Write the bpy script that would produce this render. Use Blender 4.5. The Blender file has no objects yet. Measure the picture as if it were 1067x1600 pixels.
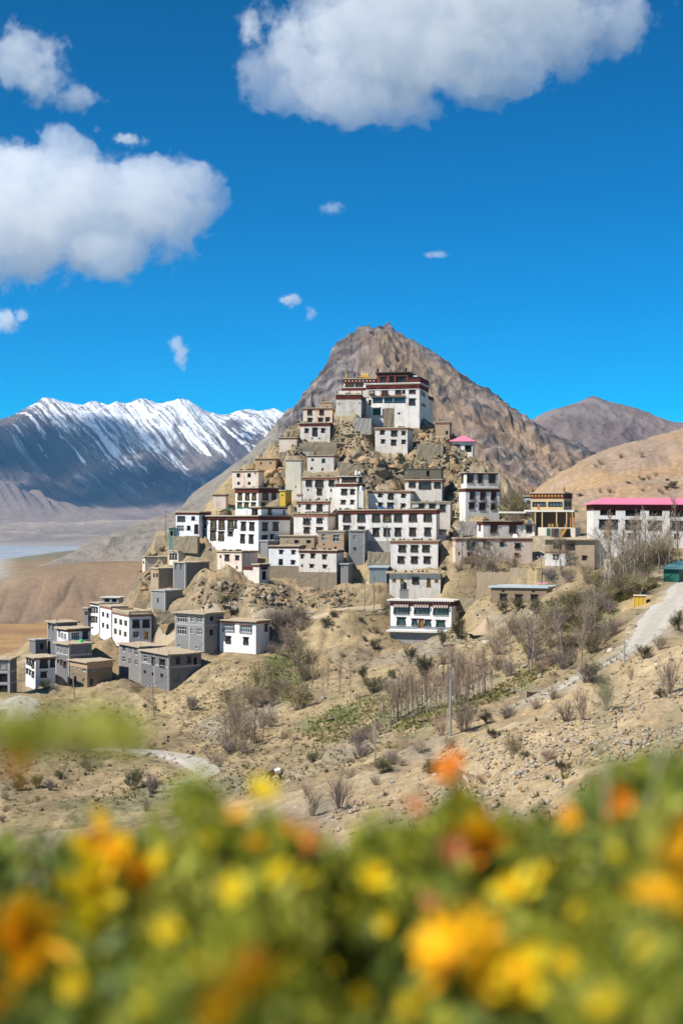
import bpy, bmesh, math, random
import numpy as np
from mathutils import Matrix, Vector

rng = random.Random(7)
nrng = np.random.default_rng(11)
S = bpy.context.scene
COL = S.collection

# ------------------------------------------------------------------ camera, sky, sun, exposure
F = 1600 * 50.0 / 36.0          # focal length in photo pixels (50 mm on a 24 x 36 upright frame)
CX, CY = 533.5, 800.0
cam = bpy.data.cameras.new('camera')
cam.sensor_fit = 'VERTICAL'; cam.sensor_height = 36.0; cam.sensor_width = 24.0; cam.lens = 50.0
cam.clip_start = 0.05; cam.clip_end = 40000
cam.dof.use_dof = True; cam.dof.focus_distance = 240.0; cam.dof.aperture_fstop = 3.5
camo = bpy.data.objects.new('camera', cam); COL.objects.link(camo)
camo.rotation_euler = (math.radians(90), 0, 0)
S.camera = camo

SUN_EL, SUN_AZ = math.radians(48), math.radians(58)      # azimuth measured from "behind the camera" to the left
SUN = Vector((-math.sin(SUN_AZ) * math.cos(SUN_EL), -math.cos(SUN_AZ) * math.cos(SUN_EL), math.sin(SUN_EL)))
W = bpy.data.worlds.new('World'); S.world = W; W.use_nodes = True
wn = W.node_tree.nodes; wl = W.node_tree.links
wn.clear()
sky = wn.new('ShaderNodeTexSky'); sky.sky_type = 'NISHITA'; sky.sun_disc = False
sky.sun_elevation = SUN_EL; sky.sun_rotation = math.atan2(SUN.x, SUN.y) % (2 * math.pi)
sky.altitude = 3800; sky.air_density = 1.0; sky.dust_density = 0.3; sky.ozone_density = 3.0
hs = wn.new('ShaderNodeHueSaturation'); hs.inputs['Saturation'].default_value = 1.85; hs.inputs['Hue'].default_value = 0.478
bg = wn.new('ShaderNodeBackground'); bg.inputs['Strength'].default_value = 0.05
wo = wn.new('ShaderNodeOutputWorld')
wl.new(sky.outputs[0], hs.inputs['Color']); gm = wn.new('ShaderNodeGamma'); gm.inputs[1].default_value = 1.36; wl.new(hs.outputs[0], gm.inputs[0]); wl.new(gm.outputs[0], bg.inputs[0]); wl.new(bg.outputs[0], wo.inputs[0])
sl = bpy.data.lights.new('sun', 'SUN'); sl.energy = 4.7; sl.angle = math.radians(0.5); sl.color = (1.0, 0.95, 0.87)
so = bpy.data.objects.new('sun', sl); COL.objects.link(so)
so.rotation_euler = SUN.to_track_quat('Z', 'Y').to_euler()
S.view_settings.view_transform = 'Standard'; S.view_settings.look = 'None'
S.view_settings.exposure = 0.52; S.view_settings.gamma = 1; S.view_settings.use_curve_mapping = False
S.cycles.max_bounces = 22; S.cycles.diffuse_bounces = 3; S.cycles.glossy_bounces = 2
S.cycles.transparent_max_bounces = 8; S.cycles.volume_bounces = 20
S.cycles.use_denoising = True; S.cycles.volume_step_rate = 0.4

# ------------------------------------------------------------------ helpers
def P(px, py, Y):
    return Vector(((px - CX) / F * Y, Y, (CY - py) / F * Y))

def tag(o, label=None, cat=None, group=None, kind=None):
    if label: o['label'] = label
    if cat: o['category'] = cat
    if group: o['group'] = group
    if kind: o['kind'] = kind
    return o

def empty(name, loc=(0, 0, 0), rz=0.0, parent=None):
    o = bpy.data.objects.new(name, None); COL.objects.link(o)
    o.location = loc; o.rotation_euler = (0, 0, rz); o.empty_display_size = 0.2
    if parent: o.parent = parent
    return o

def link(name, me, parent=None, M=None):
    o = bpy.data.objects.new(name, me); COL.objects.link(o)
    if parent: o.parent = parent
    if M is not None: o.matrix_local = M
    return o

class MB:
    def __init__(s): s.v = []; s.f = []; s.m = []
    def quad(s, a, b, c, d, m=0):
        n = len(s.v); s.v += [tuple(a), tuple(b), tuple(c), tuple(d)]; s.f.append((n, n + 1, n + 2, n + 3)); s.m.append(m)
    def tri(s, a, b, c, m=0):
        n = len(s.v); s.v += [tuple(a), tuple(b), tuple(c)]; s.f.append((n, n + 1, n + 2)); s.m.append(m)
    def box(s, x0, x1, y0, y1, z0, z1, m=0):
        n = len(s.v)
        s.v += [(x0, y0, z0), (x1, y0, z0), (x1, y1, z0), (x0, y1, z0), (x0, y0, z1), (x1, y0, z1), (x1, y1, z1), (x0, y1, z1)]
        for q in ((3, 2, 1, 0), (4, 5, 6, 7), (0, 1, 5, 4), (1, 2, 6, 5), (2, 3, 7, 6), (3, 0, 4, 7)):
            s.f.append(tuple(n + i for i in q)); s.m.append(m)
    def tube(s, pts, radii, k=6, m=0, cap=True):
        rings = []
        pts = [Vector(p) for p in pts]
        for i, p in enumerate(pts):
            d = (pts[min(i + 1, len(pts) - 1)] - pts[max(i - 1, 0)])
            d = d.normalized() if d.length > 1e-9 else Vector((0, 0, 1))
            u = d.cross(Vector((0.31, 0.95, 0.05)))
            if u.length < 1e-3: u = d.cross(Vector((1, 0, 0)))
            u.normalize(); w = d.cross(u)
            n = len(s.v); rings.append(n)
            for j in range(k):
                a = 2 * math.pi * j / k
                s.v.append(tuple(p + (u * math.cos(a) + w * math.sin(a)) * radii[i]))
        for r0, r1 in zip(rings, rings[1:]):
            for j in range(k):
                s.f.append((r0 + j, r0 + (j + 1) % k, r1 + (j + 1) % k, r1 + j)); s.m.append(m)
        if cap:
            s.f.append(tuple(rings[-1] + j for j in range(k))); s.m.append(m)
            s.f.append(tuple(rings[0] + j for j in reversed(range(k)))); s.m.append(m)
    def lathe(s, prof, k=12, c=(0, 0, 0), m=0):
        rings = []
        for r, z in prof:
            n = len(s.v); rings.append(n)
            for j in range(k):
                a = 2 * math.pi * j / k
                s.v.append((c[0] + r * math.cos(a), c[1] + r * math.sin(a), c[2] + z))
        for r0, r1 in zip(rings, rings[1:]):
            for j in range(k):
                s.f.append((r0 + j, r0 + (j + 1) % k, r1 + (j + 1) % k, r1 + j)); s.m.append(m)
        s.f.append(tuple(rings[-1] + j for j in range(k))); s.m.append(m)
    def mesh(s, name, mats, smooth=False):
        me = bpy.data.meshes.new(name); me.from_pydata(s.v, [], s.f)
        for mt in (mats if isinstance(mats, (list, tuple)) else [mats]): me.materials.append(mt)
        me.polygons.foreach_set('material_index', s.m)
        if smooth: me.polygons.foreach_set('use_smooth', [True] * len(s.f))
        me.update(); return me
    def build(s, name, mats, parent=None, M=None, smooth=False):
        return link(name, s.mesh(name, mats, smooth), parent, M)

def np_mesh(name, V, Fq, mat, cols=None, smooth=True, matidx=None):
    """mesh from numpy arrays; Fq is (n,3) or (n,4)"""
    me = bpy.data.meshes.new(name)
    k = Fq.shape[1]
    me.vertices.add(len(V)); me.vertices.foreach_set('co', np.ascontiguousarray(V, dtype=np.float32).ravel())
    me.loops.add(Fq.size); me.loops.foreach_set('vertex_index', np.ascontiguousarray(Fq, dtype=np.int32).ravel())
    me.polygons.add(len(Fq)); me.polygons.foreach_set('loop_start', np.arange(0, Fq.size, k, dtype=np.int32))
    me.update(calc_edges=True)
    if smooth: me.polygons.foreach_set('use_smooth', np.ones(len(Fq), dtype=bool))
    for mt in (mat if isinstance(mat, (list, tuple)) else [mat]): me.materials.append(mt)
    if matidx is not None: me.polygons.foreach_set('material_index', np.ascontiguousarray(matidx, dtype=np.int32))
    if cols is not None:
        at = me.color_attributes.new('albedo', 'FLOAT_COLOR', 'POINT')
        c4 = np.ones((len(V), 4), dtype=np.float32); c4[:, :3] = cols
        at.data.foreach_set('color', c4.ravel())
    me.update(); me.validate()
    return me

def grid_faces(nr, nc):
    i = np.arange(nr - 1)[:, None] * nc + np.arange(nc - 1)[None, :]
    return np.stack([i, i + 1, i + nc + 1, i + nc], -1).reshape(-1, 4)

# ---- numpy noise
def _hash(ix, iy, seed):
    h = (ix.astype(np.int64) * 374761393 + iy.astype(np.int64) * 668265263 + seed * 1442695041) & 0xffffffff
    h = ((h ^ (h >> 13)) * 1274126177) & 0xffffffff
    h = ((h ^ (h >> 16)) * 2246822519) & 0xffffffff
    return ((h ^ (h >> 15)) & 0xffffff) / float(0xffffff)
def vn(x, y, seed=0):
    ix = np.floor(x); iy = np.floor(y); fx = x - ix; fy = y - iy
    fx = fx * fx * fx * (fx * (fx * 6 - 15) + 10); fy = fy * fy * fy * (fy * (fy * 6 - 15) + 10)
    a = _hash(ix, iy, seed); b = _hash(ix + 1, iy, seed); c = _hash(ix, iy + 1, seed); d = _hash(ix + 1, iy + 1, seed)
    return (a * (1 - fx) + b * fx) * (1 - fy) + (c * (1 - fx) + d * fx) * fy
def fbm(x, y, oct=5, seed=0, gain=0.5, lac=2.03):
    t = 0; a = 1; n = 0
    for o in range(oct):
        t = t + a * vn(x, y, seed + o * 17); n += a; a *= gain
        x, y = (0.8 * x - 0.6 * y) * lac + 3.1, (0.6 * x + 0.8 * y) * lac + 7.7
    return t / n
def ridged(x, y, oct=5, seed=0, gain=0.5, lac=2.03):
    t = 0; a = 1; n = 0
    for o in range(oct):
        r = 1 - np.abs(2 * vn(x, y, seed + o * 17) - 1); t = t + a * r * r; n += a; a *= gain
        x, y = (0.8 * x - 0.6 * y) * lac + 3.1, (0.6 * x + 0.8 * y) * lac + 7.7
    return t / n
def worley(x, y, seed=0):
    ix = np.floor(x); iy = np.floor(y)
    d1 = np.full(x.shape, 9.0); d2 = np.full(x.shape, 9.0); cid = np.zeros(x.shape)
    for dx in (-1, 0, 1):
        for dy in (-1, 0, 1):
            cx = ix + dx; cy = iy + dy
            px = cx + _hash(cx, cy, seed); py = cy + _hash(cx, cy, seed + 5)
            d = np.hypot(x - px, y - py); c = _hash(cx, cy, seed + 9)
            nearer = d < d1
            d2 = np.where(nearer, d1, np.minimum(d2, d)); cid = np.where(nearer, c, cid); d1 = np.where(nearer, d, d1)
    return d1, d2, cid
def sstep(a, b, x):
    t = np.clip((x - a) / (b - a), 0, 1); return t * t * (3 - 2 * t)
def lerp3(a, b, t):
    return np.asarray(a) * (1 - t[..., None]) + np.asarray(b) * t[..., None]

def rbf_fit(pts, c=4.0, lam=0.05, mind=1.5):
    keep = []
    for p in pts:
        if all((p[0] - q[0]) ** 2 + (p[1] - q[1]) ** 2 > mind * mind for q in keep): keep.append(p)
    A = np.array(keep, dtype=float); X = A[:, :2]; z = A[:, 2]; n = len(A)
    r = np.hypot(X[:, None, 0] - X[None, :, 0], X[:, None, 1] - X[None, :, 1])
    K = -np.sqrt(r * r + c * c) + lam * np.eye(n)
    M = np.zeros((n + 1, n + 1)); M[:n, :n] = K; M[:n, n] = 1; M[n, :n] = 1
    w = np.linalg.solve(M, np.append(z, 0))
    def ev(x, y):
        sh = x.shape; x = x.ravel(); y = y.ravel(); out = np.empty(len(x))
        for i in range(0, len(x), 20000):
            rr = (x[i:i + 20000, None] - X[None, :, 0]) ** 2 + (y[i:i + 20000, None] - X[None, :, 1]) ** 2
            out[i:i + 20000] = -np.sqrt(rr + c * c) @ w[:n] + w[n]
        return out.reshape(sh)
    return ev

# ------------------------------------------------------------------ materials
MAT = {}
def newmat(name):
    m = bpy.data.materials.new(name); m.use_nodes = True
    nt = m.node_tree; b = nt.nodes['Principled BSDF']
    b.inputs['Specular IOR Level'].default_value = 0.2
    MAT[name] = m
    return m, nt, b
def N(nt, t, **kw):
    n = nt.nodes.new(t)
    for k, v in kw.items():
        if k in n.inputs: n.inputs[k].default_value = v
        else: setattr(n, k, v)
    return n
def simple(name, col, rough=0.8, metal=0.0, var=0.12, scale=1.5, bump=0.0, spec=0.2):
    m, nt, b = newmat(name)
    geo = N(nt, 'ShaderNodeNewGeometry')
    nz = N(nt, 'ShaderNodeTexNoise', Scale=scale, Detail=5.0, Roughness=0.6)
    nt.links.new(geo.outputs['Position'], nz.inputs['Vector'])
    mx = N(nt, 'ShaderNodeMix', data_type='RGBA')
    mx.inputs[6].default_value = (*[c * (1 - var) for c in col], 1); mx.inputs[7].default_value = (*[min(1, c * (1 + var)) for c in col], 1)
    nt.links.new(nz.outputs[0], mx.inputs[0]); nt.links.new(mx.outputs[2], b.inputs['Base Color'])
    b.inputs['Roughness'].default_value = rough; b.inputs['Metallic'].default_value = metal
    b.inputs['Specular IOR Level'].default_value = spec
    if bump:
        bp = N(nt, 'ShaderNodeBump', Strength=bump, Distance=0.05)
        nt.links.new(nz.outputs[0], bp.inputs['Height']); nt.links.new(bp.outputs[0], b.inputs['Normal'])
    return m
def plaster(name, col, stain, amt=0.5, patch=0.35, coarse=None, streak=0.14):
    """wall finish: patchy wash, run-off streaks, fine grain and relief"""
    m, nt, b = newmat(name); L = nt.links.new
    geo = N(nt, 'ShaderNodeNewGeometry')
    big = N(nt, 'ShaderNodeTexNoise', Scale=patch, Detail=6.0, Roughness=0.65)
    L(geo.outputs['Position'], big.inputs['Vector'])
    mp = N(nt, 'ShaderNodeMapping'); mp.inputs['Scale'].default_value = (1.6, 1.6, streak)
    L(geo.outputs['Position'], mp.inputs['Vector'])
    st = N(nt, 'ShaderNodeTexNoise', Scale=1.0, Detail=5.0, Roughness=0.6)
    L(mp.outputs[0], st.inputs['Vector'])
    fine = N(nt, 'ShaderNodeTexNoise', Scale=5.0, Detail=4.0, Roughness=0.7)
    L(geo.outputs['Position'], fine.inputs['Vector'])
    mul = N(nt, 'ShaderNodeMath', operation='MULTIPLY'); L(big.outputs[0], mul.inputs[0]); L(st.outputs[0], mul.inputs[1])
    rmp = N(nt, 'ShaderNodeMapRange'); rmp.inputs['From Min'].default_value = 0.22; rmp.inputs['From Max'].default_value = 0.44
    rmp.inputs['To Max'].default_value = amt
    L(mul.outputs[0], rmp.inputs['Value'])
    mx = N(nt, 'ShaderNodeMix', data_type='RGBA'); mx.inputs[6].default_value = (*col, 1); mx.inputs[7].default_value = (*stain, 1)
    L(rmp.outputs[0], mx.inputs[0])
    mx2 = N(nt, 'ShaderNodeMix', data_type='RGBA', blend_type='MULTIPLY'); mx2.inputs[0].default_value = 0.35
    L(mx.outputs[2], mx2.inputs[6])
    cr = N(nt, 'ShaderNodeMapRange'); cr.inputs['From Min'].default_value = 0.3; cr.inputs['From Max'].default_value = 0.7
    cr.inputs['To Min'].default_value = 0.55; cr.inputs['To Max'].default_value = 1.1
    L(fine.outputs[0], cr.inputs['Value'])
    if coarse:
        br = N(nt, 'ShaderNodeTexVoronoi', Scale=coarse, feature='DISTANCE_TO_EDGE')
        L(geo.outputs['Position'], br.inputs['Vector'])
        c2 = N(nt, 'ShaderNodeMapRange'); c2.inputs['From Max'].default_value = 0.12; c2.inputs['To Min'].default_value = 0.45
        L(br.outputs['Distance'], c2.inputs['Value'])
        mm = N(nt, 'ShaderNodeMath', operation='MULTIPLY'); L(cr.outputs[0], mm.inputs[0]); L(c2.outputs[0], mm.inputs[1])
        L(mm.outputs[0], mx2.inputs[7]); hsrc = mm
    else:
        L(cr.outputs[0], mx2.inputs[7]); hsrc = cr
    L(mx2.outputs[2], b.inputs['Base Color'])
    bp = N(nt, 'ShaderNodeBump', Strength=0.5, Distance=0.06)
    L(hsrc.outputs[0], bp.inputs['Height']); L(bp.outputs[0], b.inputs['Normal'])
    b.inputs['Roughness'].default_value = 0.92; b.inputs['Specular IOR Level'].default_value = 0.1
    return m
def ground_mat(name, s1, s2, bump=0.6, dist=0.4, amp=0.45, stones=None, spec=0.1):
    """ground colour from the 'albedo' attribute, broken up by grain, pebbles and relief"""
    m, nt, b = newmat(name); L = nt.links.new
    at = N(nt, 'ShaderNodeAttribute'); at.attribute_name = 'albedo'
    geo = N(nt, 'ShaderNodeNewGeometry')
    n1 = N(nt, 'ShaderNodeTexNoise', Scale=s1, Detail=8.0, Roughness=0.7); L(geo.outputs['Position'], n1.inputs['Vector'])
    n2 = N(nt, 'ShaderNodeTexNoise', Scale=s2, Detail=6.0, Roughness=0.75); L(geo.outputs['Position'], n2.inputs['Vector'])
    add = N(nt, 'ShaderNodeMath', operation='ADD'); L(n1.outputs[0], add.inputs[0]); L(n2.outputs[0], add.inputs[1])
    mr = N(nt, 'ShaderNodeMapRange'); mr.inputs['From Min'].default_value = 0.75; mr.inputs['From Max'].default_value = 1.25
    mr.inputs['To Min'].default_value = 1 - amp; mr.inputs['To Max'].default_value = 1 + amp
    L(add.outputs[0], mr.inputs['Value'])
    mx = N(nt, 'ShaderNodeMix', data_type='RGBA', blend_type='MULTIPLY'); mx.inputs[0].default_value = 1
    L(at.outputs['Color'], mx.inputs[6]); L(mr.outputs[0], mx.inputs[7])
    out = mx.outputs[2]; h = add.outputs[0]
    if stones:
        vo = N(nt, 'ShaderNodeTexVoronoi', Scale=stones, Randomness=1.0); L(geo.outputs['Position'], vo.inputs['Vector'])
        cr = N(nt, 'ShaderNodeMapRange'); cr.inputs['From Min'].default_value = 0.15; cr.inputs['From Max'].default_value = 0.42
        cr.inputs['To Min'].default_value = 1; cr.inputs['To Max'].default_value = 0
        L(vo.outputs['Distance'], cr.inputs['Value'])
        sp = N(nt, 'ShaderNodeSeparateColor'); L(vo.outputs['Color'], sp.inputs[0])
        g = N(nt, 'ShaderNodeMath', operation='GREATER_THAN'); g.inputs[1].default_value = 0.78; L(sp.outputs[0], g.inputs[0])
        f = N(nt, 'ShaderNodeMath', operation='MULTIPLY'); L(g.outputs[0], f.inputs[0]); L(cr.outputs[0], f.inputs[1])
        mul = N(nt, 'ShaderNodeMix', data_type='RGBA', blend_type='MULTIPLY'); mul.inputs[0].default_value = 1
        sc = N(nt, 'ShaderNodeMapRange'); sc.inputs['To Min'].default_value = 0.45; sc.inputs['To Max'].default_value = 1.5
        L(sp.outputs[1], sc.inputs['Value'])
        L(out, mul.inputs[6]); L(sc.outputs[0], mul.inputs[7])
        mz = N(nt, 'ShaderNodeMix', data_type='RGBA'); L(f.outputs[0], mz.inputs[0]); L(out, mz.inputs[6]); L(mul.outputs[2], mz.inputs[7])
        out = mz.outputs[2]
        hh = N(nt, 'ShaderNodeMath', operation='MULTIPLY_ADD'); hh.inputs[1].default_value = 0.5; L(f.outputs[0], hh.inputs[0]); L(h, hh.inputs[2]); h = hh.outputs[0]
    L(out, b.inputs['Base Color'])
    bp = N(nt, 'ShaderNodeBump', Strength=bump, Distance=dist); L(h, bp.inputs['Height']); L(bp.outputs[0], b.inputs['Normal'])
    b.inputs['Roughness'].default_value = 0.95; b.inputs['Specular IOR Level'].default_value = spec
    return m

plaster('white_wash', (0.80, 0.765, 0.715), (0.44, 0.36, 0.27), 0.85)
plaster('fresh_white', (0.82, 0.82, 0.82), (0.55, 0.50, 0.43), 0.6)
plaster('worn_white', (0.70, 0.65, 0.58), (0.40, 0.31, 0.22), 0.75, 0.5)
plaster('stained_plaster', (0.72, 0.62, 0.53), (0.50, 0.27, 0.15), 0.85, 0.5)
plaster('tan_mud', (0.43, 0.33, 0.22), (0.32, 0.24, 0.155), 0.7, streak=0.5)
plaster('orange_mud', (0.56, 0.37, 0.21), (0.46, 0.30, 0.19), 0.6)
plaster('pale_wall', (0.70, 0.64, 0.52), (0.48, 0.40, 0.29), 0.7, 0.3)
plaster('grey_block', (0.25, 0.245, 0.24), (0.27, 0.25, 0.22), 0.5, 0.3)
plaster('dark_grey_block', (0.18, 0.18, 0.185), (0.20, 0.19, 0.17), 0.5, 0.3)
plaster('brown_plaster', (0.25, 0.19, 0.125), (0.34, 0.27, 0.19), 0.5, 0.4)
plaster('brick_wall', (0.48, 0.33, 0.22), (0.34, 0.28, 0.22), 0.6, 0.4)
plaster('field_stone', (0.30, 0.245, 0.17), (0.22, 0.18, 0.13), 0.6, 0.5, coarse=1.3, streak=1.3)
plaster('grey_stone', (0.33, 0.31, 0.28), (0.22, 0.21, 0.19), 0.6, 0.5, coarse=1.2, streak=1.3)
plaster('dark_stone', (0.17, 0.15, 0.11), (0.11, 0.10, 0.08), 0.6, 0.5, coarse=2.2, streak=1.3)
plaster('yellow_wall', (0.56, 0.43, 0.24), (0.55, 0.38, 0.18), 0.4)
plaster('ochre_box', (0.55, 0.38, 0.06), (0.42, 0.29, 0.08), 0.5)
plaster('red_wall', (0.17, 0.055, 0.035), (0.10, 0.04, 0.03), 0.6)
plaster('maroon_band', (0.13, 0.034, 0.026), (0.07, 0.025, 0.02), 0.6, 1.0)
plaster('faded_band', (0.30, 0.13, 0.085), (0.42, 0.30, 0.20), 0.7, 1.0)
plaster('mud_roof', (0.48, 0.39, 0.27), (0.38, 0.30, 0.20), 0.6, 0.4)
plaster('pale_roof', (0.66, 0.62, 0.55), (0.50, 0.46, 0.40), 0.5, 0.4)
plaster('concrete', (0.42, 0.40, 0.37), (0.30, 0.28, 0.25), 0.6, 0.5)
simple('black_frame', (0.022, 0.022, 0.024), 0.7)
simple('brown_frame', (0.10, 0.055, 0.03), 0.6)
simple('ochre_frame', (0.30, 0.19, 0.05), 0.6)
simple('white_frame', (0.62, 0.62, 0.60), 0.6)
simple('teal_frame', (0.035, 0.14, 0.13), 0.6)
simple('red_shutter', (0.075, 0.028, 0.024), 0.6)
simple('dark_void', (0.012, 0.011, 0.010), 0.9)
simple('wood_door', (0.30, 0.17, 0.06), 0.6)
simple('dark_wood', (0.09, 0.06, 0.04), 0.75)
simple('gold', (0.85, 0.52, 0.05), 0.35, 0.6, spec=0.5)
simple('pink_sheet', (0.78, 0.22, 0.32), 0.45, 0.0, 0.06, 0.8, spec=0.4)
simple('teal_sheet', (0.12, 0.26, 0.25), 0.5, 0.0, 0.15, 2.0, spec=0.4)
simple('blue_sheet', (0.42, 0.50, 0.53), 0.45, 0.0, 0.12, 1.0, spec=0.4)
simple('steel_sheet', (0.26, 0.30, 0.32), 0.5, 0.2, 0.25, 2.0, spec=0.4)
simple('green_sheet', (0.02, 0.11, 0.08), 0.5, 0.0, 0.2, 1.5)
simple('tarp_green', (0.02, 0.22, 0.15), 0.6, 0.0, 0.2, 1.5)
simple('tank_black', (0.02, 0.025, 0.035), 0.4, spec=0.4)
simple('tank_white', (0.75, 0.75, 0.74), 0.4, spec=0.4)
simple('tank_green', (0.03, 0.55, 0.10), 0.4, spec=0.4)
simple('yellow_paint', (0.75, 0.40, 0.03), 0.6)
simple('orange_paint', (0.45, 0.16, 0.05), 0.6)
simple('grey_wood', (0.27, 0.24, 0.20), 0.85)
simple('pole_metal', (0.33, 0.33, 0.32), 0.5, 0.4)
simple('cable', (0.03, 0.03, 0.03), 0.6)
simple('cloth_pale', (0.58, 0.66, 0.72), 0.9)
simple('cloth_pink', (0.70, 0.28, 0.38), 0.9)
simple('blue_panel', (0.03, 0.07, 0.22), 0.25, spec=0.5)
simple('curtain_teal', (0.02, 0.17, 0.15), 0.8)
m, nt, b = newmat('glass'); b.inputs['Base Color'].default_value = (0.025, 0.03, 0.035, 1); b.inputs['Roughness'].default_value = 0.12; b.inputs['Specular IOR Level'].default_value = 0.5
m, nt, b = newmat('blue_glass'); b.inputs['Base Color'].default_value = (0.05, 0.08, 0.11, 1); b.inputs['Roughness'].default_value = 0.15; b.inputs['Specular IOR Level'].default_value = 0.6
m, nt, b = newmat('smoky_glass'); b.inputs['Base Color'].default_value = (0.06, 0.03, 0.028, 1); b.inputs['Roughness'].default_value = 0.2; b.inputs['Specular IOR Level'].default_value = 0.4
# ------------------------------------------------------------------ what stands where (read off the photograph, with real distances)
HY_COLS = [  # (px, [(py, distance)...]) along the monastery hill
    (60,  [(1090, 212), (1073, 217), (1050, 222), (1000, 238), (985, 246), (900, 262)]),
    (250, [(1090, 215), (1060, 222), (1020, 229), (960, 244), (930, 250), (900, 256), (864, 263), (840, 269), (800, 276), (760, 284)]),
    (400, [(1100, 212), (1022, 228), (990, 233), (930, 241), (890, 248), (860, 255), (820, 263), (780, 271), (730, 283), (690, 293), (650, 303), (620, 312)]),
    (680, [(1100, 200), (1022, 222), (990, 229), (930, 240), (890, 248), (860, 254), (820, 262), (780, 271), (730, 283), (690, 293), (650, 303), (620, 312)]),
    (800, [(1000, 203), (943, 220), (920, 225), (880, 237), (840, 248), (800, 262), (760, 275), (720, 290)]),
    (940, [(960, 192), (920, 204), (890, 214), (855, 226), (840, 238), (800, 262)]),
]
def hillY(px, py):
    vals = []
    for cx, tab in HY_COLS:
        t = sorted(tab); vals.append(float(np.interp(py, [a for a, _ in t], [b for _, b in t])))
    return float(np.interp(px, [c for c, _ in HY_COLS], vals))

HOUSES = []
def house(label, a, b, c, top, base, win=(), **k):
    k.update(label=label, a=a, b=b, c=c, top=top, base=base, win=list(win)); HOUSES.append(k); return k
def row(face, y, w, h, st, *xs): return [(face, x, y, w, h, st) for x in xs]

# --- crown of the hill
house('tall white temple with a dark red top storey, crowning the hill', 572, 655, 669, 600, 669, th=14, Y=301, baseL=652, baseR=684, wall='white_wash', band='maroon_band', cat='temple', bandh=1.0,
      win=[('L', 581, 611, 8, 10, 'D'), ('L', 601, 611, 10, 10, 'R'), ('L', 622, 611, 9.5, 9.5, 'R'), ('L', 630.5, 611, 4.5, 9.5, 'R'),
           ('L', 590, 625.3, 15, 9, 'B'), ('L', 607, 625.3, 14, 9, 'B'), ('L', 624, 625.3, 18, 9, 'B'), ('L', 578, 629, 4, 9, 'K'),
           ('L', 589.5, 643.5, 15, 9, 'G'), ('L', 623, 646, 4, 4, 'S'), ('L', 643.8, 609, 10.5, 11, 'R'), ('L', 643.5, 627.8, 9.5, 9.5, 'D'),
           ('R', 658.5, 613, 2.2, 9, 'S'), ('R', 661, 615, 2.2, 9, 'S'), ('R', 663.3, 617, 2.2, 9, 'S'), ('R', 659, 632, 2.2, 6, 'S'), ('R', 661.5, 633, 2.2, 6, 'S'), ('R', 664, 634, 2.2, 6, 'S')],
      found=6, roof='mud_roof', extra='temple')
house('windowless white block with a broad maroon band, left of the tall temple', 525, 564, 567, 617, 648, Y=299, wall='worn_white', band='maroon_band', bandh=0.9, win=[('L', 562, 630, 2, 3, 'S'), ('L', 529, 631, 2, 3, 'S')], found=4)
house('temple wing with a dark dotted cornice under the golden roof', 537, 587, None, 592, 618, Y=305, th=8, wall='white_wash', band='maroon_band', bandh=0.8,
      win=[('L', 546, 602, 14, 6, 'Y'), ('L', 561, 604, 12, 10, 'Y'), ('L', 576, 603, 8, 7, 'D')], found=6, extra='wing')
house('two-storey white house stepped above a lower tier, left of the windowless white block', 473.5, 519, 523, 638, 660, Y=303, wall='stained_plaster', band='faded_band', bandh=0.35,
      win=row('L', 643.6, 7, 8.5, 'R', 484, 502.5) + row('L', 656.3, 6.5, 5.5, 'D', 484, 500.5) + [('L', 511.5, 655.5, 6, 5.5, 'D')], extra='back_block')
house('white lower tier with dark-banded top and one long central window, on the left crag', 469, 515.5, 524, 661, 689, Y=297, wall='worn_white', band='maroon_band', bandh=0.6,
      win=[('L', 479, 673, 4.8, 6.5, 'D'), ('L', 492, 674.5, 7.5, 12, 'D'), ('L', 504.5, 673, 4.8, 6.5, 'D'), ('L', 487.7, 685, 2, 3, 'T'), ('L', 499, 685, 2, 3, 'T')])
house('small shed with a rust-stained plaster front on the left edge of the crag', 436, 464, 470, 684, 705, Y=293, wall='stained_plaster', band='faded_band', bandh=0.25)
house('little white house with two rows of holes, alone among the boulders below the two-tier house', 480, 521.5, 530, 712, 736, Y=284, wall='worn_white', band='faded_band', bandh=0.25,
      win=[('L', 488.6, 718.4, 4.5, 5, 'S'), ('L', 505.5, 720, 6, 8, 'S'), ('L', 487, 732, 4, 4.5, 'S'), ('L', 504, 733.4, 4, 4.5, 'S')])
house('square white house with six small windows, directly below the temple', 586, 636.5, 645, 669, 711, Y=291, wall='worn_white', band='faded_band', bandh=0.35,
      win=[('L', 597, 676, 6, 6.5, 'D'), ('L', 615.4, 677, 9, 7.5, 'D'), ('L', 630, 677, 5.5, 6, 'D'), ('L', 598, 690, 5.5, 6, 'D'), ('L', 614.6, 691, 7.5, 8, 'D'), ('L', 630, 690.7, 5.5, 6, 'D')])
house('narrow tan shed behind the temple at the right edge of the crag', 680, 702, 705, 660, 682, Y=301, wall='tan_mud', band='faded_band', bandh=0.35, win=[('L', 698, 676, 4, 6, 'K')])
house('open pavilion with a pink hipped metal roof on the right shoulder of the crag', 706, 738, 741, 690, 718, Y=292, wall='white_wash', band=None, roof='pink_sheet', hip=(681, 702, 741), cat='pavilion',
      win=[('L', 714, 699, 11, 9, 'K'), ('L', 731, 701, 11, 11, 'K')])
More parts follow.
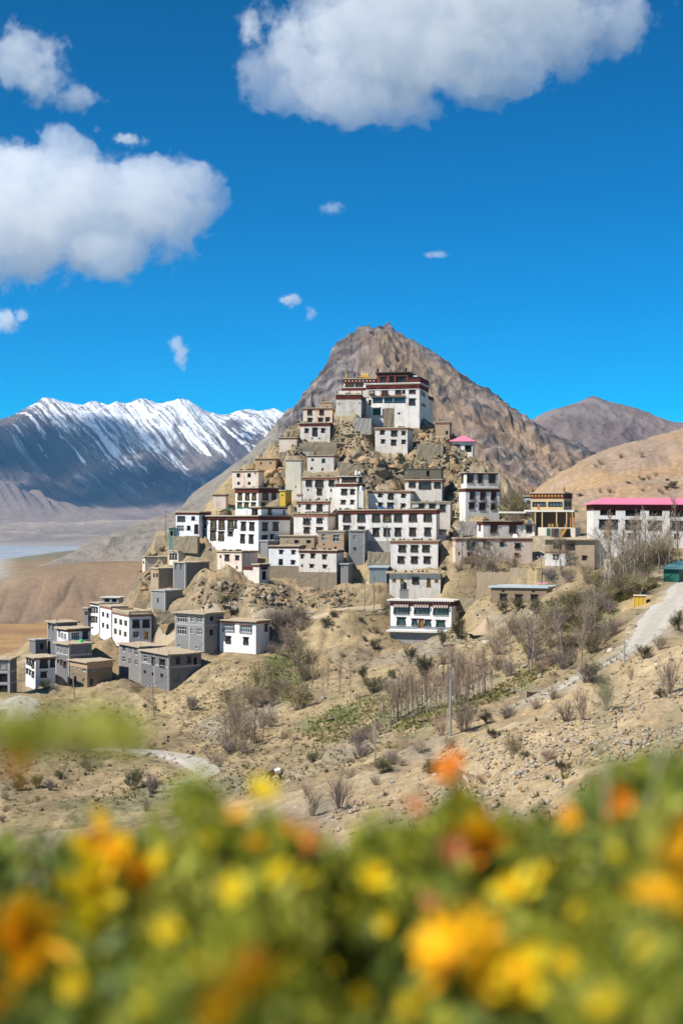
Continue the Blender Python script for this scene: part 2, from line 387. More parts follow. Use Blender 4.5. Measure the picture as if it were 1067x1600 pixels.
# --- upper left terraces
house('orange mud house with two tiny windows on the left skyline', 399, 431, 436, 717, 736, Y=286, wall='orange_mud', band='faded_band', bandh=0.2, win=[('L', 408, 724, 3.4, 4.4, 'S'), ('L', 422.7, 723.5, 3, 3.5, 'S')])
house('pale two-storey house with two blue-tinted windows, left skyline below the orange mud house', 363, 404, 413, 736, 763, Y=278, th=24, wall='stained_plaster', band='faded_band', bandh=0.2,
      win=row('L', 742.7, 5.2, 6, 'B', 372.6, 389.6) + row('L', 755.3, 5.2, 5.5, 'S', 373, 389.6) + [('L', 399, 740, 2.5, 3, 'S')])
house('white house with black cornice and yellow-framed windows, beside the yellow block with a black tank', 368, 404, 436, 764, 797, Y=268, th=35, wall='white_wash', band='maroon_band', bandh=0.75, eave='black_frame',
      win=row('L', 775.5, 6.5, 11, 'Y', 375, 386.5, 397) + row('L', 789, 6.2, 7.5, 'Y', 374.7, 385, 396) + [('R', 414.6, 775.5, 9, 12, 'D'), ('R', 428, 775.5, 7, 11, 'D'), ('R', 411.5, 788.5, 7, 7, 'D'), ('R', 421, 788, 4.5, 4.5, 'S'), ('R', 432, 789, 6, 7, 'D')])
house('long white building with tall yellow-mullioned windows on the left', 311, 404, 453, 808, 862, Y=256, th=35, wall='fresh_white', band='maroon_band', bandh=0.55, eave='black_frame',
      win=[('L', 318, 817, 9, 16, 'Y'), ('L', 333.7, 818, 9, 16.5, 'Y'), ('L', 346.6, 818.5, 9, 16.5, 'Y'), ('L', 360.6, 819.5, 9.5, 16.5, 'Y'), ('L', 368.5, 819, 3, 14, 'Y'), ('L', 380.5, 822, 7.5, 12.5, 'D'), ('L', 393.6, 822, 7.5, 12.5, 'D'),
           ('L', 317.7, 835, 8.5, 14, 'Y'), ('L', 333, 836, 8.5, 14, 'Y'), ('L', 345.8, 837, 8.5, 14, 'Y'), ('L', 360, 833.5, 7, 6, 'D'), ('L', 379.2, 841.3, 7, 13, 'D'), ('L', 392.5, 842, 7, 13, 'D'),
           ('R', 414, 822.8, 8.5, 12.5, 'D'), ('R', 430.6, 822.8, 8.5, 12.5, 'D'), ('R', 413.7, 841, 9, 10, 'B'), ('R', 425, 842, 5, 12.5, 'D')], extra='step_storey', baseL=861, baseR=850)
house('small white annex with a maroon door at the left end of the long white building', 275, 311, None, 801, 836, Y=262, th=20, wall='fresh_white', band='maroon_band', bandh=0.4, dep=5,
      win=[('L', 283.4, 811, 12, 9.5, 'B'), ('L', 302, 810, 5.2, 7, 'B'), ('L', 282, 826, 12, 10, 'W'), ('L', 295, 825, 5, 8, 'B'), ('L', 307, 827, 6, 15, 'M')])
house('tiny teal lean-to on the rocky edge beside the white annex', 264, 272, 275, 825, 841, Y=263, wall='teal_sheet', band=None, win=[('L', 268.5, 833, 4, 8, 'K')], dep=3)
house('windowless pale hut with a red-brown rim behind the green awning', 333, 353, 357, 773, 795, Y=272, wall='stained_plaster', band='faded_band', bandh=0.25)
house('flat yellow block carrying the black water tank', 437, 446, None, 767, 794, Y=265, th=20, wall='ochre_box', band=None, dep=3, win=[('L', 441, 774, 2.2, 2.6, 'T')], cat='block')
house('tall bare cream retaining tower with a sunlit face on the left crag', 446, 470, 474, 719, 782, Y=276, wall='pale_wall', band=None, win=[('L', 462, 761, 2, 3, 'T')], cat='tower', dep=6)
# --- middle
house('white house with three shaded upper windows under a mud terrace wall, centre left', 472, 527, None, 746, 800, Y=270, th=8, wall='white_wash', band='faded_band', bandh=0.5,
      win=[('L', 482.6, 754.5, 9, 9, 'D'), ('L', 499, 755, 12, 11, 'D'), ('L', 518, 754.7, 8.5, 9, 'D'), ('L', 481.6, 765.4, 3.4, 4, 'S'), ('L', 499, 768, 7, 9, 'D'), ('L', 517.5, 766, 3.6, 6, 'S'), ('L', 498.2, 779, 4, 4.5, 'S'), ('L', 516.5, 779.5, 3, 4, 'S')], extra='mud_terrace')
house('white house with a glazed maroon roof room, centre left beside the boulders', 524, 558, 570, 756, 797, Y=266, th=20, wall='white_wash', band='maroon_band', bandh=0.5,
      win=[('L', 537.5, 768.5, 9, 8, 'D'), ('L', 550.5, 769, 6.5, 8, 'D'), ('L', 536, 784.7, 6.5, 7, 'Y'), ('L', 550, 784.7, 4.5, 7, 'Y')], extra='roof_room')
house('low white house with a raised left corner and rust-red band, centre left', 464, 513, 516, 784, 804, Y=264, wall='white_wash', band='faded_band', bandh=0.5,
      win=[('L', 468, 790, 4, 6, 'S'), ('L', 481.6, 792, 7, 8.5, 'D'), ('L', 499, 793.4, 8, 11, 'D')], extra='corner_turret')
house('white house with pink-red window hoods and shaded right wall, centre left', 459, 512, 524, 803, 837, Y=258, wall='white_wash', band='faded_band', bandh=0.5,
      win=[('L', 479, 814, 10, 10, 'H'), ('L', 499, 812.6, 8, 8.5, 'H'), ('L', 479, 828, 8.5, 9, 'D'), ('L', 499, 827.5, 9, 7, 'D')])
house('longest white building with fourteen windows in two rows, middle of the hill', 529, 681.5, 687, 797, 845, Y=255, th=10, wall='white_wash', band='maroon_band', bandh=0.7, fnd=(856, 'concrete'),
      win=row('L', 808, 12, 13, 'D', 542, 564.4, 587.5, 621.8, 645, 668) + [('L', 604.7, 808, 12, 13, 'Y')] + [('L', 541.5, 825, 9.5, 8.5, 'D'), ('L', 564.4, 826.5, 9, 9, 'D')] + row('L', 830.5, 9.5, 12.5, 'D', 587, 604, 621.4, 644.3, 667.7))
house('narrow white annex at the right end of the longest white building', 683, 695, 697, 829, 862, Y=259, wall='white_wash', band='faded_band', bandh=0.25, win=[('L', 688, 834, 4, 1.8, 'T')], dep=4)
house('white house behind the longest building, solar panels on its front', 575, 641, None, 768, 799, Y=268, th=8, wall='white_wash', band='faded_band', bandh=0.35,
      win=[('L', 593.5, 774.4, 5.5, 5.5, 'D'), ('L', 610, 775.5, 8, 8, 'D'), ('L', 629.6, 775, 5.5, 5.5, 'D'), ('L', 593.5, 789, 6, 6.5, 'D'), ('L', 609.4, 790, 9, 8, 'D'), ('L', 629.3, 790, 6, 6, 'D')], extra='solar')
house('veranda house with a dark stone upper room, centre under the crag', 632.5, 690, 694, 750, 783, Y=274, wall='worn_white', band='faded_band', bandh=0.4,
      win=[('L', 643.7, 756.5, 9.5, 9, 'D'), ('L', 663.5, 758, 18.5, 11, 'D'), ('L', 683, 757.5, 10, 9, 'D')], extra='stone_upper')
house('cream house with three dark windows on the right end behind the longest building', 643, 703, None, 785, 822, Y=264, th=8, wall='worn_white', band='mud_roof', bandh=0.3,
      win=[('L', 658.3, 792, 8, 9.5, 'D'), ('L', 675, 793, 9, 11, 'D'), ('L', 691, 793.5, 8, 10, 'D')])
house('white house with six square windows below the longest building', 610, 684, 687.5, 846, 887, Y=247, wall='white_wash', band='faded_band', bandh=0.4,
      win=row('L', 857, 11, 10, 'D', 628, 647, 665) + row('L', 874.6, 10, 10, 'D', 626, 647, 666.7))
house('one-storey white house with a brown door and tan eaves', 608, 688, 690.5, 896, 928, Y=239, wall='worn_white', band=None, roof='mud_roof', over=0.6,
      win=[('L', 615.7, 906.8, 6, 6, 'O2'), ('L', 628, 906.8, 6, 6, 'O2'), ('L', 649, 907, 10, 9.5, 'D'), ('L', 669.5, 911, 6, 13.5, 'O'), ('L', 681.6, 907.7, 6, 6, 'O2')])
house('white two-storey house with broad dark-framed windows and yellow door on a stone plinth', 610, 705, 716, 940, 986, Y=229, th=18, wall='fresh_white', band='maroon_band', bandh=0.8, roof='pale_roof', fnd=(998, 'grey_stone'), over=0.5,
      win=[('L', 627.3, 952, 24, 14, 'V'), ('L', 658.7, 952.6, 23, 14, 'V'), ('L', 688.5, 954, 24, 14, 'V'), ('L', 626.6, 971, 12.5, 12, 'V'), ('L', 647.5, 972, 8, 11, 'V'), ('L', 657.7, 974, 8, 15, 'O'), ('L', 668, 973.5, 9, 11, 'V'), ('L', 688, 974.5, 13, 11, 'V')], extra='plinth_band')
# --- right side
house('tall white two-tier house with maroon shutters, right of the boulders', 716.5, 727, 780, 764, 813, Y=262, th=74, wall='white_wash', band='maroon_band', bandh=0.5,
      win=[('R', 737.7, 773.7, 8.5, 12.5, 'R'), ('R', 754, 774, 9.5, 12.5, 'R'), ('R', 770.5, 774.4, 8.5, 12.5, 'R'), ('R', 736.4, 790, 9, 9.5, 'R'), ('R', 753, 791.3, 10.5, 11, 'R'), ('R', 770.5, 791.3, 9, 9.5, 'R')], dep=7, extra='upper_tier')
house('white house with two maroon-shuttered windows below the tall white house', 745, 754.5, 817, 815, 843, Y=251, th=75, wall='white_wash', band='maroon_band', bandh=0.6,
      win=[('R', 771.3, 825.5, 11.5, 13, 'R'), ('R', 801, 826, 12, 13, 'R'), ('L', 749, 824, 3, 9, 'R')], dep=6)
house('small white annex with one window and a satellite dish, right side', 817, 835, 838, 820, 838, Y=252, wall='white_wash', band=None, win=[('L', 826, 826.5, 9, 10, 'R')], dep=4)
house('long white house with two green-curtained windows and patchy plaster, right side', 707, 711.5, 831, 842, 880, Y=240, th=80, wall='stained_plaster', band='faded_band', bandh=0.4,
      win=[('R', 735, 851, 12.5, 13, 'G'), ('R', 759, 850.7, 9, 10.5, 'G'), ('R', 783.3, 850.7, 6, 7, 'G'), ('R', 808, 852.7, 8, 7, 'D'), ('R', 717, 865, 4, 6, 'S'), ('R', 733.5, 867.4, 6, 7, 'D'), ('R', 758, 866.5, 4, 5, 'S'), ('R', 781.6, 867, 4, 5, 'S'), ('R', 806.3, 868, 5, 6, 'D')], dep=7)
house('yellow prayer hall with a dark parapet and two long glazed strips', 829, 880, 893, 771, 800, Y=252, th=24, wall='yellow_wall', band='maroon_band', bandh=0.9, cat='prayer hall', roof='mud_roof',
      win=[('L', 842, 788, 21, 8, 'B'), ('L', 867, 788, 22, 8, 'B'), ('R', 884, 787, 3, 8, 'B'), ('R', 889, 787, 3, 8, 'B')], found=9, extra='hall', ctrl=842)
house('small blue-white hut behind the yellow prayer hall', 818, 830, None, 776, 800, Y=262, th=10, wall='blue_sheet', band='maroon_band', bandh=0.2, dep=4, win=[('L', 825, 785, 6, 6, 'B')])
house('mud house with a white lower storey behind bare trees, right side', 851, 928, 931, 844, 886, Y=228, wall='tan_mud', band=None, roof='mud_roof', over=0.5, extra='white_lower',
      win=[('L', 870, 853.5, 13, 9, 'K'), ('L', 890, 853.5, 14, 9, 'D'), ('L', 867.6, 871, 6.5, 7, 'D'), ('L', 912, 872, 6, 7, 'D')], ctrl=886)
house('large white building with a pink metal roof on the right edge', 927, 1092, None, 789, 855, Y=228, th=4, dep=11, wall='white_wash', band='maroon_band', bandh=0.9, roof='pink_sheet', hip=(778, 926, 1095), hipe=2.6,
      win=[('L', 949, 800.5, 25, 11, 'K'), ('L', 988, 801, 24, 12, 'K'), ('L', 1023.6, 801, 21, 12, 'K'), ('L', 1056, 802, 22, 12, 'K'), ('L', 949.6, 819.5, 28, 14, 'D'), ('L', 988, 820, 24, 14, 'D'), ('L', 1022, 821, 21, 14, 'D'), ('L', 1056, 821, 20, 13, 'D'), ('L', 948, 837, 10, 8, 'D'), ('L', 986, 838, 10, 8, 'D'), ('L', 1056, 838, 8, 9, 'B')])
house('low tan shed with a white porch and blue door, among bare trees on the right', 950, 962, 996, 876, 902, Y=211, th=72, wall='tan_mud', band=None, win=[('L', 953.5, 889, 3.4, 13, 'B'), ('L', 959, 889, 3.4, 13, 'B')], dep=4, extra='porch')
house('dark green metal shed at the top of the dirt road on the right edge', 1036, 1060, 1082, 890, 910, Y=192, th=30, wall='green_sheet', band=None, roof='teal_sheet', slope=True, over=0.5, cat='shed', win=[], dep=5)
house('low brown house with a bluish metal roof and three windows, right of centre', 767, 853.5, 867, 919, 944, Y=220, th=22, wall='brown_plaster', band=None, roof='blue_sheet', over=0.35,
      win=[('L', 785.8, 932, 9.5, 9, 'D'), ('L', 809.7, 933, 9.5, 9, 'D'), ('L', 834, 933.5, 9.5, 9, 'D'), ('L', 786, 923.5, 4.5, 4, 'S'), ('L', 833, 924, 4.5, 4, 'S'), ('R', 860, 934, 3, 10, 'K')])
# --- left bluff
house('pink-stained shed on the outermost left crag', 222.5, 227, 260, 871, 892, Y=262, th=68, wall='stained_plaster', band='faded_band', bandh=0.15, win=[('L', 224.6, 879, 2, 5, 'S')], dep=4, extra='pillar')
house('small white house with three dark doors behind the dark grey block house', 264, 279, 303, 862, 884, Y=260, th=50, wall='pale_wall', band=None, win=row('L', 870, 2.6, 9, 'D', 267, 271.2, 275.5), dep=5)
house('low tan house with a white front on the left bluff', 236, 248, 271, 889, 922, Y=255, th=58, wall='tan_mud', band=None, roof='mud_roof', win=row('L', 899, 2.8, 7, 'S', 241, 245.5), dep=5)
house('dark grey block house with two slit windows on the left bluff', 271, 290, 327, 880, 921, Y=252, th=50, wall='dark_grey_block', band=None, roof='mud_roof', win=row('L', 885.5, 3, 9, 'N', 275, 283), baseR=905)
house('squat grey block hut with one slit, below the dark grey block house', 237, 258.5, 286, 924, 954, Y=246, th=45, wall='grey_block', band=None, roof='concrete', win=[('L', 247, 938, 2.2, 7, 'K')], baseR=935)
house('pale pink two-storey house below the long white building', 339.5, 378, 403, 863, 894, Y=248, th=38, wall='stained_plaster', band='faded_band', bandh=0.15, roof='tan_mud',
      win=[('L', 345, 869.5, 3, 5, 'S'), ('L', 355, 871, 6.5, 9, 'D'), ('L', 371, 872, 5.5, 7, 'D'), ('L', 355, 886, 4.2, 6, 'S'), ('L', 370.4, 887, 3.2, 5, 'S')])
house('tiny white gatehouse with a dark doorway below the pale pink house', 395.5, 405, 421, 883, 912, Y=243, th=40, wall='worn_white', band='maroon_band', bandh=0.3, win=[('R', 413, 899, 7, 14, 'K'), ('R', 413, 888, 9, 3, 'D')], dep=4, extra='low_wing')
house('flat-roofed tan house behind the two joined white houses', 437, 491, None, 838, 858, Y=257, th=8, wall='tan_mud', band=None, roof='mud_roof', win=row('L', 846.6, 4.2, 4.2, 'D', 462.6, 481.5) + [('L', 449, 846.5, 2, 3, 'T')])
house('brick house with two grey-framed windows behind the two joined white houses', 497, 537, 545, 831, 862, Y=254, wall='brick_wall', band='concrete', bandh=0.35, win=[('L', 505, 840, 7, 11, 'W2'), ('L', 525, 841, 11, 12, 'W2'), ('L', 506, 850.5, 2.5, 3, 'T'), ('L', 524, 856, 4, 4.5, 'S')])
house('grey block house tight against the right wall of the brick house', 545, 569.5, 574.5, 830, 880, Y=251, wall='grey_block', band=None, roof='concrete', win=[('L', 554, 840, 7, 9, 'W2'), ('L', 554, 857.7, 5, 5, 'S')])
house('left one of two joined white houses with small maroon windows, on a stone footing', 420, 467, None, 854, 884, Y=249, th=10, dep=6, wall='fresh_white', band='maroon_band', bandh=0.3, fnd=(904, 'field_stone'),
      win=[('L', 439, 862.5, 5.5, 6.5, 'R'), ('L', 458, 863, 5.5, 6.5, 'R'), ('L', 438.7, 878, 6, 10, 'B'), ('L', 457.5, 878.7, 5.5, 6.5, 'D')])
house('right one of two joined white houses, streaked front, on the tallest stone footing', 467, 525.5, 537, 861, 894, Y=246, th=15, wall='worn_white', band='maroon_band', bandh=0.35, fnd=(915, 'field_stone'),
      win=[('L', 472, 869.5, 4.5, 6.5, 'R'), ('L', 488.4, 869, 6, 7, 'R'), ('L', 506.6, 870.5, 6, 7, 'R'), ('L', 472, 884, 3.5, 5.5, 'S'), ('L', 486.7, 884.6, 5, 5.5, 'R'), ('L', 507, 885.5, 5, 5.5, 'R')])
house('narrow grey block shed right of the tallest stone footing', 532, 544, 551, 882, 912, Y=246, wall='grey_block', band=None, roof='concrete', win=[('L', 535, 886, 2, 2.5, 'T')], dep=4)
house('blue-grey corrugated metal shed at centre, left of the white house with six windows', 577, 604, 607, 887, 913, Y=244, wall='steel_sheet', band=None, roof='blue_sheet', over=0.3, cat='shed', win=[('L', 584, 892, 3, 2.5, 'S')], dep=4, extra='corrugation')
house('grey block shed against the dark end of the long white building', 407, 418.5, None, 846, 870, Y=252, th=35, wall='grey_block', band=None, roof='concrete', dep=3)
# --- lower left village
house('grey unfinished house with large white-framed windows, lower left', 273.5, 319, 350, 960, 1021, Y=231, th=37, wall='grey_block', band=None, roof='mud_roof', over=0.5,
      win=[('L', 284.5, 967, 15, 12, 'W'), ('L', 300.5, 967, 5.5, 10, 'W2'), ('L', 312, 967.5, 10, 11, 'W'), ('L', 284, 985.5, 15, 13, 'W'), ('L', 299.7, 986, 5, 10, 'W2'), ('L', 311, 987, 10, 11, 'W'), ('L', 280, 1008.5, 5.5, 6, 'W2'), ('L', 307.5, 1011.5, 6, 6, 'W2'), ('R', 331, 966.5, 5.5, 7, 'K'), ('R', 330.5, 988, 6, 10, 'K')], beams=(977.5,), baseR=1004)
house('clean white cube of a house with two wide upper windows, lower left', 343.5, 400, 421, 972, 1023, Y=229, th=35, wall='fresh_white', band='faded_band', bandh=0.3, roof='mud_roof', over=0.5,
      win=[('L', 357.6, 980.5, 18, 12, 'W3'), ('L', 384.4, 982.5, 19, 13, 'W3'), ('L', 357, 999, 7.5, 11, 'D'), ('L', 384.4, 1001, 7.5, 11, 'D'), ('R', 416, 981, 4, 12, 'D')], baseR=1008)
house('rear left block of the pair of grey block houses, three narrow windows per row', 186.5, 219, 255, 1012, 1067, Y=232, th=56, wall='grey_block', band=None, roof='mud_roof', over=0.4,
      win=[('L', 194, 1013, 6, 11, 'W2'), ('L', 203.4, 1016, 5, 11, 'W2'), ('L', 213, 1019, 6, 11, 'W2'), ('L', 193.6, 1030.5, 5.5, 10, 'W2'), ('L', 203, 1033, 4.5, 10, 'W2'), ('L', 213, 1035, 5.5, 10, 'W2')], baseL=1060)
house('front right block of the pair of grey block houses, on the lowest slope', 220, 264, 315, 1024, 1080, Y=222, th=55, wall='dark_grey_block', band=None, roof='mud_roof', over=0.4,
      win=[('L', 227.7, 1029, 7, 12, 'W2'), ('L', 240, 1032.5, 4.5, 11, 'D'), ('L', 254, 1036, 8.5, 12, 'D'), ('L', 226.8, 1050, 4, 6, 'S'), ('L', 239, 1053.5, 3, 6, 'S'), ('L', 253.3, 1056, 4.5, 6.5, 'S'), ('R', 278.4, 1033.5, 5, 9, 'D'), ('R', 296, 1032, 5, 10, 'D'), ('R', 305.7, 1033, 5, 12, 'K'), ('R', 277, 1060, 9, 12, 'N')], beams=(1043,), baseL=1068, baseR=1042)
house('front block of the long white row with a yellow door, lower left', 176, 202, 237, 961, 1014, Y=243, th=62, wall='fresh_white', band='faded_band', bandh=0.35, roof='mud_roof',
      win=[('L', 181, 970.5, 5, 10, 'Y2'), ('L', 189, 972.5, 5, 10, 'Y2'), ('L', 196.6, 974, 5, 10, 'Y2'), ('L', 180.6, 987, 5, 9.5, 'Y2'), ('L', 188, 989, 4, 9.5, 'Y2'), ('L', 196, 991, 5, 9.5, 'Y2'), ('R', 212.7, 975, 10.5, 12, 'D'), ('R', 228.5, 974.5, 10, 12, 'D'), ('R', 212.7, 991.5, 10.5, 11, 'W'), ('R', 229, 992.5, 7, 14, 'YD')], baseR=1002, parapet=True)
house('middle block of the long white row, stepping back, lower left', 157, 174.5, 200, 949.5, 1008, Y=252.5, th=62, wall='fresh_white', band='faded_band', bandh=0.35, roof='mud_roof',
      win=[('L', 161.7, 960, 4, 8.5, 'R2'), ('L', 168.8, 962, 4, 8.5, 'R2'), ('L', 161.6, 977, 4, 8.5, 'R2'), ('L', 168.5, 979, 4, 9, 'R2')])
house('rearmost block of the long white row with a dark roof edge, lower left', 141.7, 155.5, 185, 944, 996, Y=262, th=62, wall='fresh_white', band='black_frame', bandh=0.3, roof='mud_roof',
      win=row('L', 952.5, 2.8, 8, 'D', 144, 148, 152) + row('L', 967.5, 2.8, 8, 'D', 143.7, 147.4, 151.3), extra='penthouse')
house('slim dark grey house peeping out left of the long white row', 131.5, 138, 150, 951, 985, Y=266, th=50, wall='dark_grey_block', band=None, roof='mud_roof', win=row('L', 958, 2, 6, 'K', 134, 136.6))
house('tall dark grey block house at the back of the lower left cluster', 75, 89, 121, 974, 1045, Y=237, th=58, wall='dark_grey_block', band=None, roof='mud_roof', over=0.4,
      win=[('L', 78, 978.5, 3.5, 9, 'N'), ('L', 84, 981.5, 3.5, 9, 'N'), ('L', 78, 995, 3.2, 6, 'W2'), ('L', 84, 999, 3.2, 7, 'W2')])
house('house with white upper storey and tall corner glazing, lower left cluster', 90, 107, 142, 984, 1035, Y=230, th=55, wall='fresh_white', band='maroon_band', bandh=0.35, roof='mud_roof', over=0.4,
      win=[('L', 93.6, 991, 4, 11, 'W2'), ('L', 98, 993, 3, 11, 'W2'), ('L', 102.6, 995, 4, 11, 'W2'), ('R', 119, 993.5, 13, 11.5, 'W'), ('R', 134, 992.5, 8, 11, 'D')])
house('dark grey house with a green tank on its flat roof, lower left cluster', 88, 108.6, 144, 1008, 1066, Y=224, th=55, wall='dark_grey_block', band=None, roof='mud_roof', over=0.4,
      win=[('L', 92, 1015, 3.5, 8, 'W2'), ('L', 97, 1017, 3.5, 8, 'W2'), ('L', 102.6, 1019, 4, 8, 'W2'), ('L', 91.5, 1033, 3.5, 7, 'R2'), ('L', 96.5, 1035, 3, 8, 'D'), ('L', 102, 1038, 4.5, 8.5, 'D'), ('R', 137, 1016, 3.5, 7, 'N')], beams=(1024,), baseR=1050)
house('white house with maroon-topped windows at the foot of the lower left cluster', 40.6, 56, 87, 1029, 1074, Y=217, th=56, wall='fresh_white', band='faded_band', bandh=0.2, roof='mud_roof', over=0.4,
      win=[('L', 43.4, 1033, 3.2, 11, 'D'), ('L', 47.5, 1035, 3, 11, 'D'), ('L', 52, 1037.5, 4, 11, 'D'), ('L', 43, 1049, 3, 8, 'D'), ('L', 47.3, 1051, 2.4, 8, 'D'), ('L', 52, 1053.5, 3.4, 8, 'D'), ('R', 69, 1037.5, 12, 12, 'D'), ('R', 82.5, 1037, 7, 12, 'D'), ('R', 68.6, 1054, 9, 8.5, 'D')], baseR=1062)
house('brown mud-brick house with a rust-edged flat roof, lower left cluster', 110, 137, 176, 1036, 1075, Y=220, th=50, wall='brown_plaster', band='brick_wall', bandh=0.9, roof='mud_roof', over=0.4,
      win=[('L', 115.7, 1040, 6, 9, 'W2'), ('L', 124, 1042.5, 3, 9, 'W2'), ('L', 132, 1045.5, 6, 10, 'W2'), ('L', 118.4, 1061, 3.5, 9, 'B'), ('L', 131, 1063, 3, 5, 'N'), ('R', 146, 1045, 9, 10, 'W'), ('R', 164, 1041.5, 10, 3.5, 'K'), ('R', 143.5, 1066, 5, 10, 'K')], baseR=1055)
house('raw concrete building with open bays at the far left edge', -40, 16, 27, 1031, 1083, Y=211, th=6, dep=9, wall='dark_grey_block', band=None, roof='mud_roof', over=0.3,
      win=[('L', 5, 1039.5, 8, 11, 'W'), ('L', 6, 1059, 12, 13, 'K'), ('L', 6, 1076, 12, 11, 'K'), ('L', -14, 1059, 14, 13, 'K'), ('L', -14, 1039.5, 8, 11, 'W')], beams=(1050, 1068))
house('low grey roofless hut behind the lower left cluster', 46.5, 56, 74, 1001, 1020, Y=238, th=50, wall='dark_grey_block', band=None, roof='concrete', win=[('R', 66, 1010, 5, 9, 'K')])

def solve(h):
    """plan of a house from its near corner: side lengths along both visible walls"""
    Y = h.setdefault('Y', hillY(h['b'], h['base'])); dep = h.get('dep', 7.0)
    xb = (h['b'] - CX) / F * Y
    def LR(th):
        s, c = math.sin(th), math.cos(th)
        L = R = None
        if h['a'] is not None:
            ka = (h['a'] - CX) / F; L = (xb - ka * Y) / (c + ka * s)
        if h['c'] is not None:
            kc = (h['c'] - CX) / F; d = s - kc * c; R = (kc * Y - xb) / d if d > 1e-3 else 99.0
        return L, R
    if 'th' in h: th = math.radians(h['th'])
    elif h['c'] is not None:
        th = min((math.radians(t * 0.5) for t in range(8, 90)), key=lambda t: abs(LR(t)[1] - dep))
    else: th = math.radians(10)
    L, R = LR(th)
    h['th'] = th; h['L'] = L if L is not None else dep; h['R'] = R if R is not None else dep
    h['xb'] = xb; h['zb'] = (CY - h['base']) / F * Y; h['zt'] = (CY - h['top']) / F * Y
    h['gz'] = (CY - h['fnd'][0]) / F * Y if 'fnd' in h else h['zb']
    if 'ctrl' in h: h['gz'] = (CY - h['ctrl']) / F * Y
    s, c = math.sin(th), math.cos(th)
    h['near'] = (xb, Y); h['left'] = (xb - h['L'] * c, Y + h['L'] * s); h['right'] = (xb + h['R'] * s, Y + h['R'] * c)
    h['back'] = (h['left'][0] + h['R'] * s, h['left'][1] + h['R'] * c)
for h in HOUSES: solve(h)
# ------------------------------------------------------------------ the near and middle ground: one sheet, z(x, y)
ctrl = []
def cp(px, py, Y, dz=0.0):
    v = P(px, py, Y); ctrl.append((v.x, v.y, v.z + dz))
for h in HOUSES:                                   # houses first: the ground must meet them
    (nx, ny), (lx, ly), (rx, ry), (bx, by) = h['near'], h['left'], h['right'], h['back']
    gz = h['gz']
    zl = (CY - h['baseL']) / F * ly if 'baseL' in h else gz
    zr = (CY - h['baseR']) / F * ry if 'baseR' in h else gz
    ctrl += [(nx, ny, gz), (lx, ly, zl), (rx, ry, zr)]
    ctrl.append((bx, by, max(zl, zr, gz) + 1.0))
NEAR = {1067: [(1330, 25), (1200, 45), (1100, 70), (1000, 112), (930, 155), (915, 182)],
        900: [(1330, 30), (1250, 48), (1150, 76), (1080, 108), (1000, 152), (945, 188), (905, 212)],
        700: [(1330, 40), (1250, 60), (1180, 86), (1125, 120), (1065, 165), (1010, 205)],
        540: [(1330, 55), (1250, 80), (1185, 115), (1130, 152), (1070, 190), (1010, 222), (960, 234)],
        400: [(1330, 65), (1255, 95), (1200, 128), (1150, 165), (1090, 200), (1045, 220)],
        250: [(1330, 80), (1262, 115), (1205, 150), (1150, 185), (1105, 208)],
        60: [(1330, 90), (1255, 125), (1190, 160), (1130, 190), (1095, 208)]}
for px, l in NEAR.items():
    for py, Y in l: cp(px, py, Y)
for px0, px1 in ((60, -260), (1067, 1330)):
    for py, Y in NEAR[px0]: cp(px1, py + (20 if px1 < 0 else -25), Y)
for x in (-12, -4, 0, 4, 12):
    ctrl += [(x, -8, -0.4 + x * 0.06), (x, 0.2, -0.95 + x * 0.05), (x, 3, -1.9 + x * 0.08), (x, 10, -3.9 + x * 0.1), (x, 20, -6.4 + x * 0.13)]
for px, py, Y in [  # open ground on the hill
    (440, 930, 242), (540, 935, 241), (560, 990, 231), (500, 1010, 228), (470, 1060, 216), (600, 1030, 219), (760, 990, 212), (745, 940, 226),
    (330, 930, 241), (300, 905, 252), (230, 955, 246), (330, 1045, 222), (380, 960, 236), (200, 1085, 213), (20, 1100, 205), (440, 1030, 223),
    (560, 700, 290), (545, 740, 281), (600, 735, 283), (690, 720, 287), (720, 740, 281), (700, 830, 259), (800, 800, 268), (690, 790, 270), (430, 745, 281),
    (455, 700, 291), (545, 668, 298), (660, 690, 293), (640, 720, 287), (250, 850, 267), (310, 895, 253), (350, 790, 272), (700, 900, 240), (845, 900, 226),
    (880, 870, 228), (900, 905, 212), (960, 870, 224), (830, 960, 207), (880, 940, 205), (940, 930, 196), (800, 1000, 195), (860, 1020, 175)]:
    cp(px, py, Y)
for px, py, Y in [  # crest of the hill, seen against the mountain and the valley; the far side falls away
    (690, 668, 306), (720, 700, 302), (752, 728, 296), (785, 762, 288), (815, 778, 282), (600, 640, 312), (520, 640, 309), (470, 672, 301), (437, 695, 296),
    (400, 727, 290), (362, 752, 283), (332, 785, 277), (272, 838, 270), (222, 880, 265), (212, 930, 256), (180, 948, 262), (130, 985, 262), (75, 1004, 244), (0, 1025, 240), (-200, 1040, 240)]:
    cp(px, py, Y)
    cp(px - (14 if px < 480 else 0), py, Y + 22, -14 if px < 480 else -9); cp(px, py, Y + 60, -42 if px < 500 else -26)
for px in (-250, 0, 150, 300): cp(px, 1000, 380, -62); cp(px, 1000, 480, -75); ctrl.append(((px - CX) / F * 680, 680, -105))
for px in (430, 560, 700): ctrl += [((px - CX) / F * 420, 420, -32), ((px - CX) / F * 560, 560, -55), ((px - CX) / F * 680, 680, -70)]
for px, py, Y in [(1080, 684, 560), (1000, 700, 540), (950, 715, 520), (900, 733, 490), (855, 752, 450), (1080, 740, 420), (1000, 752, 400), (930, 760, 390), (860, 775, 380),
                  (1080, 790, 320), (1000, 800, 310), (920, 795, 320), (850, 790, 330), (1000, 835, 262), (1080, 830, 260), (900, 815, 285), (1250, 640, 560), (1250, 720, 420), (1250, 800, 300)]:
    cp(px, py, Y)
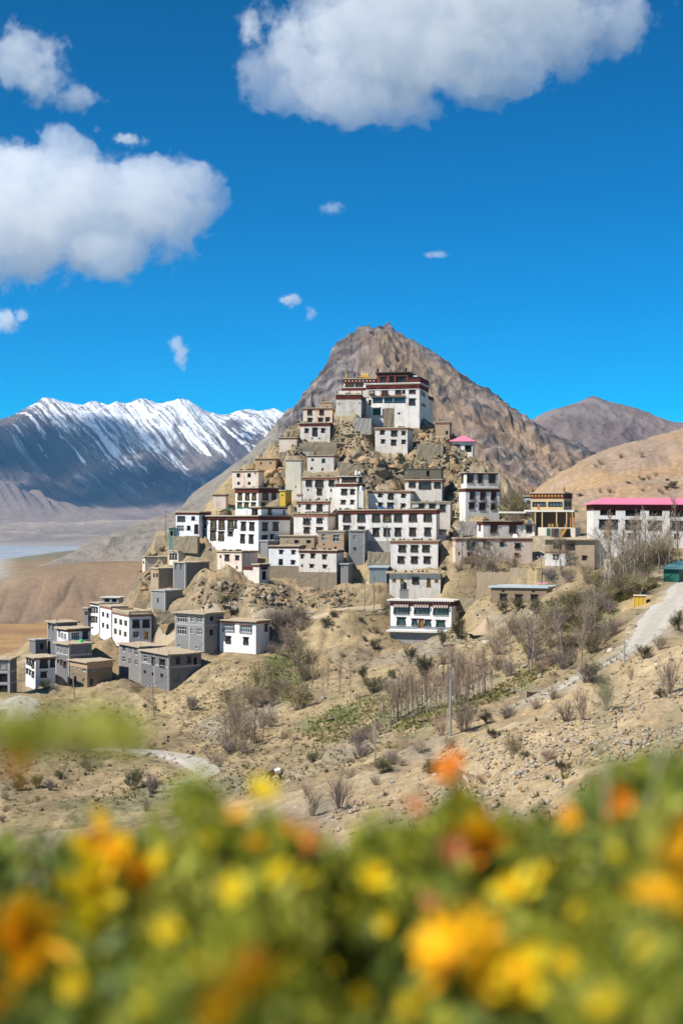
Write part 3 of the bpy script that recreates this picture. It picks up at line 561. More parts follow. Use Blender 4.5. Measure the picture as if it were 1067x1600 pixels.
for px, Y in ((1080, 680), (950, 640), (860, 560), (1250, 680)): cp(px, 790, Y, -10)
ground_z = rbf_fit(ctrl, c=3.0, lam=0.02, mind=1.2)

pxs = np.arange(-260, 1331, 2.4)
rows = np.concatenate([np.linspace(0.3, 24, 26), np.linspace(25, 60, 60), np.linspace(60.5, 200, 200), np.linspace(200.4, 325, 270), np.linspace(326.5, 420, 60), np.linspace(424, 680, 60)])
GX = (pxs[None, :] - CX) / F * rows[:, None]; GY = np.broadcast_to(rows[:, None], GX.shape).copy()
GZ = ground_z(GX, GY)
GPY = CY - F * GZ / GY                                # where each point shows, used for masks of rock, road and green
GPX = np.broadcast_to(pxs[None, :], GX.shape)
def poly_mask(poly, soft=12.0):
    """1 inside a polygon of ground points (given as photo positions), fading outwards"""
    poly = np.array(poly, float); x = GPX; y = GPY
    ins = np.zeros(x.shape, bool); d = np.full(x.shape, 1e9); n = len(poly)
    for i in range(n):
        (x1, y1), (x2, y2) = poly[i], poly[(i + 1) % n]
        c = ((y1 > y) != (y2 > y)) & (x < (x2 - x1) * (y - y1) / (y2 - y1 + 1e-12) + x1); ins ^= c
        t = np.clip(((x - x1) * (x2 - x1) + (y - y1) * (y2 - y1)) / ((x2 - x1) ** 2 + (y2 - y1) ** 2 + 1e-9), 0, 1)
        d = np.minimum(d, np.hypot(x - x1 - t * (x2 - x1), y - y1 - t * (y2 - y1)))
    return np.where(ins, 1.0, np.clip(1 - d / soft, 0, 1))
midY = (GY > 195) & (GY < 325)
crag = poly_mask([(436, 640), (520, 612), (700, 640), (745, 720), (790, 765), (700, 850), (690, 790), (560, 770), (480, 745), (395, 770), (400, 720)], 18) * midY
crag = np.maximum(crag, poly_mask([(215, 840), (330, 840), (330, 940), (190, 960), (180, 930)], 12) * midY)
crag = np.maximum(crag, 0.75 * poly_mask([(330, 890), (560, 900), (560, 940), (420, 960), (330, 945)], 14) * midY)
crag = np.maximum(crag, 0.6 * poly_mask([(690, 780), (760, 800), (745, 900), (690, 880)], 14) * midY)
stony = poly_mask([(520, 1340), (560, 1250), (760, 1160), (960, 1060), (1330, 900), (1330, 1500), (520, 1500)], 40) * (GY < 150)
def along(x, y, pts):
    d = np.full(x.shape, 1e9)
    for (x1, y1), (x2, y2) in zip(pts, pts[1:]):
        t = np.clip(((x - x1) * (x2 - x1) + (y - y1) * (y2 - y1)) / ((x2 - x1) ** 2 + (y2 - y1) ** 2 + 1e-9), 0, 1)
        d = np.minimum(d, np.hypot(x - x1 - t * (x2 - x1), y - y1 - t * (y2 - y1)))
    return d
def first_hit(px, py, Z):
    """the ground point seen at a photo position"""
    i = int(np.clip(round((px - pxs[0]) / 2.4), 0, len(pxs) - 1))
    col = CY - F * Z[:, i] / rows
    run = np.minimum.accumulate(col); k = int(np.argmax(run <= py))
    if k == 0: return None
    p0, p1 = col[k - 1], col[k]; t = 0 if abs(p0 - p1) < 1e-9 else np.clip((p0 - py) / (p0 - p1), 0, 1)
    Y = rows[k - 1] + (rows[k] - rows[k - 1]) * t
    return Vector(((px - CX) / F * Y, Y, float(Z[k - 1, i] + (Z[k, i] - Z[k - 1, i]) * t)))
ROADS = {
    'dirt_road': (2.7, [(1110, 898), (1068, 918), (1045, 940), (1026, 965), (1012, 990), (985, 1016), (950, 1036), (905, 1056), (868, 1078), (835, 1092)]),
    'worn_track': (0.6, [(770, 1117), (705, 1145), (640, 1168)]),
    'valley_track': (1.7, [(150, 1170), (200, 1172), (255, 1178), (300, 1190), (325, 1203), (310, 1215), (270, 1228)]),
    'village_lane': (2.4, [(-20, 1098), (15, 1104), (40, 1092), (25, 1130)]),
    'hill_path': (0.55, [(190, 962), (240, 966), (300, 972), (345, 962), (390, 966), (440, 958), (520, 956), (600, 950)]),
}
road_pts = {}
for k, (wd, pl) in ROADS.items():
    q = [first_hit(px, py, GZ) for px, py in pl]; q = [p for p in q if p is not None]
    road_pts[k] = [(p.x, p.y) for p in q]
road_d = {k: along(GX, GY, v) for k, v in road_pts.items()}
near_road = np.zeros(GX.shape)
for k, d in road_d.items():
    near_road = np.maximum(near_road, 1 - sstep(ROADS[k][0] * 0.9, ROADS[k][0] * 0.9 + 2.5, d))

# relief: gullies and hummocks everywhere, blocks and ledges on the crag
amp = np.clip(GY / 60, 0.05, 1)
relief = (fbm(GX / 22, GY / 22, 4, 3) - 0.5) * 2.2 + (fbm(GX / 6, GY / 6, 4, 9) - 0.5) * 1.4 + (fbm(GX / 1.3, GY / 1.3, 3, 19) - 0.5) * 0.5
gully = ridged(GX / 17 + 0.3 * fbm(GX / 9, GY / 9, 2, 5), GY / 60, 3, 31)
relief -= (gully > 0.6) * (gully - 0.6) * 3.0
d1, d2, cid = worley(GX / 3.2 + 0.5 * fbm(GX / 2, GY / 2, 2, 41), GY / 2.4, 4)
e1, e2, ce = worley(GX / 1.1, GY / 0.9, 14)
blocks = (cid - 0.35) * 3.4 * sstep(0.02, 0.22, d2 - d1) + (ce - 0.4) * 1.0 * sstep(0.02, 0.25, e2 - e1) + (ridged(GX / 7, GY / 5, 4, 77) - 0.4) * 2.2
farR = sstep(300, 380, GY)
relief = relief * (1 - 0.3 * crag) + blocks * crag * 0.85 + farR * ((fbm(GX / 40, GY / 60, 5, 51) - 0.5) * 7)
bd1, bd2, bcid = worley(GX / 0.55, GY / 0.55, 24)
relief += stony * np.clip(0.30 - bd1, 0, 1) * (bcid > 0.55) * 0.5
relief *= amp * (1 - near_road)
keep = np.ones(GX.shape)
house_mask = np.zeros(GX.shape, bool)
Znew = GZ + relief
for h in HOUSES:
    s, c = math.sin(h['th']), math.cos(h['th']); (nx, ny) = h['near']
    u = -((GX - nx) * c - (GY - ny) * s); v = (GX - nx) * s + (GY - ny) * c       # u along the left wall, v along the right wall
    du = np.maximum(np.maximum(-u, u - h['L']), 0); dv = np.maximum(np.maximum(-v, v - h['R']), 0); dd = np.hypot(du, dv)
    w = 1 - sstep(0.4, 4.0, dd)
    ins = dd < 0.9
    base = GZ + relief * 0.15
    Znew = np.where(w > 0, Znew * (1 - w) + np.minimum(base, Znew) * w, Znew)
    ztop = (CY - (h['fnd'][0] if 'fnd' in h else h['base'])) / F * ny
    front = (v < 0.3) | (u < 0.3)
    Znew = np.where((dd < 1.6) & front, np.minimum(Znew, np.where(v < u, h['gz'], Znew) + 0.15), Znew)
    Znew = np.where(dd < 0.3, np.minimum(Znew, h['gz'] + 0.1), Znew)
GZ = Znew

# colour of the soil itself: sand, scree, rock, fresh green, worn tracks
n1 = fbm(GX / 30, GY / 30, 5, 61); n2 = fbm(GX / 5, GY / 5, 4, 62); n3 = fbm(GX / 0.9, GY / 0.9, 3, 63)
soil = lerp3((0.27, 0.20, 0.112), (0.39, 0.30, 0.17), sstep(0.3, 0.7, n1 * 0.6 + n2 * 0.4))
soil = lerp3(soil, (0.20, 0.155, 0.095), sstep(0.55, 0.7, fbm(GX / 3, GY / 5, 4, 67)) * 0.7)
soil = lerp3(soil, (0.29, 0.255, 0.20), sstep(0.52, 0.68, fbm(GX / 12, GY / 30, 4, 66)) * 0.6)
rock = lerp3((0.165, 0.13, 0.08), (0.34, 0.27, 0.175), sstep(0.25, 0.75, cid * 0.5 + n2 * 0.5))
rock = lerp3(rock, (0.42, 0.27, 0.14), ((ce > 0.8) * 0.6))
col = lerp3(soil, rock, np.clip(crag * 1.1, 0, 1) * 0.85)
tanhill = sstep(300, 350, GY) * (GPX > 700)
col = lerp3(col, lerp3((0.38, 0.25, 0.14), (0.33, 0.24, 0.17), sstep(0.35, 0.65, n1)), tanhill)
col = lerp3(col, lerp3((0.43, 0.315, 0.175), (0.50, 0.385, 0.235), sstep(0.3, 0.7, n2)), stony * 0.8)
green = poly_mask([(470, 1150), (520, 1105), (575, 1085), (640, 1090), (560, 1150), (500, 1165)], 30) * (GY > 100) * sstep(0.5, 0.62, n2)
green = np.maximum(green, poly_mask([(420, 1020), (470, 1010), (480, 1100), (420, 1090)], 15) * sstep(0.45, 0.6, n2))
green = np.maximum(green, poly_mask([(600, 1130), (760, 1075), (900, 1000), (960, 950), (960, 990), (800, 1080), (640, 1140)], 14) * (GY > 110) * sstep(0.48, 0.6, n2) * 0.8)
green = np.maximum(green, poly_mask([(100, 1270), (260, 1235), (280, 1250), (120, 1300)], 20) * 0.6)
col = lerp3(col, (0.13, 0.16, 0.055), np.clip(green, 0, 1) * 0.75)
for k, d in road_d.items():
    if 'path' in k: continue
    col = lerp3(col, (0.42, 0.37, 0.29), (1 - sstep(ROADS[k][0] * 0.5, ROADS[k][0] * 1.3, d + (n2 - 0.5) * 2)) * 0.6)
col *= (0.88 + 0.24 * n3)[..., None]
ground_mat('hill_ground', 0.5, 3.5, 0.7, 0.25, 0.38, stones=1.5)
V = np.stack([GX, GY, GZ], -1).reshape(-1, 3)
tag(link('ground', np_mesh('ground', V, grid_faces(*GX.shape), MAT['hill_ground'], col.reshape(-1, 3))), kind='structure')
def hit(px, py): return first_hit(px, py, GZ)
def gz_at(x, y):
    i = np.clip((CX + F * x / max(y, 0.3) - pxs[0]) / 2.4, 0, len(pxs) - 1.001); r = np.interp(y, rows, np.arange(len(rows)))
    r = min(r, len(rows) - 1.001); i0, r0 = int(i), int(r); fi, fr = i - i0, r - r0
    a = GZ[r0:r0 + 2, i0:i0 + 2]
    return float((a[0, 0] * (1 - fi) + a[0, 1] * fi) * (1 - fr) + (a[1, 0] * (1 - fi) + a[1, 1] * fi) * fr)

road_pts.pop('worn_track')                          # only a pale wear of the soil, no sheet of its own
# roads and paths lie on the ground as their own sheets
simple('path_dust', (0.42, 0.34, 0.24), 0.95, var=0.22, scale=0.8, bump=0.4, spec=0.1)
simple('road_crown', (0.395, 0.355, 0.295), 0.95, var=0.25, scale=1.2, bump=0.4, spec=0.1)
simple('road_dust', (0.43, 0.395, 0.34), 0.95, var=0.22, scale=0.8, bump=0.4, spec=0.1)
for k, v in road_pts.items():
    wd = ROADS[k][0]; pts = [Vector((x, y, 0)) for x, y in v]; dense = []
    for i in range(len(pts) - 1):                       # Catmull-Rom through the control points
        p0, p1, p2, p3 = pts[max(i - 1, 0)], pts[i], pts[i + 1], pts[min(i + 2, len(pts) - 1)]
        n = max(2, int((p2 - p1).length / 0.8))
        for j in range(n):
            t = j / n
            dense.append(0.5 * ((2 * p1) + (p2 - p0) * t + (2 * p0 - 5 * p1 + 4 * p2 - p3) * t * t + (3 * p1 - p0 - 3 * p2 + p3) * t ** 3))
    VV = []; nc = 7; tot = max(1, len(dense) - 1)
    for i, p in enumerate(dense):
        d = dense[min(i + 1, len(dense) - 1)] - dense[max(i - 1, 0)]; d.normalize(); side = Vector((d.y, -d.x, 0))
        ww = wd * (0.85 + 0.3 * rng.random()) * ((1 - 0.70 * sstep(0.62, 0.90, np.float64(i / tot))) if k == 'dirt_road' else 1)
        for j in range(nc):
            q = p + side * ww * (j / (nc - 1) * 2 - 1)
            edge = -0.12 if j in (0, nc - 1) else 0.05 + (0.05 if j in (2, 4) else 0)
            VV.append((q.x, q.y, gz_at(q.x, q.y) + edge))
    tag(link(k if k != 'hill_path' else 'hill_path', np_mesh(k, np.array(VV), grid_faces(len(dense), nc), [MAT['path_dust' if 'path' in k else 'road_dust'], MAT['path_dust' if 'path' in k else 'road_crown']], None, True, np.tile([0, 0, 1, 1, 0, 0], len(dense) - 1))), kind='structure')

# ------------------------------------------------------------------ valley floor, terrace and river, lower left
vc = []
def vp(px, py, Y): v = P(px, py, Y); vc.append((v.x, v.y, v.z))
for px in (-300, -100, 60, 200, 350, 520):
    vc += [((px - CX) / F * 300, 300, -66), ((px - CX) / F * 480, 480, -67), ((px - CX) / F * 700, 700, -66.5), ((px - CX) / F * 845, 845, -65.5), ((px - CX) / F * 872, 872, -63)]
for px, py in ((60, 904), (130, 902), (200, 900), (330, 900), (520, 900), (0, 918), (-100, 925), (-300, 930)):
    vp(px, py, 915); 
for px in (60, 130, 200, 330, 520): vp(px, 889, 1060); vp(px, 879 - (px > 100) * 6, 1230); vp(px, 868 - (px > 100) * 8, 1420)
for px, pl in {0: [(905, 1150), (890, 1500)], -150: [(912, 1150), (897, 1500)], -300: [(918, 1150), (900, 1500)]}.items():
    for py, Y in pl: vp(px, py, Y)
for px in (-300, -100, 60, 200, 350, 520):
    vc += [((px - CX) / F * Y, Y, -78) for Y in (1850, 2400, 3000)]
    vc.append(((px - CX) / F * 3500, 3500, -74 if px < 170 else -68))
    vp(px, 838, 3900); vp(px, 826, 4400); vp(px, 817, 5000); vp(px, 813, 6400)
valley_z = rbf_fit(vc, c=25, lam=0.02, mind=5)
vpx = np.arange(-320, 541, 2.2); vr = np.concatenate([np.linspace(310, 820, 40), np.linspace(825, 940, 70), np.linspace(945, 1500, 70), np.linspace(1520, 3300, 50), np.linspace(3330, 6500, 110)])
VX = (vpx[None, :] - CX) / F * vr[:, None]; VY = np.broadcast_to(vr[:, None], VX.shape).copy(); VZ = valley_z(VX, VY)
esc = sstep(835, 860, VY) * (1 - sstep(905, 940, VY))
gul = ridged(VX / 26 + 0.5 * fbm(VX / 30, VY / 30, 2, 8), VY / 120, 3, 81)
VZ = VZ - esc * np.clip(gul - 0.35, 0, 1) * 5
far = sstep(3400, 3800, VY)
rg = ridged(VX / 210 + fbm(VX / 300, VY / 300, 2, 3), VY / 420, 4, 82)
VZ = VZ + far * (rg - 0.45) * 22 * (1 - sstep(5200, 6200, VY)) + (fbm(VX / 60, VY / 90, 4, 83) - 0.5) * 3.0 * (1 - sstep(1500, 1900, VY))
a = fbm(VX / 120, VY / 160, 5, 84); bnd = fbm(VX / 200, VY / 14, 4, 85)
low = lerp3((0.40, 0.27, 0.145), (0.33, 0.22, 0.125), sstep(0.35, 0.65, bnd))
low = lerp3(low, (0.46, 0.33, 0.17), sstep(0.55, 0.7, fbm(VX / 80, VY / 20, 4, 86)))
slope = lerp3((0.31, 0.225, 0.155), (0.265, 0.20, 0.145), sstep(0.3, 0.7, gul))
flat = lerp3((0.34, 0.24, 0.15), (0.27, 0.215, 0.145), sstep(0.35, 0.7, a))
flat = lerp3(flat, (0.215, 0.205, 0.155), sstep(0.4, 0.75, fbm(VX / 130 + 2, VY / 110, 4, 87)) * sstep(940, 1060, VY))
flat = lerp3(flat, (0.47, 0.36, 0.22), (np.abs(VY - 985 - 30 * fbm(VX / 90, VY / 90, 2, 88)) < 10) * 0.7)
gravel = lerp3((0.36, 0.33, 0.29), (0.30, 0.28, 0.25), a)
farc = lerp3((0.33, 0.285, 0.24), (0.25, 0.22, 0.20), sstep(0.3, 0.7, fbm(VX / 260, VY / 500, 5, 89)))
farc = lerp3(farc, (0.44, 0.38, 0.30), sstep(0.6, 0.75, rg) * 0.6)
vcol_k = np.array([0.84, 0.78, 0.71]); low = low * vcol_k * np.array([1.05, 1.0, 0.92]); slope = slope * vcol_k; flat = flat * vcol_k; gravel = gravel * 0.85; farc = farc * np.array([0.86, 0.80, 0.74]); vcol = lerp3(low, slope, sstep(842, 856, VY)); vcol = lerp3(vcol, flat, sstep(905, 935, VY)); vcol = lerp3(vcol, gravel, sstep(1350, 1600, VY)); vcol = lerp3(vcol, farc, sstep(3200, 3700, VY))
vcol = lerp3(vcol, (0.40, 0.37, 0.31), sstep(40, -20, np.broadcast_to(vpx[None, :], VX.shape)) * sstep(905, 960, VY) * (1 - sstep(1800, 2000, VY)))
ground_mat('valley_soil', 0.04, 0.35, 0.5, 2.0, 0.22)
tag(link('valley_floor', np_mesh('valley_floor', np.stack([VX, VY, VZ], -1).reshape(-1, 3), grid_faces(*VX.shape), MAT['valley_soil'], vcol.reshape(-1, 3))), kind='structure')
# river: shallow braided water over pale silt
m, nt, b = newmat('river_water'); L = nt.links.new
geo = N(nt, 'ShaderNodeNewGeometry'); mp = N(nt, 'ShaderNodeMapping'); mp.inputs['Scale'].default_value = (0.018, 0.006, 1); mp.inputs['Rotation'].default_value = (0, 0, 0.5)
nz = N(nt, 'ShaderNodeTexNoise', Scale=1.0, Detail=5.0, Roughness=0.6, Distortion=1.2)
L(geo.outputs['Position'], mp.inputs[0]); L(mp.outputs[0], nz.inputs[0])
rp = N(nt, 'ShaderNodeValToRGB'); rp.color_ramp.elements[0].position = 0.42; rp.color_ramp.elements[0].color = (0.40, 0.41, 0.40, 1); rp.color_ramp.elements[1].position = 0.56; rp.color_ramp.elements[1].color = (0.50, 0.48, 0.44, 1)
L(nz.outputs[0], rp.inputs[0]); L(rp.outputs[0], b.inputs['Base Color'])
b.inputs['Roughness'].default_value = 0.25; b.inputs['Specular IOR Level'].default_value = 0.5
RV = []; ny = 40
for i in range(ny):
    y = 1500 + i * (3420 - 1500) / (ny - 1)
    x0 = (-330 - CX) / F * y; x1 = (np.interp(y, [1500, 1900, 2300, 2900, 3420], [10, 55, 105, 150, 185]) + 6 * math.sin(y / 170) - CX) / F * y
    for j in range(24): RV.append((x0 + (x1 - x0) * j / 23, y, -76.2))
tag(link('river', np_mesh('river', np.array(RV), grid_faces(ny, 24), MAT['river_water'])), kind='structure')

# ------------------------------------------------------------------ mountains
def mountain(name, pts, px0, px1, dpx, rws, shape, colour, mat, c):
    ev = rbf_fit(pts, c=c, lam=0.004, mind=2)
    mpx = np.arange(px0, px1, dpx); X = (mpx[None, :] - CX) / F * rws[:, None]; Y = np.broadcast_to(rws[:, None], X.shape).copy()
    Z = ev(X, Y); PX = np.broadcast_to(mpx[None, :], X.shape)
    Z = Z + shape(X, Y, Z, PX)
    cc = colour(X, Y, Z, PX)
    return tag(link(name, np_mesh(name, np.stack([X, Y, Z], -1).reshape(-1, 3), grid_faces(*X.shape), mat, cc.reshape(-1, 3))), kind='structure')
def mp3(l, back=0, drop=0):
    o = []
    for px, py, Y in l:
        v = P(px, py, Y); o.append((v.x, v.y, v.z))
        if back: v = P(px, py, Y + back); o.append((v.x, v.y, v.z - drop))
    return o
# the pointed mountain behind the monastery
ridge = [(60, 884, 1150), (130, 852, 1230), (200, 824, 1300), (300, 772, 1400), (350, 738, 1440), (395, 704, 1480), (420, 682, 1500), (440, 660, 1510), (460, 636, 1520), (480, 611, 1530), (497, 590, 1536), (512, 575, 1540), (522, 540, 1548), (530, 527, 1550), (545, 523, 1552), (558, 516, 1556),
         (570, 511, 1560), (585, 517, 1560), (594, 514, 1560), (602, 506, 1560), (612, 514, 1558), (625, 522, 1555), (650, 540, 1550), (660, 544, 1548), (690, 561, 1540), (740, 601, 1520), (770, 620, 1505), (800, 641, 1490), (850, 672, 1460), (900, 697, 1440), (950, 722, 1420), (1010, 765, 1400)]
face = [(200, 852, 1150), (300, 830, 1180), (300, 856, 1050), (380, 790, 1280), (400, 815, 1150), (500, 810, 1120), (450, 730, 1350), (500, 730, 1290), (500, 650, 1430), (530, 600, 1470), (600, 810, 1080), (600, 700, 1250), (600, 600, 1420), (560, 560, 1490), (660, 640, 1370), (700, 810, 1070), (700, 710, 1230),
        (700, 630, 1390), (760, 680, 1330), (800, 790, 1080), (800, 725, 1220), (850, 760, 1150), (900, 780, 1090), (900, 735, 1250), (1000, 800, 1090), (420, 860, 900), (600, 860, 850), (800, 850, 850), (1000, 850, 850), (1080, 800, 1300)]
face_dip = [((px - CX) / F * Y, Y, z) for px in (20, 120, 220, 320, 420) for Y, z in ((850, -80), (960, -64))]
def cshape(X, Y, Z, PX):
    rocky = np.maximum(1 - sstep(500, 640, PX + 90 * (fbm(X / 120, Y / 120, 3, 91) - 0.5) - (Z - 60) * 0.25), 0.35) * sstep(330, 430, PX + 0.3 * Z)
    s = X * 0.82 - Y * 0.2 + Z * 0.9                    # strata dip down to the right
    st = ridged(s / 34, (X + Y) / 260, 4, 92)
    n = ridged(X / 95, Y / 120, 5, 93) - 0.45
    edge = ridged(X / 22, Y / 30, 4, 94) - 0.4
    damp = np.clip((np.interp(PX, [p[0] for p in ridge], [p[2] for p in ridge]) - Y) / 110, 0.10, 1)
    return damp * (rocky * (n * 44 + edge * 18 + (ridged(X / 9, Y / 12, 3, 98) - 0.4) * 5) + (1 - rocky) * (n * 13 + edge * 4) + (st - 0.4) * 9 * sstep(440, 560, PX) * sstep(-10, 40, Z)) + sstep(400, 440, PX) * (edge * 6 + (ridged(X / 16, Y / 40, 3, 71) - 0.45) * 5 + (ridged(X / 6.5, Y / 60, 2, 73) - 0.45) * 4) * (1 - 0.45 * sstep(620, 680, PX))
def ccol(X, Y, Z, PX):
    pyv = CY - F * Z / Y
    w = fbm(X / 70, Y / 90, 5, 95)
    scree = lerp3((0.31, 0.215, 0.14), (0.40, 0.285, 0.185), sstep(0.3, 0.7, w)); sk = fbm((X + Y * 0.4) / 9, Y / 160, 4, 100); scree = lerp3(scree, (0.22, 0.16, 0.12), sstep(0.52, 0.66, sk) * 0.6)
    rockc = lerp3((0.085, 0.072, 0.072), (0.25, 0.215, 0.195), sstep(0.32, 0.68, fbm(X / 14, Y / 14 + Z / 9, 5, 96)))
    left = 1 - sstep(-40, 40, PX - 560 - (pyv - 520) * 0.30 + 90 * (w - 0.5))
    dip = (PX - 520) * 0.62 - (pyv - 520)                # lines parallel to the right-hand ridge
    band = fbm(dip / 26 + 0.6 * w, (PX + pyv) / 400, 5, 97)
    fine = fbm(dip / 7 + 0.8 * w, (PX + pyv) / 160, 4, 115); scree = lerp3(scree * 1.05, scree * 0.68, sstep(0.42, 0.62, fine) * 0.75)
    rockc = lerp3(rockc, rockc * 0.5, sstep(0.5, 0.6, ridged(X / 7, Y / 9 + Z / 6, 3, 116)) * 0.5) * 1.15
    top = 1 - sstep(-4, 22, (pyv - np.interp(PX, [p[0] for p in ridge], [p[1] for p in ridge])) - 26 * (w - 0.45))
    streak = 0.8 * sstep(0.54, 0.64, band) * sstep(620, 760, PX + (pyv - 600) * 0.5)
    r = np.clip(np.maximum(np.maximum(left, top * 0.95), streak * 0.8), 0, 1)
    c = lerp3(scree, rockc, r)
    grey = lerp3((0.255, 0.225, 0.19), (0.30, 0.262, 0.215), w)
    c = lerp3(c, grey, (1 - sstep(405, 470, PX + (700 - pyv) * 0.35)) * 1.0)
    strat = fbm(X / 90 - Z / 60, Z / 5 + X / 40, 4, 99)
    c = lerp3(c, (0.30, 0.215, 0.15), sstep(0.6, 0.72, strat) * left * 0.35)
    return c
ground_mat('mountain_rock', 0.08, 0.6, 0.8, 2.5, 0.35)
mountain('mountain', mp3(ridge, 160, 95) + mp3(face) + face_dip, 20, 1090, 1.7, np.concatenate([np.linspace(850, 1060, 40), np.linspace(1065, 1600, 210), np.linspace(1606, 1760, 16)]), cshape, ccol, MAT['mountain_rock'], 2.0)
# the snow range across the valley
sridge = [(-320, 640, 7000), (-200, 660, 7000), (-100, 664, 7000), (-40, 660, 7000), (0, 656, 7000), (30, 645, 7000), (50, 634, 7000), (75, 622, 7000), (90, 626, 7000), (105, 632, 7000), (125, 636, 7000), (150, 628, 7000), (165, 634, 7000), (180, 628, 7000), (196, 634, 7000), (213, 626, 7000), (235, 631, 7000), (268, 627, 7000), (295, 625, 7000),
          (315, 640, 7000), (345, 649, 7050), (365, 645, 7100), (385, 640, 7100), (410, 642, 7100), (430, 639, 7100), (445, 645, 7100), (480, 665, 7100), (540, 690, 7100), (620, 700, 7100)]
sface = []
for px in range(-320, 640, 80): sface += [(px, 812, 5850), (px, 800, 6020), (px, 775, 6250), (px, 735, 6500)]
sface += [(-60, 765, 5600), (0, 752, 5620), (60, 770, 5600), (120, 792, 5560), (180, 806, 5500), (-150, 752, 5600), (-300, 750, 5600), (215, 660, 6850), (140, 690, 6700), (300, 690, 6720)]
def sshape(X, Y, Z, PX):
    k = sstep(-20, 120, Z)
    q = (X + (7000 - Y) * -0.75)
    spur = ridged(q / 330 + 0.4 * fbm(X / 500, Y / 500, 3, 101), Y / 2600, 4, 102)
    fine = ridged(q / 95, Y / 900, 4, 103)
    return k * ((spur - 0.5) * 130 + (fine - 0.45) * 60 + (ridged(q / 40, Y / 300, 3, 110) - 0.45) * 22) * np.clip((7000 - Y) / 350, 0.12, 1) + (ridged(X / 60, Y / 60, 3, 104) - 0.4) * 12 * k
def scol(X, Y, Z, PX):
    pyv = CY - F * Z / Y
    w = fbm(X / 300, Y / 300, 5, 105); q = X - (7000 - Y) * 0.75 * 1.0
    rockc = lerp3((0.115, 0.092, 0.088), (0.20, 0.16, 0.14), sstep(0.3, 0.7, fbm(X / 160, Y / 260, 5, 106)))
    tanc = lerp3((0.28, 0.21, 0.165), (0.24, 0.19, 0.165), w)
    c = lerp3(rockc, tanc, sstep(140, 0, Z))
    depth = np.interp(PX, [-320, 0, 40, 75, 140, 200, 280, 320, 350, 400, 440, 620], [-20, -15, 4, 26, 44, 62, 72, 58, 26, 34, 34, 20])
    line = 640 + depth
    st = fbm(q / 19 + 2.2 * w, Y / 260 + 1.5 * w, 5, 107, 0.62); st2 = fbm(q / 110, Y / 700, 3, 108)
    sn = sstep(-9, 9, (line - pyv) + (st - 0.5) * 210 + (st2 - 0.5) * 90)
    sn *= 0.25 + 0.75 * sstep(0.36, 0.52, fbm(X / 130, Y / 110, 4, 117) + 0.25 * sstep(30, 60, line - pyv + 30))
    sn *= 0.12 + 0.88 * sstep(0.40, 0.50, fbm(q / 11 + 3 * w, Y / 90, 4, 109, 0.65))
    strip = sstep(0.62, 0.68, st) * sstep(90, 10, pyv - line) * (PX > 20) * 0.9
    return lerp3(c, (0.86, 0.88, 0.92), np.clip(np.maximum(sn, strip), 0, 1))
sdip = [((px - CX) / F * Y, Y, z) for px in range(-320, 640, 60) for Y, z in ((5200, -120), (5380, -75))]
ground_mat('range_rock', 0.012, 0.08, 0.8, 12.0, 0.18)
mountain('snow_mountains', mp3(sridge, 600, 300) + mp3(sface) + sdip, -330, 640, 1.3, np.concatenate([np.linspace(5200, 6300, 110), np.linspace(6306, 7150, 210), np.linspace(7180, 7700, 8)]), sshape, scol, MAT['range_rock'], 60)
# the rounded brown mountain in the right distance
r2 = [(700, 705, 3300), (780, 682, 3300), (838, 652, 3300), (870, 638, 3300), (900, 630, 3300), (912, 626, 3300), (928, 621, 3300), (942, 626, 3300), (960, 630, 3300), (1000, 641, 3300), (1030, 656, 3300), (1050, 663, 3350), (1067, 661, 3400), (1130, 655, 3400), (1250, 640, 3400)]
r2dip = [((px - CX) / F * 2480, 2480, -60) for px in range(690, 1300, 90)]
f2 = [(px, py, Y) for px in range(700, 1260, 90) for py, Y in ((770, 2600), (735, 2820), (700, 3020))] + [(930, 665, 3120), (880, 670, 3130), (1000, 675, 3130)]
def m2shape(X, Y, Z, PX):
    return (ridged(X / 170 + 0.4 * fbm(X / 200, Y / 200, 2, 5), Y / 300, 5, 111) - 0.45) * 45 * np.clip((3320 - Y) / 200, 0.1, 1) + (ridged(X / 40, Y / 40, 3, 113) - 0.4) * 6
def m2col(X, Y, Z, PX):
    w = fbm(X / 120, Y / 160, 5, 112); c = lerp3((0.17, 0.125, 0.11), (0.265, 0.20, 0.165), sstep(0.3, 0.7, w))
    c = lerp3(c, (0.30, 0.26, 0.23), sstep(0.55, 0.7, fbm((X + Y) / 40, Y / 300, 4, 114)) * sstep(180, 230, Z) * 0.7)
    return lerp3(c, (0.34, 0.25, 0.17), sstep(1035, 1050, PX) * sstep(3320, 3360, Y))
mountain('far_mountain', mp3(r2, 300, 120) + mp3(f2) + r2dip, 690, 1260, 1.8, np.concatenate([np.linspace(2500, 3400, 170), np.linspace(3420, 3700, 6)]), m2shape, m2col, MAT['range_rock'], 25)
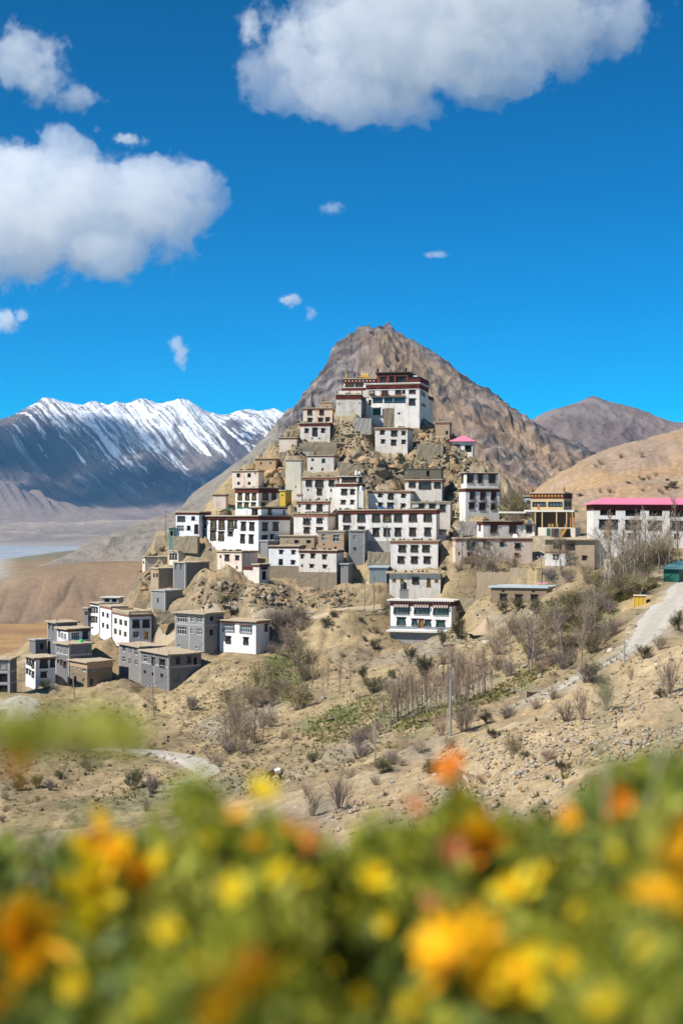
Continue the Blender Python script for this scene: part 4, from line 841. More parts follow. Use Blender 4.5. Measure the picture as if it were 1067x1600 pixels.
# ------------------------------------------------------------------ houses
STY = {  # border, surround, bars, pane, columns, rows, lintel material, lintel reach
    'D': (0.15, 'black_frame', 'brown_frame', 'glass', 2, 2, 'brown_frame', 0.22), 'S': (0.03, 'brown_frame', 'brown_frame', 'glass', 1, 1, None, 0),
    'Y': (0.17, 'black_frame', 'ochre_frame', 'glass', 2, 4, 'brown_frame', 0.25), 'Y2': (0.05, 'brown_frame', 'ochre_frame', 'glass', 1, 2, None, 0),
    'G': (0.08, 'teal_frame', 'teal_frame', 'curtain_teal', 3, 2, 'brown_frame', 0.25), 'R': (0.08, 'brown_frame', 'red_shutter', 'smoky_glass', 3, 2, 'maroon_band', 0.2),
    'R2': (0.05, 'red_shutter', 'red_shutter', 'smoky_glass', 1, 2, None, 0), 'W': (0.05, 'concrete', 'white_frame', 'glass', 4, 2, None, 0),
    'W2': (0.06, 'concrete', 'white_frame', 'glass', 2, 2, None, 0), 'W3': (0.10, 'black_frame', 'white_frame', 'blue_glass', 5, 2, 'faded_band', 0.15),
    'B': (0.06, 'black_frame', 'black_frame', 'blue_glass', 4, 1, None, 0), 'V': (0.17, 'black_frame', 'teal_frame', 'blue_glass', 3, 2, 'brown_frame', 0.15),
    'K': (0.0, None, None, 'dark_void', 0, 0, None, 0), 'T': (0.0, None, None, 'dark_void', 0, 0, None, 0), 'N': (0.0, None, None, 'dark_grey_block', 0, 0, None, 0),
    'H': (0.15, 'black_frame', 'brown_frame', 'glass', 2, 2, 'faded_band', 0.25),
    'O': (0.10, 'brown_frame', 'wood_door', 'wood_door', 2, 1, None, 0), 'O2': (0.10, 'ochre_frame', 'ochre_frame', 'glass', 1, 1, None, 0),
    'M': (0.08, 'black_frame', 'red_shutter', 'red_shutter', 2, 1, None, 0), 'YD': (0.05, 'brown_frame', 'yellow_paint', 'yellow_paint', 2, 1, None, 0),
}
WIN_CACHE = {}
DOORS = ('O', 'M', 'YD')
def win_meshes(w, h, st):
    key = (round(w, 1), round(h, 1), st)
    if key in WIN_CACHE: return WIN_CACHE[key]
    w, h = max(key[0], 0.2), max(key[1], 0.2)
    bd, sm, fm, pm, nx, ny, lm, reach = STY[st]
    ow, oh = w / 2 - bd, h - 2 * bd                     # clear opening, half width and height, centred on (0, *, h/2)
    out = {}
    mats = [MAT[sm] if sm else MAT['dark_void'], MAT[fm] if fm else MAT['dark_void']]
    m = MB()
    if bd > 0.05:                                       # tapered surround standing 3 cm proud, wider at the foot
        t = 0.10 * min(1, bd / 0.15); z0, z1 = 0.0, h
        def q(xa, xb, xc, xd, za, zb):
            m.quad((xa, -0.035, za), (xb, -0.035, za), (xc, -0.035, zb), (xd, -0.035, zb), 0)
        def slab(x0b, x1b, x0t, x1t, za, zb):
            n = len(m.v); y0, y1 = -0.035, 0.02
            m.v += [(x0b, y0, za), (x1b, y0, za), (x1t, y0, zb), (x0t, y0, zb), (x0b, y1, za), (x1b, y1, za), (x1t, y1, zb), (x0t, y1, zb)]
            for f in ((0, 1, 2, 3), (1, 5, 6, 2), (4, 0, 3, 7), (3, 2, 6, 7), (4, 5, 1, 0)): m.f.append(tuple(n + i for i in f)); m.m.append(0)
        slab(-w / 2 - t, -ow, -w / 2, -ow, bd, h - bd); slab(ow, w / 2 + t, ow, w / 2, bd, h - bd)
        slab(-w / 2 - t, w / 2 + t, -w / 2 - t, w / 2 + t, 0, bd); slab(-w / 2 - 0.02, w / 2 + 0.02, -w / 2, w / 2, h - bd, h)
    if nx:                                              # sash and glazing bars inside the reveal
        f = 0.07; y0, y1 = 0.10, 0.17
        m.box(-ow, -ow + f, y0, y1, bd, h - bd, 1); m.box(ow - f, ow, y0, y1, bd, h - bd, 1)
        m.box(-ow + f, ow - f, y0, y1, bd, bd + f, 1); m.box(-ow + f, ow - f, y0, y1, h - bd - f, h - bd, 1)
        for i in range(1, nx):
            x = -ow + 2 * ow * i / nx; m.box(x - 0.03, x + 0.03, y0 + 0.01, y1 - 0.01, bd + f, h - bd - f, 1)
        if st not in DOORS:
            for j in range(1, ny):
                z = bd + oh * (0.62 if ny == 2 else j / ny); m.box(-ow + f, ow - f, y0 + 0.02, y1 - 0.02, z - 0.03, z + 0.03, 1)
    if m.v: out['frame'] = m.mesh('window_frame', mats)
    p = MB(); d = 0.20
    p.quad((-ow, d, bd), (ow, d, bd), (ow, d, h - bd), (-ow, d, h - bd))
    out['pane'] = p.mesh('window_pane', MAT[pm])
    if lm:
        l = MB(); hw = w / 2 + 0.14
        l.box(-hw, hw, -reach, 0.02, h + 0.005, h + 0.10, 0)
        if st in ('H',):
            l.box(-hw + 0.06, hw - 0.06, -reach * 0.7, 0.02, h + 0.104, h + 0.34, 0)
            n = max(4, int(w / 0.3))
            for i in range(n): l.box(-hw + 2 * hw * i / n + 0.04, -hw + 2 * hw * (i + 1) / n - 0.04, -reach - 0.01, -reach + 0.03, h - 0.11, h + 0.003, i % 2)
            out['lintel'] = l.mesh('window_lintel', [MAT[lm], MAT['white_frame']])
        else:
            n = max(2, int(w / 0.35))
            for i in range(n): x = -hw + 0.08 + (2 * hw - 0.16) * i / (n - 1); l.box(x - 0.05, x + 0.05, -reach * 0.65, 0.02, h - 0.06, h + 0.003, 0)
            out['lintel'] = l.mesh('window_lintel', MAT[lm])
        if w > 0.8:
            s_ = MB(); s_.box(-w / 2 - 0.05, w / 2 + 0.05, -0.12, 0.0, -0.08, -0.002); out['sill'] = s_.mesh('window_sill', MAT['concrete' if st in ('V', 'W3') else 'brown_frame'])
    WIN_CACHE[key] = out; return out
def put_window(parent, M, w, h, st):
    ms = win_meshes(w, h, st)
    nm = 'door' if st in DOORS else ('opening' if st == 'K' else ('vent' if st == 'T' else 'window'))
    if 'frame' in ms:
        o = link(nm, ms['frame'], parent, M); link('pane' if nm == 'window' else 'panel', ms['pane'], o)
        for k in ('lintel', 'sill'):
            if k in ms: link(k, ms[k], o)
    else: link(nm, ms['pane'], parent, M)

def wall_face(mb, width, z0, z1, holes, pt, depth=0.22):
    """a wall with real openings: pt(u, z, d) gives the point d inside the wall"""
    us = sorted({0.0, width} | {round(x, 4) for h in holes for x in h[:2]}); zs = sorted({z0, z1} | {round(x, 4) for h in holes for x in h[2:]})
    for i in range(len(us) - 1):
        for j in range(len(zs) - 1):
            uc, zc = (us[i] + us[i + 1]) / 2, (zs[j] + zs[j + 1]) / 2
            if any(h[0] < uc < h[1] and h[2] < zc < h[3] for h in holes): continue
            mb.quad(pt(us[i], zs[j], 0), pt(us[i + 1], zs[j], 0), pt(us[i + 1], zs[j + 1], 0), pt(us[i], zs[j + 1], 0))
    for (a, b, c, d) in holes:
        for (p, q) in (((a, c), (b, c)), ((b, c), (b, d)), ((b, d), (a, d)), ((a, d), (a, c))):
            mb.quad(pt(*p, 0), pt(*p, depth), pt(*q, depth), pt(*q, 0))

def ring(mb, L, R, z0, z1, out, t=0.12):
    """band round the top of a box standing 'out' proud of it"""
    x0, x1, y0, y1 = -L - out, out, -out, R + out
    mb.box(x0, x1, y0, t, z0, z1); mb.box(x0, x1, R - t, y1, z0, z1); mb.box(x1 - t - out, x1, t, R - t, z0, z1); mb.box(x0, x0 + t + out, t, R - t, z0, z1)

def box_storey(root, Mx, L, R, z0, z1, wins, wall, band, bandh, roof, over=0.18, eave=None, foundd=0.0, beams=(), parapet=False, rooft=0.2):
    """one block of a building with its openings, cornice and roof slab. wins: (face, u, z, w, h, style), u from the near corner"""
    mb = MB(); hl, hr = [], []; put = []
    for (f, u, z, w, h, st) in wins:
        W_ = L if f == 'L' else R
        w = min(w, W_ - 0.2); u = min(max(u, w / 2 + 0.08), W_ - w / 2 - 0.08)
        z = min(z, z1 - h - 0.08); bd = STY[st][0]
        if w < 0.15: continue
        (hl if f == 'L' else hr).append((u - max(round(w, 1), 0.2) / 2 + bd, u + max(round(w, 1), 0.2) / 2 - bd, z + bd, z + max(round(h, 1), 0.2) - bd))
        if f == 'L': M = Matrix.Translation((-u, 0, z))
        else: M = Matrix.Translation((0, u, z)) @ Matrix.Rotation(math.pi / 2, 4, 'Z')
        put.append((Mx @ M, w, h, st))
    zb = z0 - foundd
    wall_face(mb, L, zb, z1, hl, lambda u, z, d: (-u, d, z)); wall_face(mb, R, zb, z1, hr, lambda u, z, d: (-d, u, z))
    # flip the left wall so that both face outwards
    mb.quad((0, R, zb), (-L, R, zb), (-L, R, z1), (0, R, z1)); mb.quad((-L, R, zb), (-L, 0, zb), (-L, 0, z1), (-L, R, z1))
    mb.quad((-L, 0, z1), (0, 0, z1), (0, R, z1), (-L, R, z1))
    mb.build('wall', MAT[wall], root, Mx)
    for M, w, h, st in put: put_window(root, M, w, h, st)
    if band:
        c = MB(); ring(c, L, R, z1 - bandh, z1 - 0.005, 0.07); c.build('cornice', MAT[band], root, Mx)
    for bz in beams:
        c = MB(); ring(c, L, R, bz - 0.12, bz + 0.12, 0.025); c.build('beam', MAT['concrete'], root, Mx)
    if roof:
        r = MB(); o = over
        if eave: e = MB(); e.box(-L - o - 0.05, o + 0.05, -o - 0.05, R + o, z1, z1 + 0.14); e.build('eave', MAT[eave], root, Mx); z1 += 0.145
        nx, nyy = 6, 5
        for i in range(nx):                              # a hand-laid slab: slightly uneven top
            for j in range(nyy):
                xs = [-L - o + (L + 2 * o) * k / nx for k in (i, i + 1)]; ys = [-o + (R + 2 * o) * k / nyy for k in (j, j + 1)]
                zf = lambda x, y: z1 + rooft + 0.07 * math.sin(x * 3.1 + y * 1.7) * math.sin(y * 2.3 + L)
                r.quad(*[(x, y, zf(x, y)) for x, y in ((xs[0], ys[0]), (xs[1], ys[0]), (xs[1], ys[1]), (xs[0], ys[1]))])
        A = [(-L - o, -o), (o, -o), (o, R + o), (-L - o, R + o)]
        for k in range(4):
            (xa, ya), (xb, yb) = A[k], A[(k + 1) % 4]; nn = nx if k % 2 == 0 else nyy
            for i in range(nn):
                p = (xa + (xb - xa) * i / nn, ya + (yb - ya) * i / nn); q = (xa + (xb - xa) * (i + 1) / nn, ya + (yb - ya) * (i + 1) / nn)
                r.quad((*p, z1), (*q, z1), (*q, zf(*q)), (*p, zf(*p)))
        r.quad((-L - o, R + o, z1), (o, R + o, z1), (o, -o, z1), (-L - o, -o, z1))
        r.build('roof', MAT[roof], root, Mx)
        if parapet:
            c = MB(); ring(c, L, R, z1 + rooft + 0.09, z1 + rooft + 0.42, 0.04, 0.22); c.build('parapet', MAT['mud_roof'], root, Mx)

I4 = Matrix.Identity(4)
def face_uv(h, f, px, py):
    """photo position -> distance along a wall from the near corner and height above the base"""
    k = (px - CX) / F; s, c = math.sin(h['th']), math.cos(h['th']); Y = h['Y']; xb = h['xb']
    if f == 'L': u = (xb - k * Y) / (c + k * s); d = Y + u * s
    else: u = (k * Y - xb) / (s - k * c); d = Y + u * c
    return u, (CY - py) / F * d - h['zb'], d
def pxh(h, py): return (CY - py) / F * h['Y'] - h['zb']
ROOT = {}
def slope_roof(root, L, R, z, zr, o, mat, Mx=I4, n=None, hipe=None):
    r = MB(); x0, x1, y0, y1 = -L - o, o, -o, R + o; ym = R / 2; e = hipe or min(R / 2 + o, (L + 2 * o) * 0.45)
    a, b, c, d = (x0, y0, z), (x1, y0, z), (x1, y1, z), (x0, y1, z); p, q = (x0 + e, ym, zr), (x1 - e, ym, zr)
    r.quad(a, b, q, p); r.tri(b, c, q); r.quad(c, d, p, q); r.tri(d, a, p)
    r.quad((x0, y0, z - 0.12), (x1, y0, z - 0.12), b, a); r.quad((x1, y0, z - 0.12), (x1, y1, z - 0.12), c, b); r.quad((x1, y1, z - 0.12), (x0, y1, z - 0.12), d, c); r.quad((x0, y1, z - 0.12), (x0, y0, z - 0.12), a, d)
    r.quad((x0, y1, z - 0.12), (x1, y1, z - 0.12), (x1, y0, z - 0.12), (x0, y0, z - 0.12))
    ro = r.build('roof', MAT[mat], root, Mx)
    g = MB(); k = max(6, int((x1 - x0) / 0.8))           # standing seams of the sheets
    for i in range(1, k):
        x = x0 + (x1 - x0) * i / k; t = min(1, (x - x0) / e, (x1 - x) / e)
        p0 = Vector((x, y0, z + 0.01)); p1 = Vector((x, y0 + (ym - y0) * t, z + (zr - z) * t + 0.01))
        g.tube([p0, p1], [0.03, 0.03], 3)
    g.build('seam', MAT[mat], ro)

def build_house(h):
    root = empty(h['cat'].replace(' ', '_') if 'cat' in h else 'house', (h['xb'], h['Y'], h['zb']), -h['th'])
    tag(root, h['label'], h.get('cat', 'house')); ROOT[h['label']] = (root, h)
    L, R = h['L'], h['R']; H = h['zt'] - h['zb']; wins = []
    for (f, px, py, w, hh, st) in h['win']:
        u, z, d = face_uv(h, f, px, py + hh / 2)
        s, c = math.sin(h['th']), math.cos(h['th'])
        du = abs(face_uv(h, f, px + w / 2, py)[0] - face_uv(h, f, px - w / 2, py)[0])
        wins.append((f, u, z, min(du, 6.5), hh / F * d, st))
    fd = 0.3 if 'fnd' in h else h.get('found', 3.5)
    beams = [pxh(h, b) for b in h.get('beams', ())]
    box_storey(root, I4, L, R, 0, H, wins, h['wall'], h['band'], h.get('bandh', 0.4), None if ('hip' in h or 'slope' in h) else h.get('roof', 'mud_roof'), h.get('over', 0.18), h.get('eave'), fd, beams, h.get('parapet', False))
    if h['wall'] in ('grey_block', 'dark_grey_block') and L > 2.5:   # bare concrete posts at the corners and along the long side
        for x in [-L + 0.12, -0.12] + ([-L / 2] if L > 5.5 else []):
            b = MB(); b.box(x - 0.12, x + 0.12, -0.025, 0.02, -0.5, H - 0.03); b.build('concrete_post', MAT['concrete'], root)
        b = MB(); b.box(-0.02, 0.028, 0.03, 0.25, -0.5, H - 0.03); b.build('concrete_post', MAT['concrete'], root)
        b = MB()
        for i in range(3): x = -L + 0.4 + (L - 0.8) * i / 2; b.tube([(x, 0.3 + 0.5 * (i % 2), H + 0.2), (x + 0.03, 0.3 + 0.5 * (i % 2), H + 0.75)], [0.03, 0.03], 4)
        b.build('rebar_stub', MAT['dark_wood'], root)
    if 'fnd' in h:
        zf = h['gz'] - h['zb'] - 2.5; m_ = MB(); m_.box(-L - 0.08, 0.08, -0.10, R + 0.06, zf, -0.02)
        m_.build('footing', MAT[h['fnd'][1]], root)
    if 'hip' in h:
        zr = (CY - h['hip'][0]) / F * (h['Y'] + R / 2) - h['zb']; slope_roof(root, L, R, H + 0.13, zr, 0.55, h['roof'], hipe=h.get('hipe'))
    if 'slope' in h:
        r = MB(); o = 0.5; z1 = H + 0.02; n = 10
        for i in range(n):
            xa, xb2 = -L - o + (L + 2 * o) * i / n, -L - o + (L + 2 * o) * (i + 1) / n; xm = (xa + xb2) / 2
            for (p, q, k) in ((xa, xm, 0), (xm, xb2, 1)):
                za, zc = (0.0, 0.07) if k == 0 else (0.07, 0.0)
                r.quad((p, -o, z1 + za), (q, -o, z1 + zc), (q, R + o, z1 + zc + 0.9), (p, R + o, z1 + za + 0.9))
        r.build('roof', MAT[h['roof']], root)
        g = MB(); g.box(-L, 0, R - 0.1, R, H, H + 0.8); g.build('gable', MAT[h['wall']], root)
    if h['wall'] in ('white_wash', 'worn_white', 'stained_plaster') and 'hip' not in h and L > 3:   # firewood drying along the roof edge
        n = int(L / 0.35); b = MB()
        for i in range(n):
            if rng.random() < 0.35:
                x = -L + L * (i + rng.random()) / n; b.box(x - 0.17, x + 0.17, rng.uniform(0.3, 0.5), rng.uniform(0.9, 1.3), H + 0.2, H + 0.24 + rng.uniform(0.08, 0.3))
        if b.v: b.build('firewood', MAT['dark_wood'], root)
    root.rotation_euler = (rng.uniform(-.006, .006), rng.uniform(-.007, .007), -h['th'])
    ex = h.get('extra')
    if ex: EXTRA[ex](root, h, L, R, H)
    return root
def Mt(x, y, z=0): return Matrix.Translation((x, y, z))
def lwin(h, x0, px, py, w, hh, st):
    u, z, d = face_uv(h, 'L', px, py + hh / 2); return ('L', u + x0, z, w / F * d, hh / F * d, st)
EXTRA = {}
def ex(f): EXTRA[f.__name__[3:]] = f; return f
@ex
def ex_temple(root, h, L, R, H):
    # dark red storey set back on the roof
    u0 = face_uv(h, 'L', 636, 600)[0]; u1 = face_uv(h, 'L', 587, 600)[0]
    M = Mt(-u0, 1.0); Lr = u1 - u0; z0, z1 = H + 0.2, pxh(h, 581)
    w = [('L', Lr * 0.52, z0 + 0.2, 1.0, 1.5, 'K'), ('L', Lr * 0.3, z0 + 0.2, 1.2, 1.5, 'K'), ('L', Lr * 0.2, z0 + 0.4, 1.5, 1.2, 'D'), ('L', Lr * 0.8, z0 + 0.4, 1.3, 1.2, 'R')]
    box_storey(root, M, Lr, R - 2, z0, z1, w, 'red_wall', 'black_frame', 0.35, 'dark_wood', 0.35)
    # parapet block on the right corner
    b = MB(); b.box(-u0 + 0.3, 0.12, 0.1, R - 0.5, H + 0.25, pxh(h, 590)); b.build('parapet', MAT['maroon_band'], root)
    b = MB(); b.box(-u0 + 0.25, 0.2, 0.0, R - 0.4, pxh(h, 590) + 0.005, pxh(h, 588.5)); b.build('coping', MAT['black_frame'], root)
    b = MB(); b.box(-u0 + 0.8, -0.8, 2, R - 2, pxh(h, 588.5) + 0.005, pxh(h, 585)); b.build('roof_room', MAT['worn_white'], root)
    c = MB(); ring(c, L, R, H - 1.12, H - 1.0, 0.1); c.build('white_course', MAT['fresh_white'], root)
    c = MB(); ring(c, L, R, H + 0.22, H + 0.36, 0.22); c.build('white_course', MAT['fresh_white'], root)
    for px in (581, 601):                                # red balconies
        u, z, d = face_uv(h, 'L', px, 616.5); w_ = 13 / F * d if px == 601 else 8 / F * d
        b = MB(); b.box(-u - w_ / 2, -u + w_ / 2, -0.6, -0.05, z - 0.05, z + 0.05)
        n = 7
        for i in range(n): x = -u - w_ / 2 + 0.04 + (w_ - 0.08) * i / (n - 1); b.box(x - 0.03, x + 0.03, -0.6, -0.54, z + 0.05, z + 0.6)
        b.box(-u - w_ / 2, -u + w_ / 2, -0.62, -0.52, z + 0.6, z + 0.68); b.build('balcony', MAT['red_wall'], root)
    u0, z0, d = face_uv(h, 'L', 633, 619.5); u1 = face_uv(h, 'L', 581.5, 619.5)[0]
    b = MB(); b.box(-u1, -u0, -0.35, -0.04, z0, z0 + 0.28); b.build('eave_board', MAT['faded_band'], root)
    b = MB(); zz = face_uv(h, 'L', 600, 637)[1]; b.box(-u1, -u0 - 5.2, -1.4, -0.04, zz - 0.1, zz + 0.12); b.build('porch_roof', MAT['pale_roof'], root)
    for px in (583, 598): u, z, d = face_uv(h, 'L', px, 637); b = MB(); b.box(-u - 0.14, -u + 0.14, -1.3, -1.0, z - 1.7, z - 0.1); b.build('porch_post', MAT['fresh_white'], root)
    for px, py, g in ((588, 580.5, 'black_frame'), (632, 580.5, 'black_frame')):   # victory banners on the corners
        u = face_uv(h, 'L', px, py)[0]; z = pxh(h, 581) + 0.2; b = MB()
        b.lathe([(0.16, 0), (0.22, 0.1), (0.22, 0.75), (0.12, 0.85), (0.05, 0.95), (0.03, 1.25), (0.0, 1.3)], 8, (-u, 1.4, z)); b.build('victory_banner', MAT[g], root)
    # lower right flank stepping down along the rock
    b = MB(); b.box(-3.2, -0.05, R + 0.02, R + 6, -7, H - 2.4); b.build('rear_wall', MAT['worn_white'], root)
    b = MB(); b.box(-3.3, 0.05, R + 0.02, R + 6.1, H - 2.39, H - 1.6); b.build('rear_cornice', MAT['maroon_band'], root)
@ex
def ex_wing(root, h, L, R, H):
    # white dots along the cornice, lower cornice and gallery, golden roof
    n = 9
    for i in range(n):
        b = MB(); u = L * (i + 0.5) / n
        b.lathe([(0.12, 0), (0.12, 0.05)], 8); o = b.build('white_boss', MAT['fresh_white'], root, Matrix.Translation((-u, -0.075, H - 0.4)) @ Matrix.Rotation(math.pi / 2, 4, 'X'))
    z = pxh(h, 610); b = MB(); b.box(-L - 0.3, 0.05, -1.0, -0.05, z - 0.15, z + 0.5); b.build('gallery_cornice', MAT['maroon_band'], root)
    b = MB(); b.box(-L - 0.35, 0.05, -1.05, -0.05, z + 0.505, z + 0.6); b.build('white_course', MAT['fresh_white'], root)
    b = MB(); b.box(-L - 1.4, 0.0, -1.6, -0.05, z - 1.6, z - 0.16); b.build('gallery', MAT['worn_white'], root)
    for i in range(4):
        b = MB(); x = -L - 1.2 + (L + 1.1) * i / 3; b.box(x - 0.1, x + 0.1, -1.66, -1.61, z - 1.5, z - 0.2); b.build('gallery_post', MAT['dark_wood'], root)
    b = MB(); u0 = face_uv(h, 'L', 579.5, 590)[0]; u1 = face_uv(h, 'L', 555.5, 590)[0]; zb = H + 0.2; zt = pxh(h, 586)
    e = 0.9; x0, x1, y0, y1 = -u1, -u0, 0.8, 4.2; ym = 2.5
    k = 8
    for i in range(k):                                   # curved gilded slopes
        t0, t1 = i / k, (i + 1) / k; f0, f1 = t0 ** 1.6, t1 ** 1.6
        pt = lambda t, f: (x0 + e * t, x1 - e * t, y0 + (ym - y0) * t, y1 - (y1 - ym) * t, zb + 0.2 + (zt - zb) * f)
        a = pt(t0, f0); c = pt(t1, f1)
        b.quad((a[0], a[2], a[4]), (a[1], a[2], a[4]), (c[1], c[2], c[4]), (c[0], c[2], c[4])); b.quad((a[1], a[3], a[4]), (a[0], a[3], a[4]), (c[0], c[3], c[4]), (c[1], c[3], c[4]))
        b.quad((a[1], a[2], a[4]), (a[1], a[3], a[4]), (c[1], c[3], c[4]), (c[1], c[2], c[4])); b.quad((a[0], a[3], a[4]), (a[0], a[2], a[4]), (c[0], c[2], c[4]), (c[0], c[3], c[4]))
    b.box(x0 + 0.3, x1 - 0.3, y0 + 0.3, y1 - 0.3, zb, zb + 0.25)
    g = b.build('golden_roof', MAT['gold'], root)
    f = MB()
    for x in (x0 + e + 0.2, (x0 + x1) / 2, x1 - e - 0.2): f.lathe([(0.1, 0), (0.14, 0.15), (0.05, 0.3), (0.07, 0.4), (0.0, 0.6)], 8, (x, ym, zt + 0.18))
    f.build('finial', MAT['gold'], g)
    b = MB(); b.lathe([(0.14, 0), (0.2, 0.15), (0.2, 0.9), (0.08, 1.0), (0.03, 1.6), (0, 1.7)], 8, (-L + 0.5, 0.4, H + 0.2)); b.build('victory_banner', MAT['gold'], root)
@ex
def ex_back_block(root, h, L, R, H):
    box_storey(root, Mt(-0.3, R * 0.6), 2.7, 3, H + 0.1, H + 1.55, [], 'tan_mud', 'faded_band', 0.12, 'mud_roof', 0.1)
@ex
def ex_step_storey(root, h, L, R, H):
    c, s = math.cos(h['th']), math.sin(h['th'])
    u1 = face_uv(h, 'L', 389, 800)[0]; M = Mt(-0.4, 1.2); z0 = H + 0.3; z1 = H + 1.75
    w = [('L', 1.6, z0 + 0.1, 0.9, 1.1, 'D'), ('L', u1 - 1.0, z0 + 0.1, 0.9, 1.1, 'D'), ('R', 2.6, z0 + 0.1, 1.1, 1.1, 'Y'), ('R', R - 2.4, z0 + 0.1, 0.6, 1.0, 'S')]
    box_storey(root, M, u1, R - 1.5, z0, z1, w, 'fresh_white', 'maroon_band', 0.28, 'mud_roof', 0.12)
@ex
def ex_mud_terrace(root, h, L, R, H):
    b = MB(); n = 9
    for i in range(n): x = -L - 0.3 + (L + 0.6) * i / n; b.box(x, x + (L + 0.6) / n - 0.02, 2.4, 3.0, H - 0.5, H + 1.05 + 0.12 * math.sin(i * 2.1))
    b.build('terrace_wall', MAT['tan_mud'], root)
@ex
def ex_roof_room(root, h, L, R, H):
    z1 = pxh(h, 744.5); Lr = face_uv(h, 'L', 529, 750)[0]
    box_storey(root, Mt(-0.15, 0.8), min(Lr, L - 0.2), R - 1.2, H + 0.2, z1, [('L', 1.75, H + 0.25, 2.9, z1 - H - 0.4, 'R'), ('R', 1.6, H + 0.3, 1.6, z1 - H - 0.5, 'D')], 'worn_white', None, 0, 'pale_roof', 0.3, rooft=0.12)
@ex
def ex_corner_turret(root, h, L, R, H):
    u = face_uv(h, 'L', 471, 780)[0]; z1 = pxh(h, 773)
    box_storey(root, Mt(-u, 0.02), L - u, 2.0, H + 0.21, z1, [], 'white_wash', 'faded_band', 0.25, 'mud_roof', 0.1)
@ex
def ex_solar(root, h, L, R, H):
    for px in (597, 609.5):
        u, z, d = face_uv(h, 'L', px, 796); b = MB()
        b.quad((-u - 0.6, -0.85, z + 0.0), (-u + 0.55, -0.85, z + 0.0), (-u + 0.55, -0.15, z + 0.5), (-u - 0.6, -0.15, z + 0.5)); b.quad((-u - 0.6, -0.15, z + 0.46), (-u + 0.55, -0.15, z + 0.46), (-u + 0.55, -0.85, z - 0.04), (-u - 0.6, -0.85, z - 0.04))
        o = b.build('solar_panel', MAT['blue_panel'], root)
@ex
def ex_stone_upper(root, h, L, R, H):
    z1 = pxh(h, 732.5); u = face_uv(h, 'L', 669, 740)[0]
    box_storey(root, Mt(-0.2, 1.8), L - 0.5, R - 2, H - 0.2, z1, [('L', u, z1 - 1.4, 0.6, 1.1, 'K')], 'dark_stone', None, 0, 'dark_stone', 0.1, rooft=0.15)
@ex
def ex_plinth_band(root, h, L, R, H):
    zb = 0.0
    u0 = face_uv(h, 'L', 663, 980)[0]; u1 = face_uv(h, 'L', 652.5, 980)[0]
    for a, b_ in ((0.02, u0), (u1, L - 0.02)):
        b = MB(); b.box(-b_, -a, -0.03, 0.0, 0.18, 0.62); b.build('blue_dado', MAT['steel_sheet'], root)
    b = MB(); b.box(-L - 0.5, 0.3, -1.0, R, -0.28, -0.015); b.build('terrace_slab', MAT['pale_roof'], root)
    for i in range(3):
        cx_ = [face_uv(h, 'L', p, 944)[0] for p in (627.3, 658.7, 688.5)][i]; b = MB(); n = 12
        for k in range(n): x = -cx_ - 1.25 + 2.5 * k / n; b.box(x + 0.02, x + 2.5 / n - 0.02, -0.5, -0.46, H - 1.02, H - 0.62, k % 2)
        b.box(-cx_ - 1.28, -cx_ + 1.28, -0.5, -0.08, H - 0.615, H - 0.56, 0)
        b.build('awning_frill', [MAT['faded_band'], MAT['white_frame']], root)
    n = int(L / 0.45); b = MB()
    for k in range(n): x = -L + L * (k + 0.5) / n; b.box(x - 0.07, x + 0.07, -0.2, -0.075, H - 0.36, H - 0.16)
    b.build('beam_ends', MAT['white_frame'], root)
@ex
def ex_upper_tier(root, h, L, R, H):
    R2 = face_uv(h, 'R', 779.5, 750)[0]; z1 = pxh(h, 739)
    w = []
    for px, ww, hh in ((732, 11, 12), (748.5, 8.5, 12.5), (767, 11.5, 12.5)):
        u, z, d = face_uv(h, 'R', px, 748 + hh / 2); w.append(('R', u, z, ww / F * d, hh / F * d, 'R'))
    w.append(('L', 3.5, H + 1.2, 1.2, 1.4, 'R'))
    box_storey(root, Mt(-0.5, 0.35), L - 0.6, R2 - 0.4, H + 0.2, z1, w, 'white_wash', 'black_frame', 0.18, 'mud_roof', 0.3, rooft=0.1)
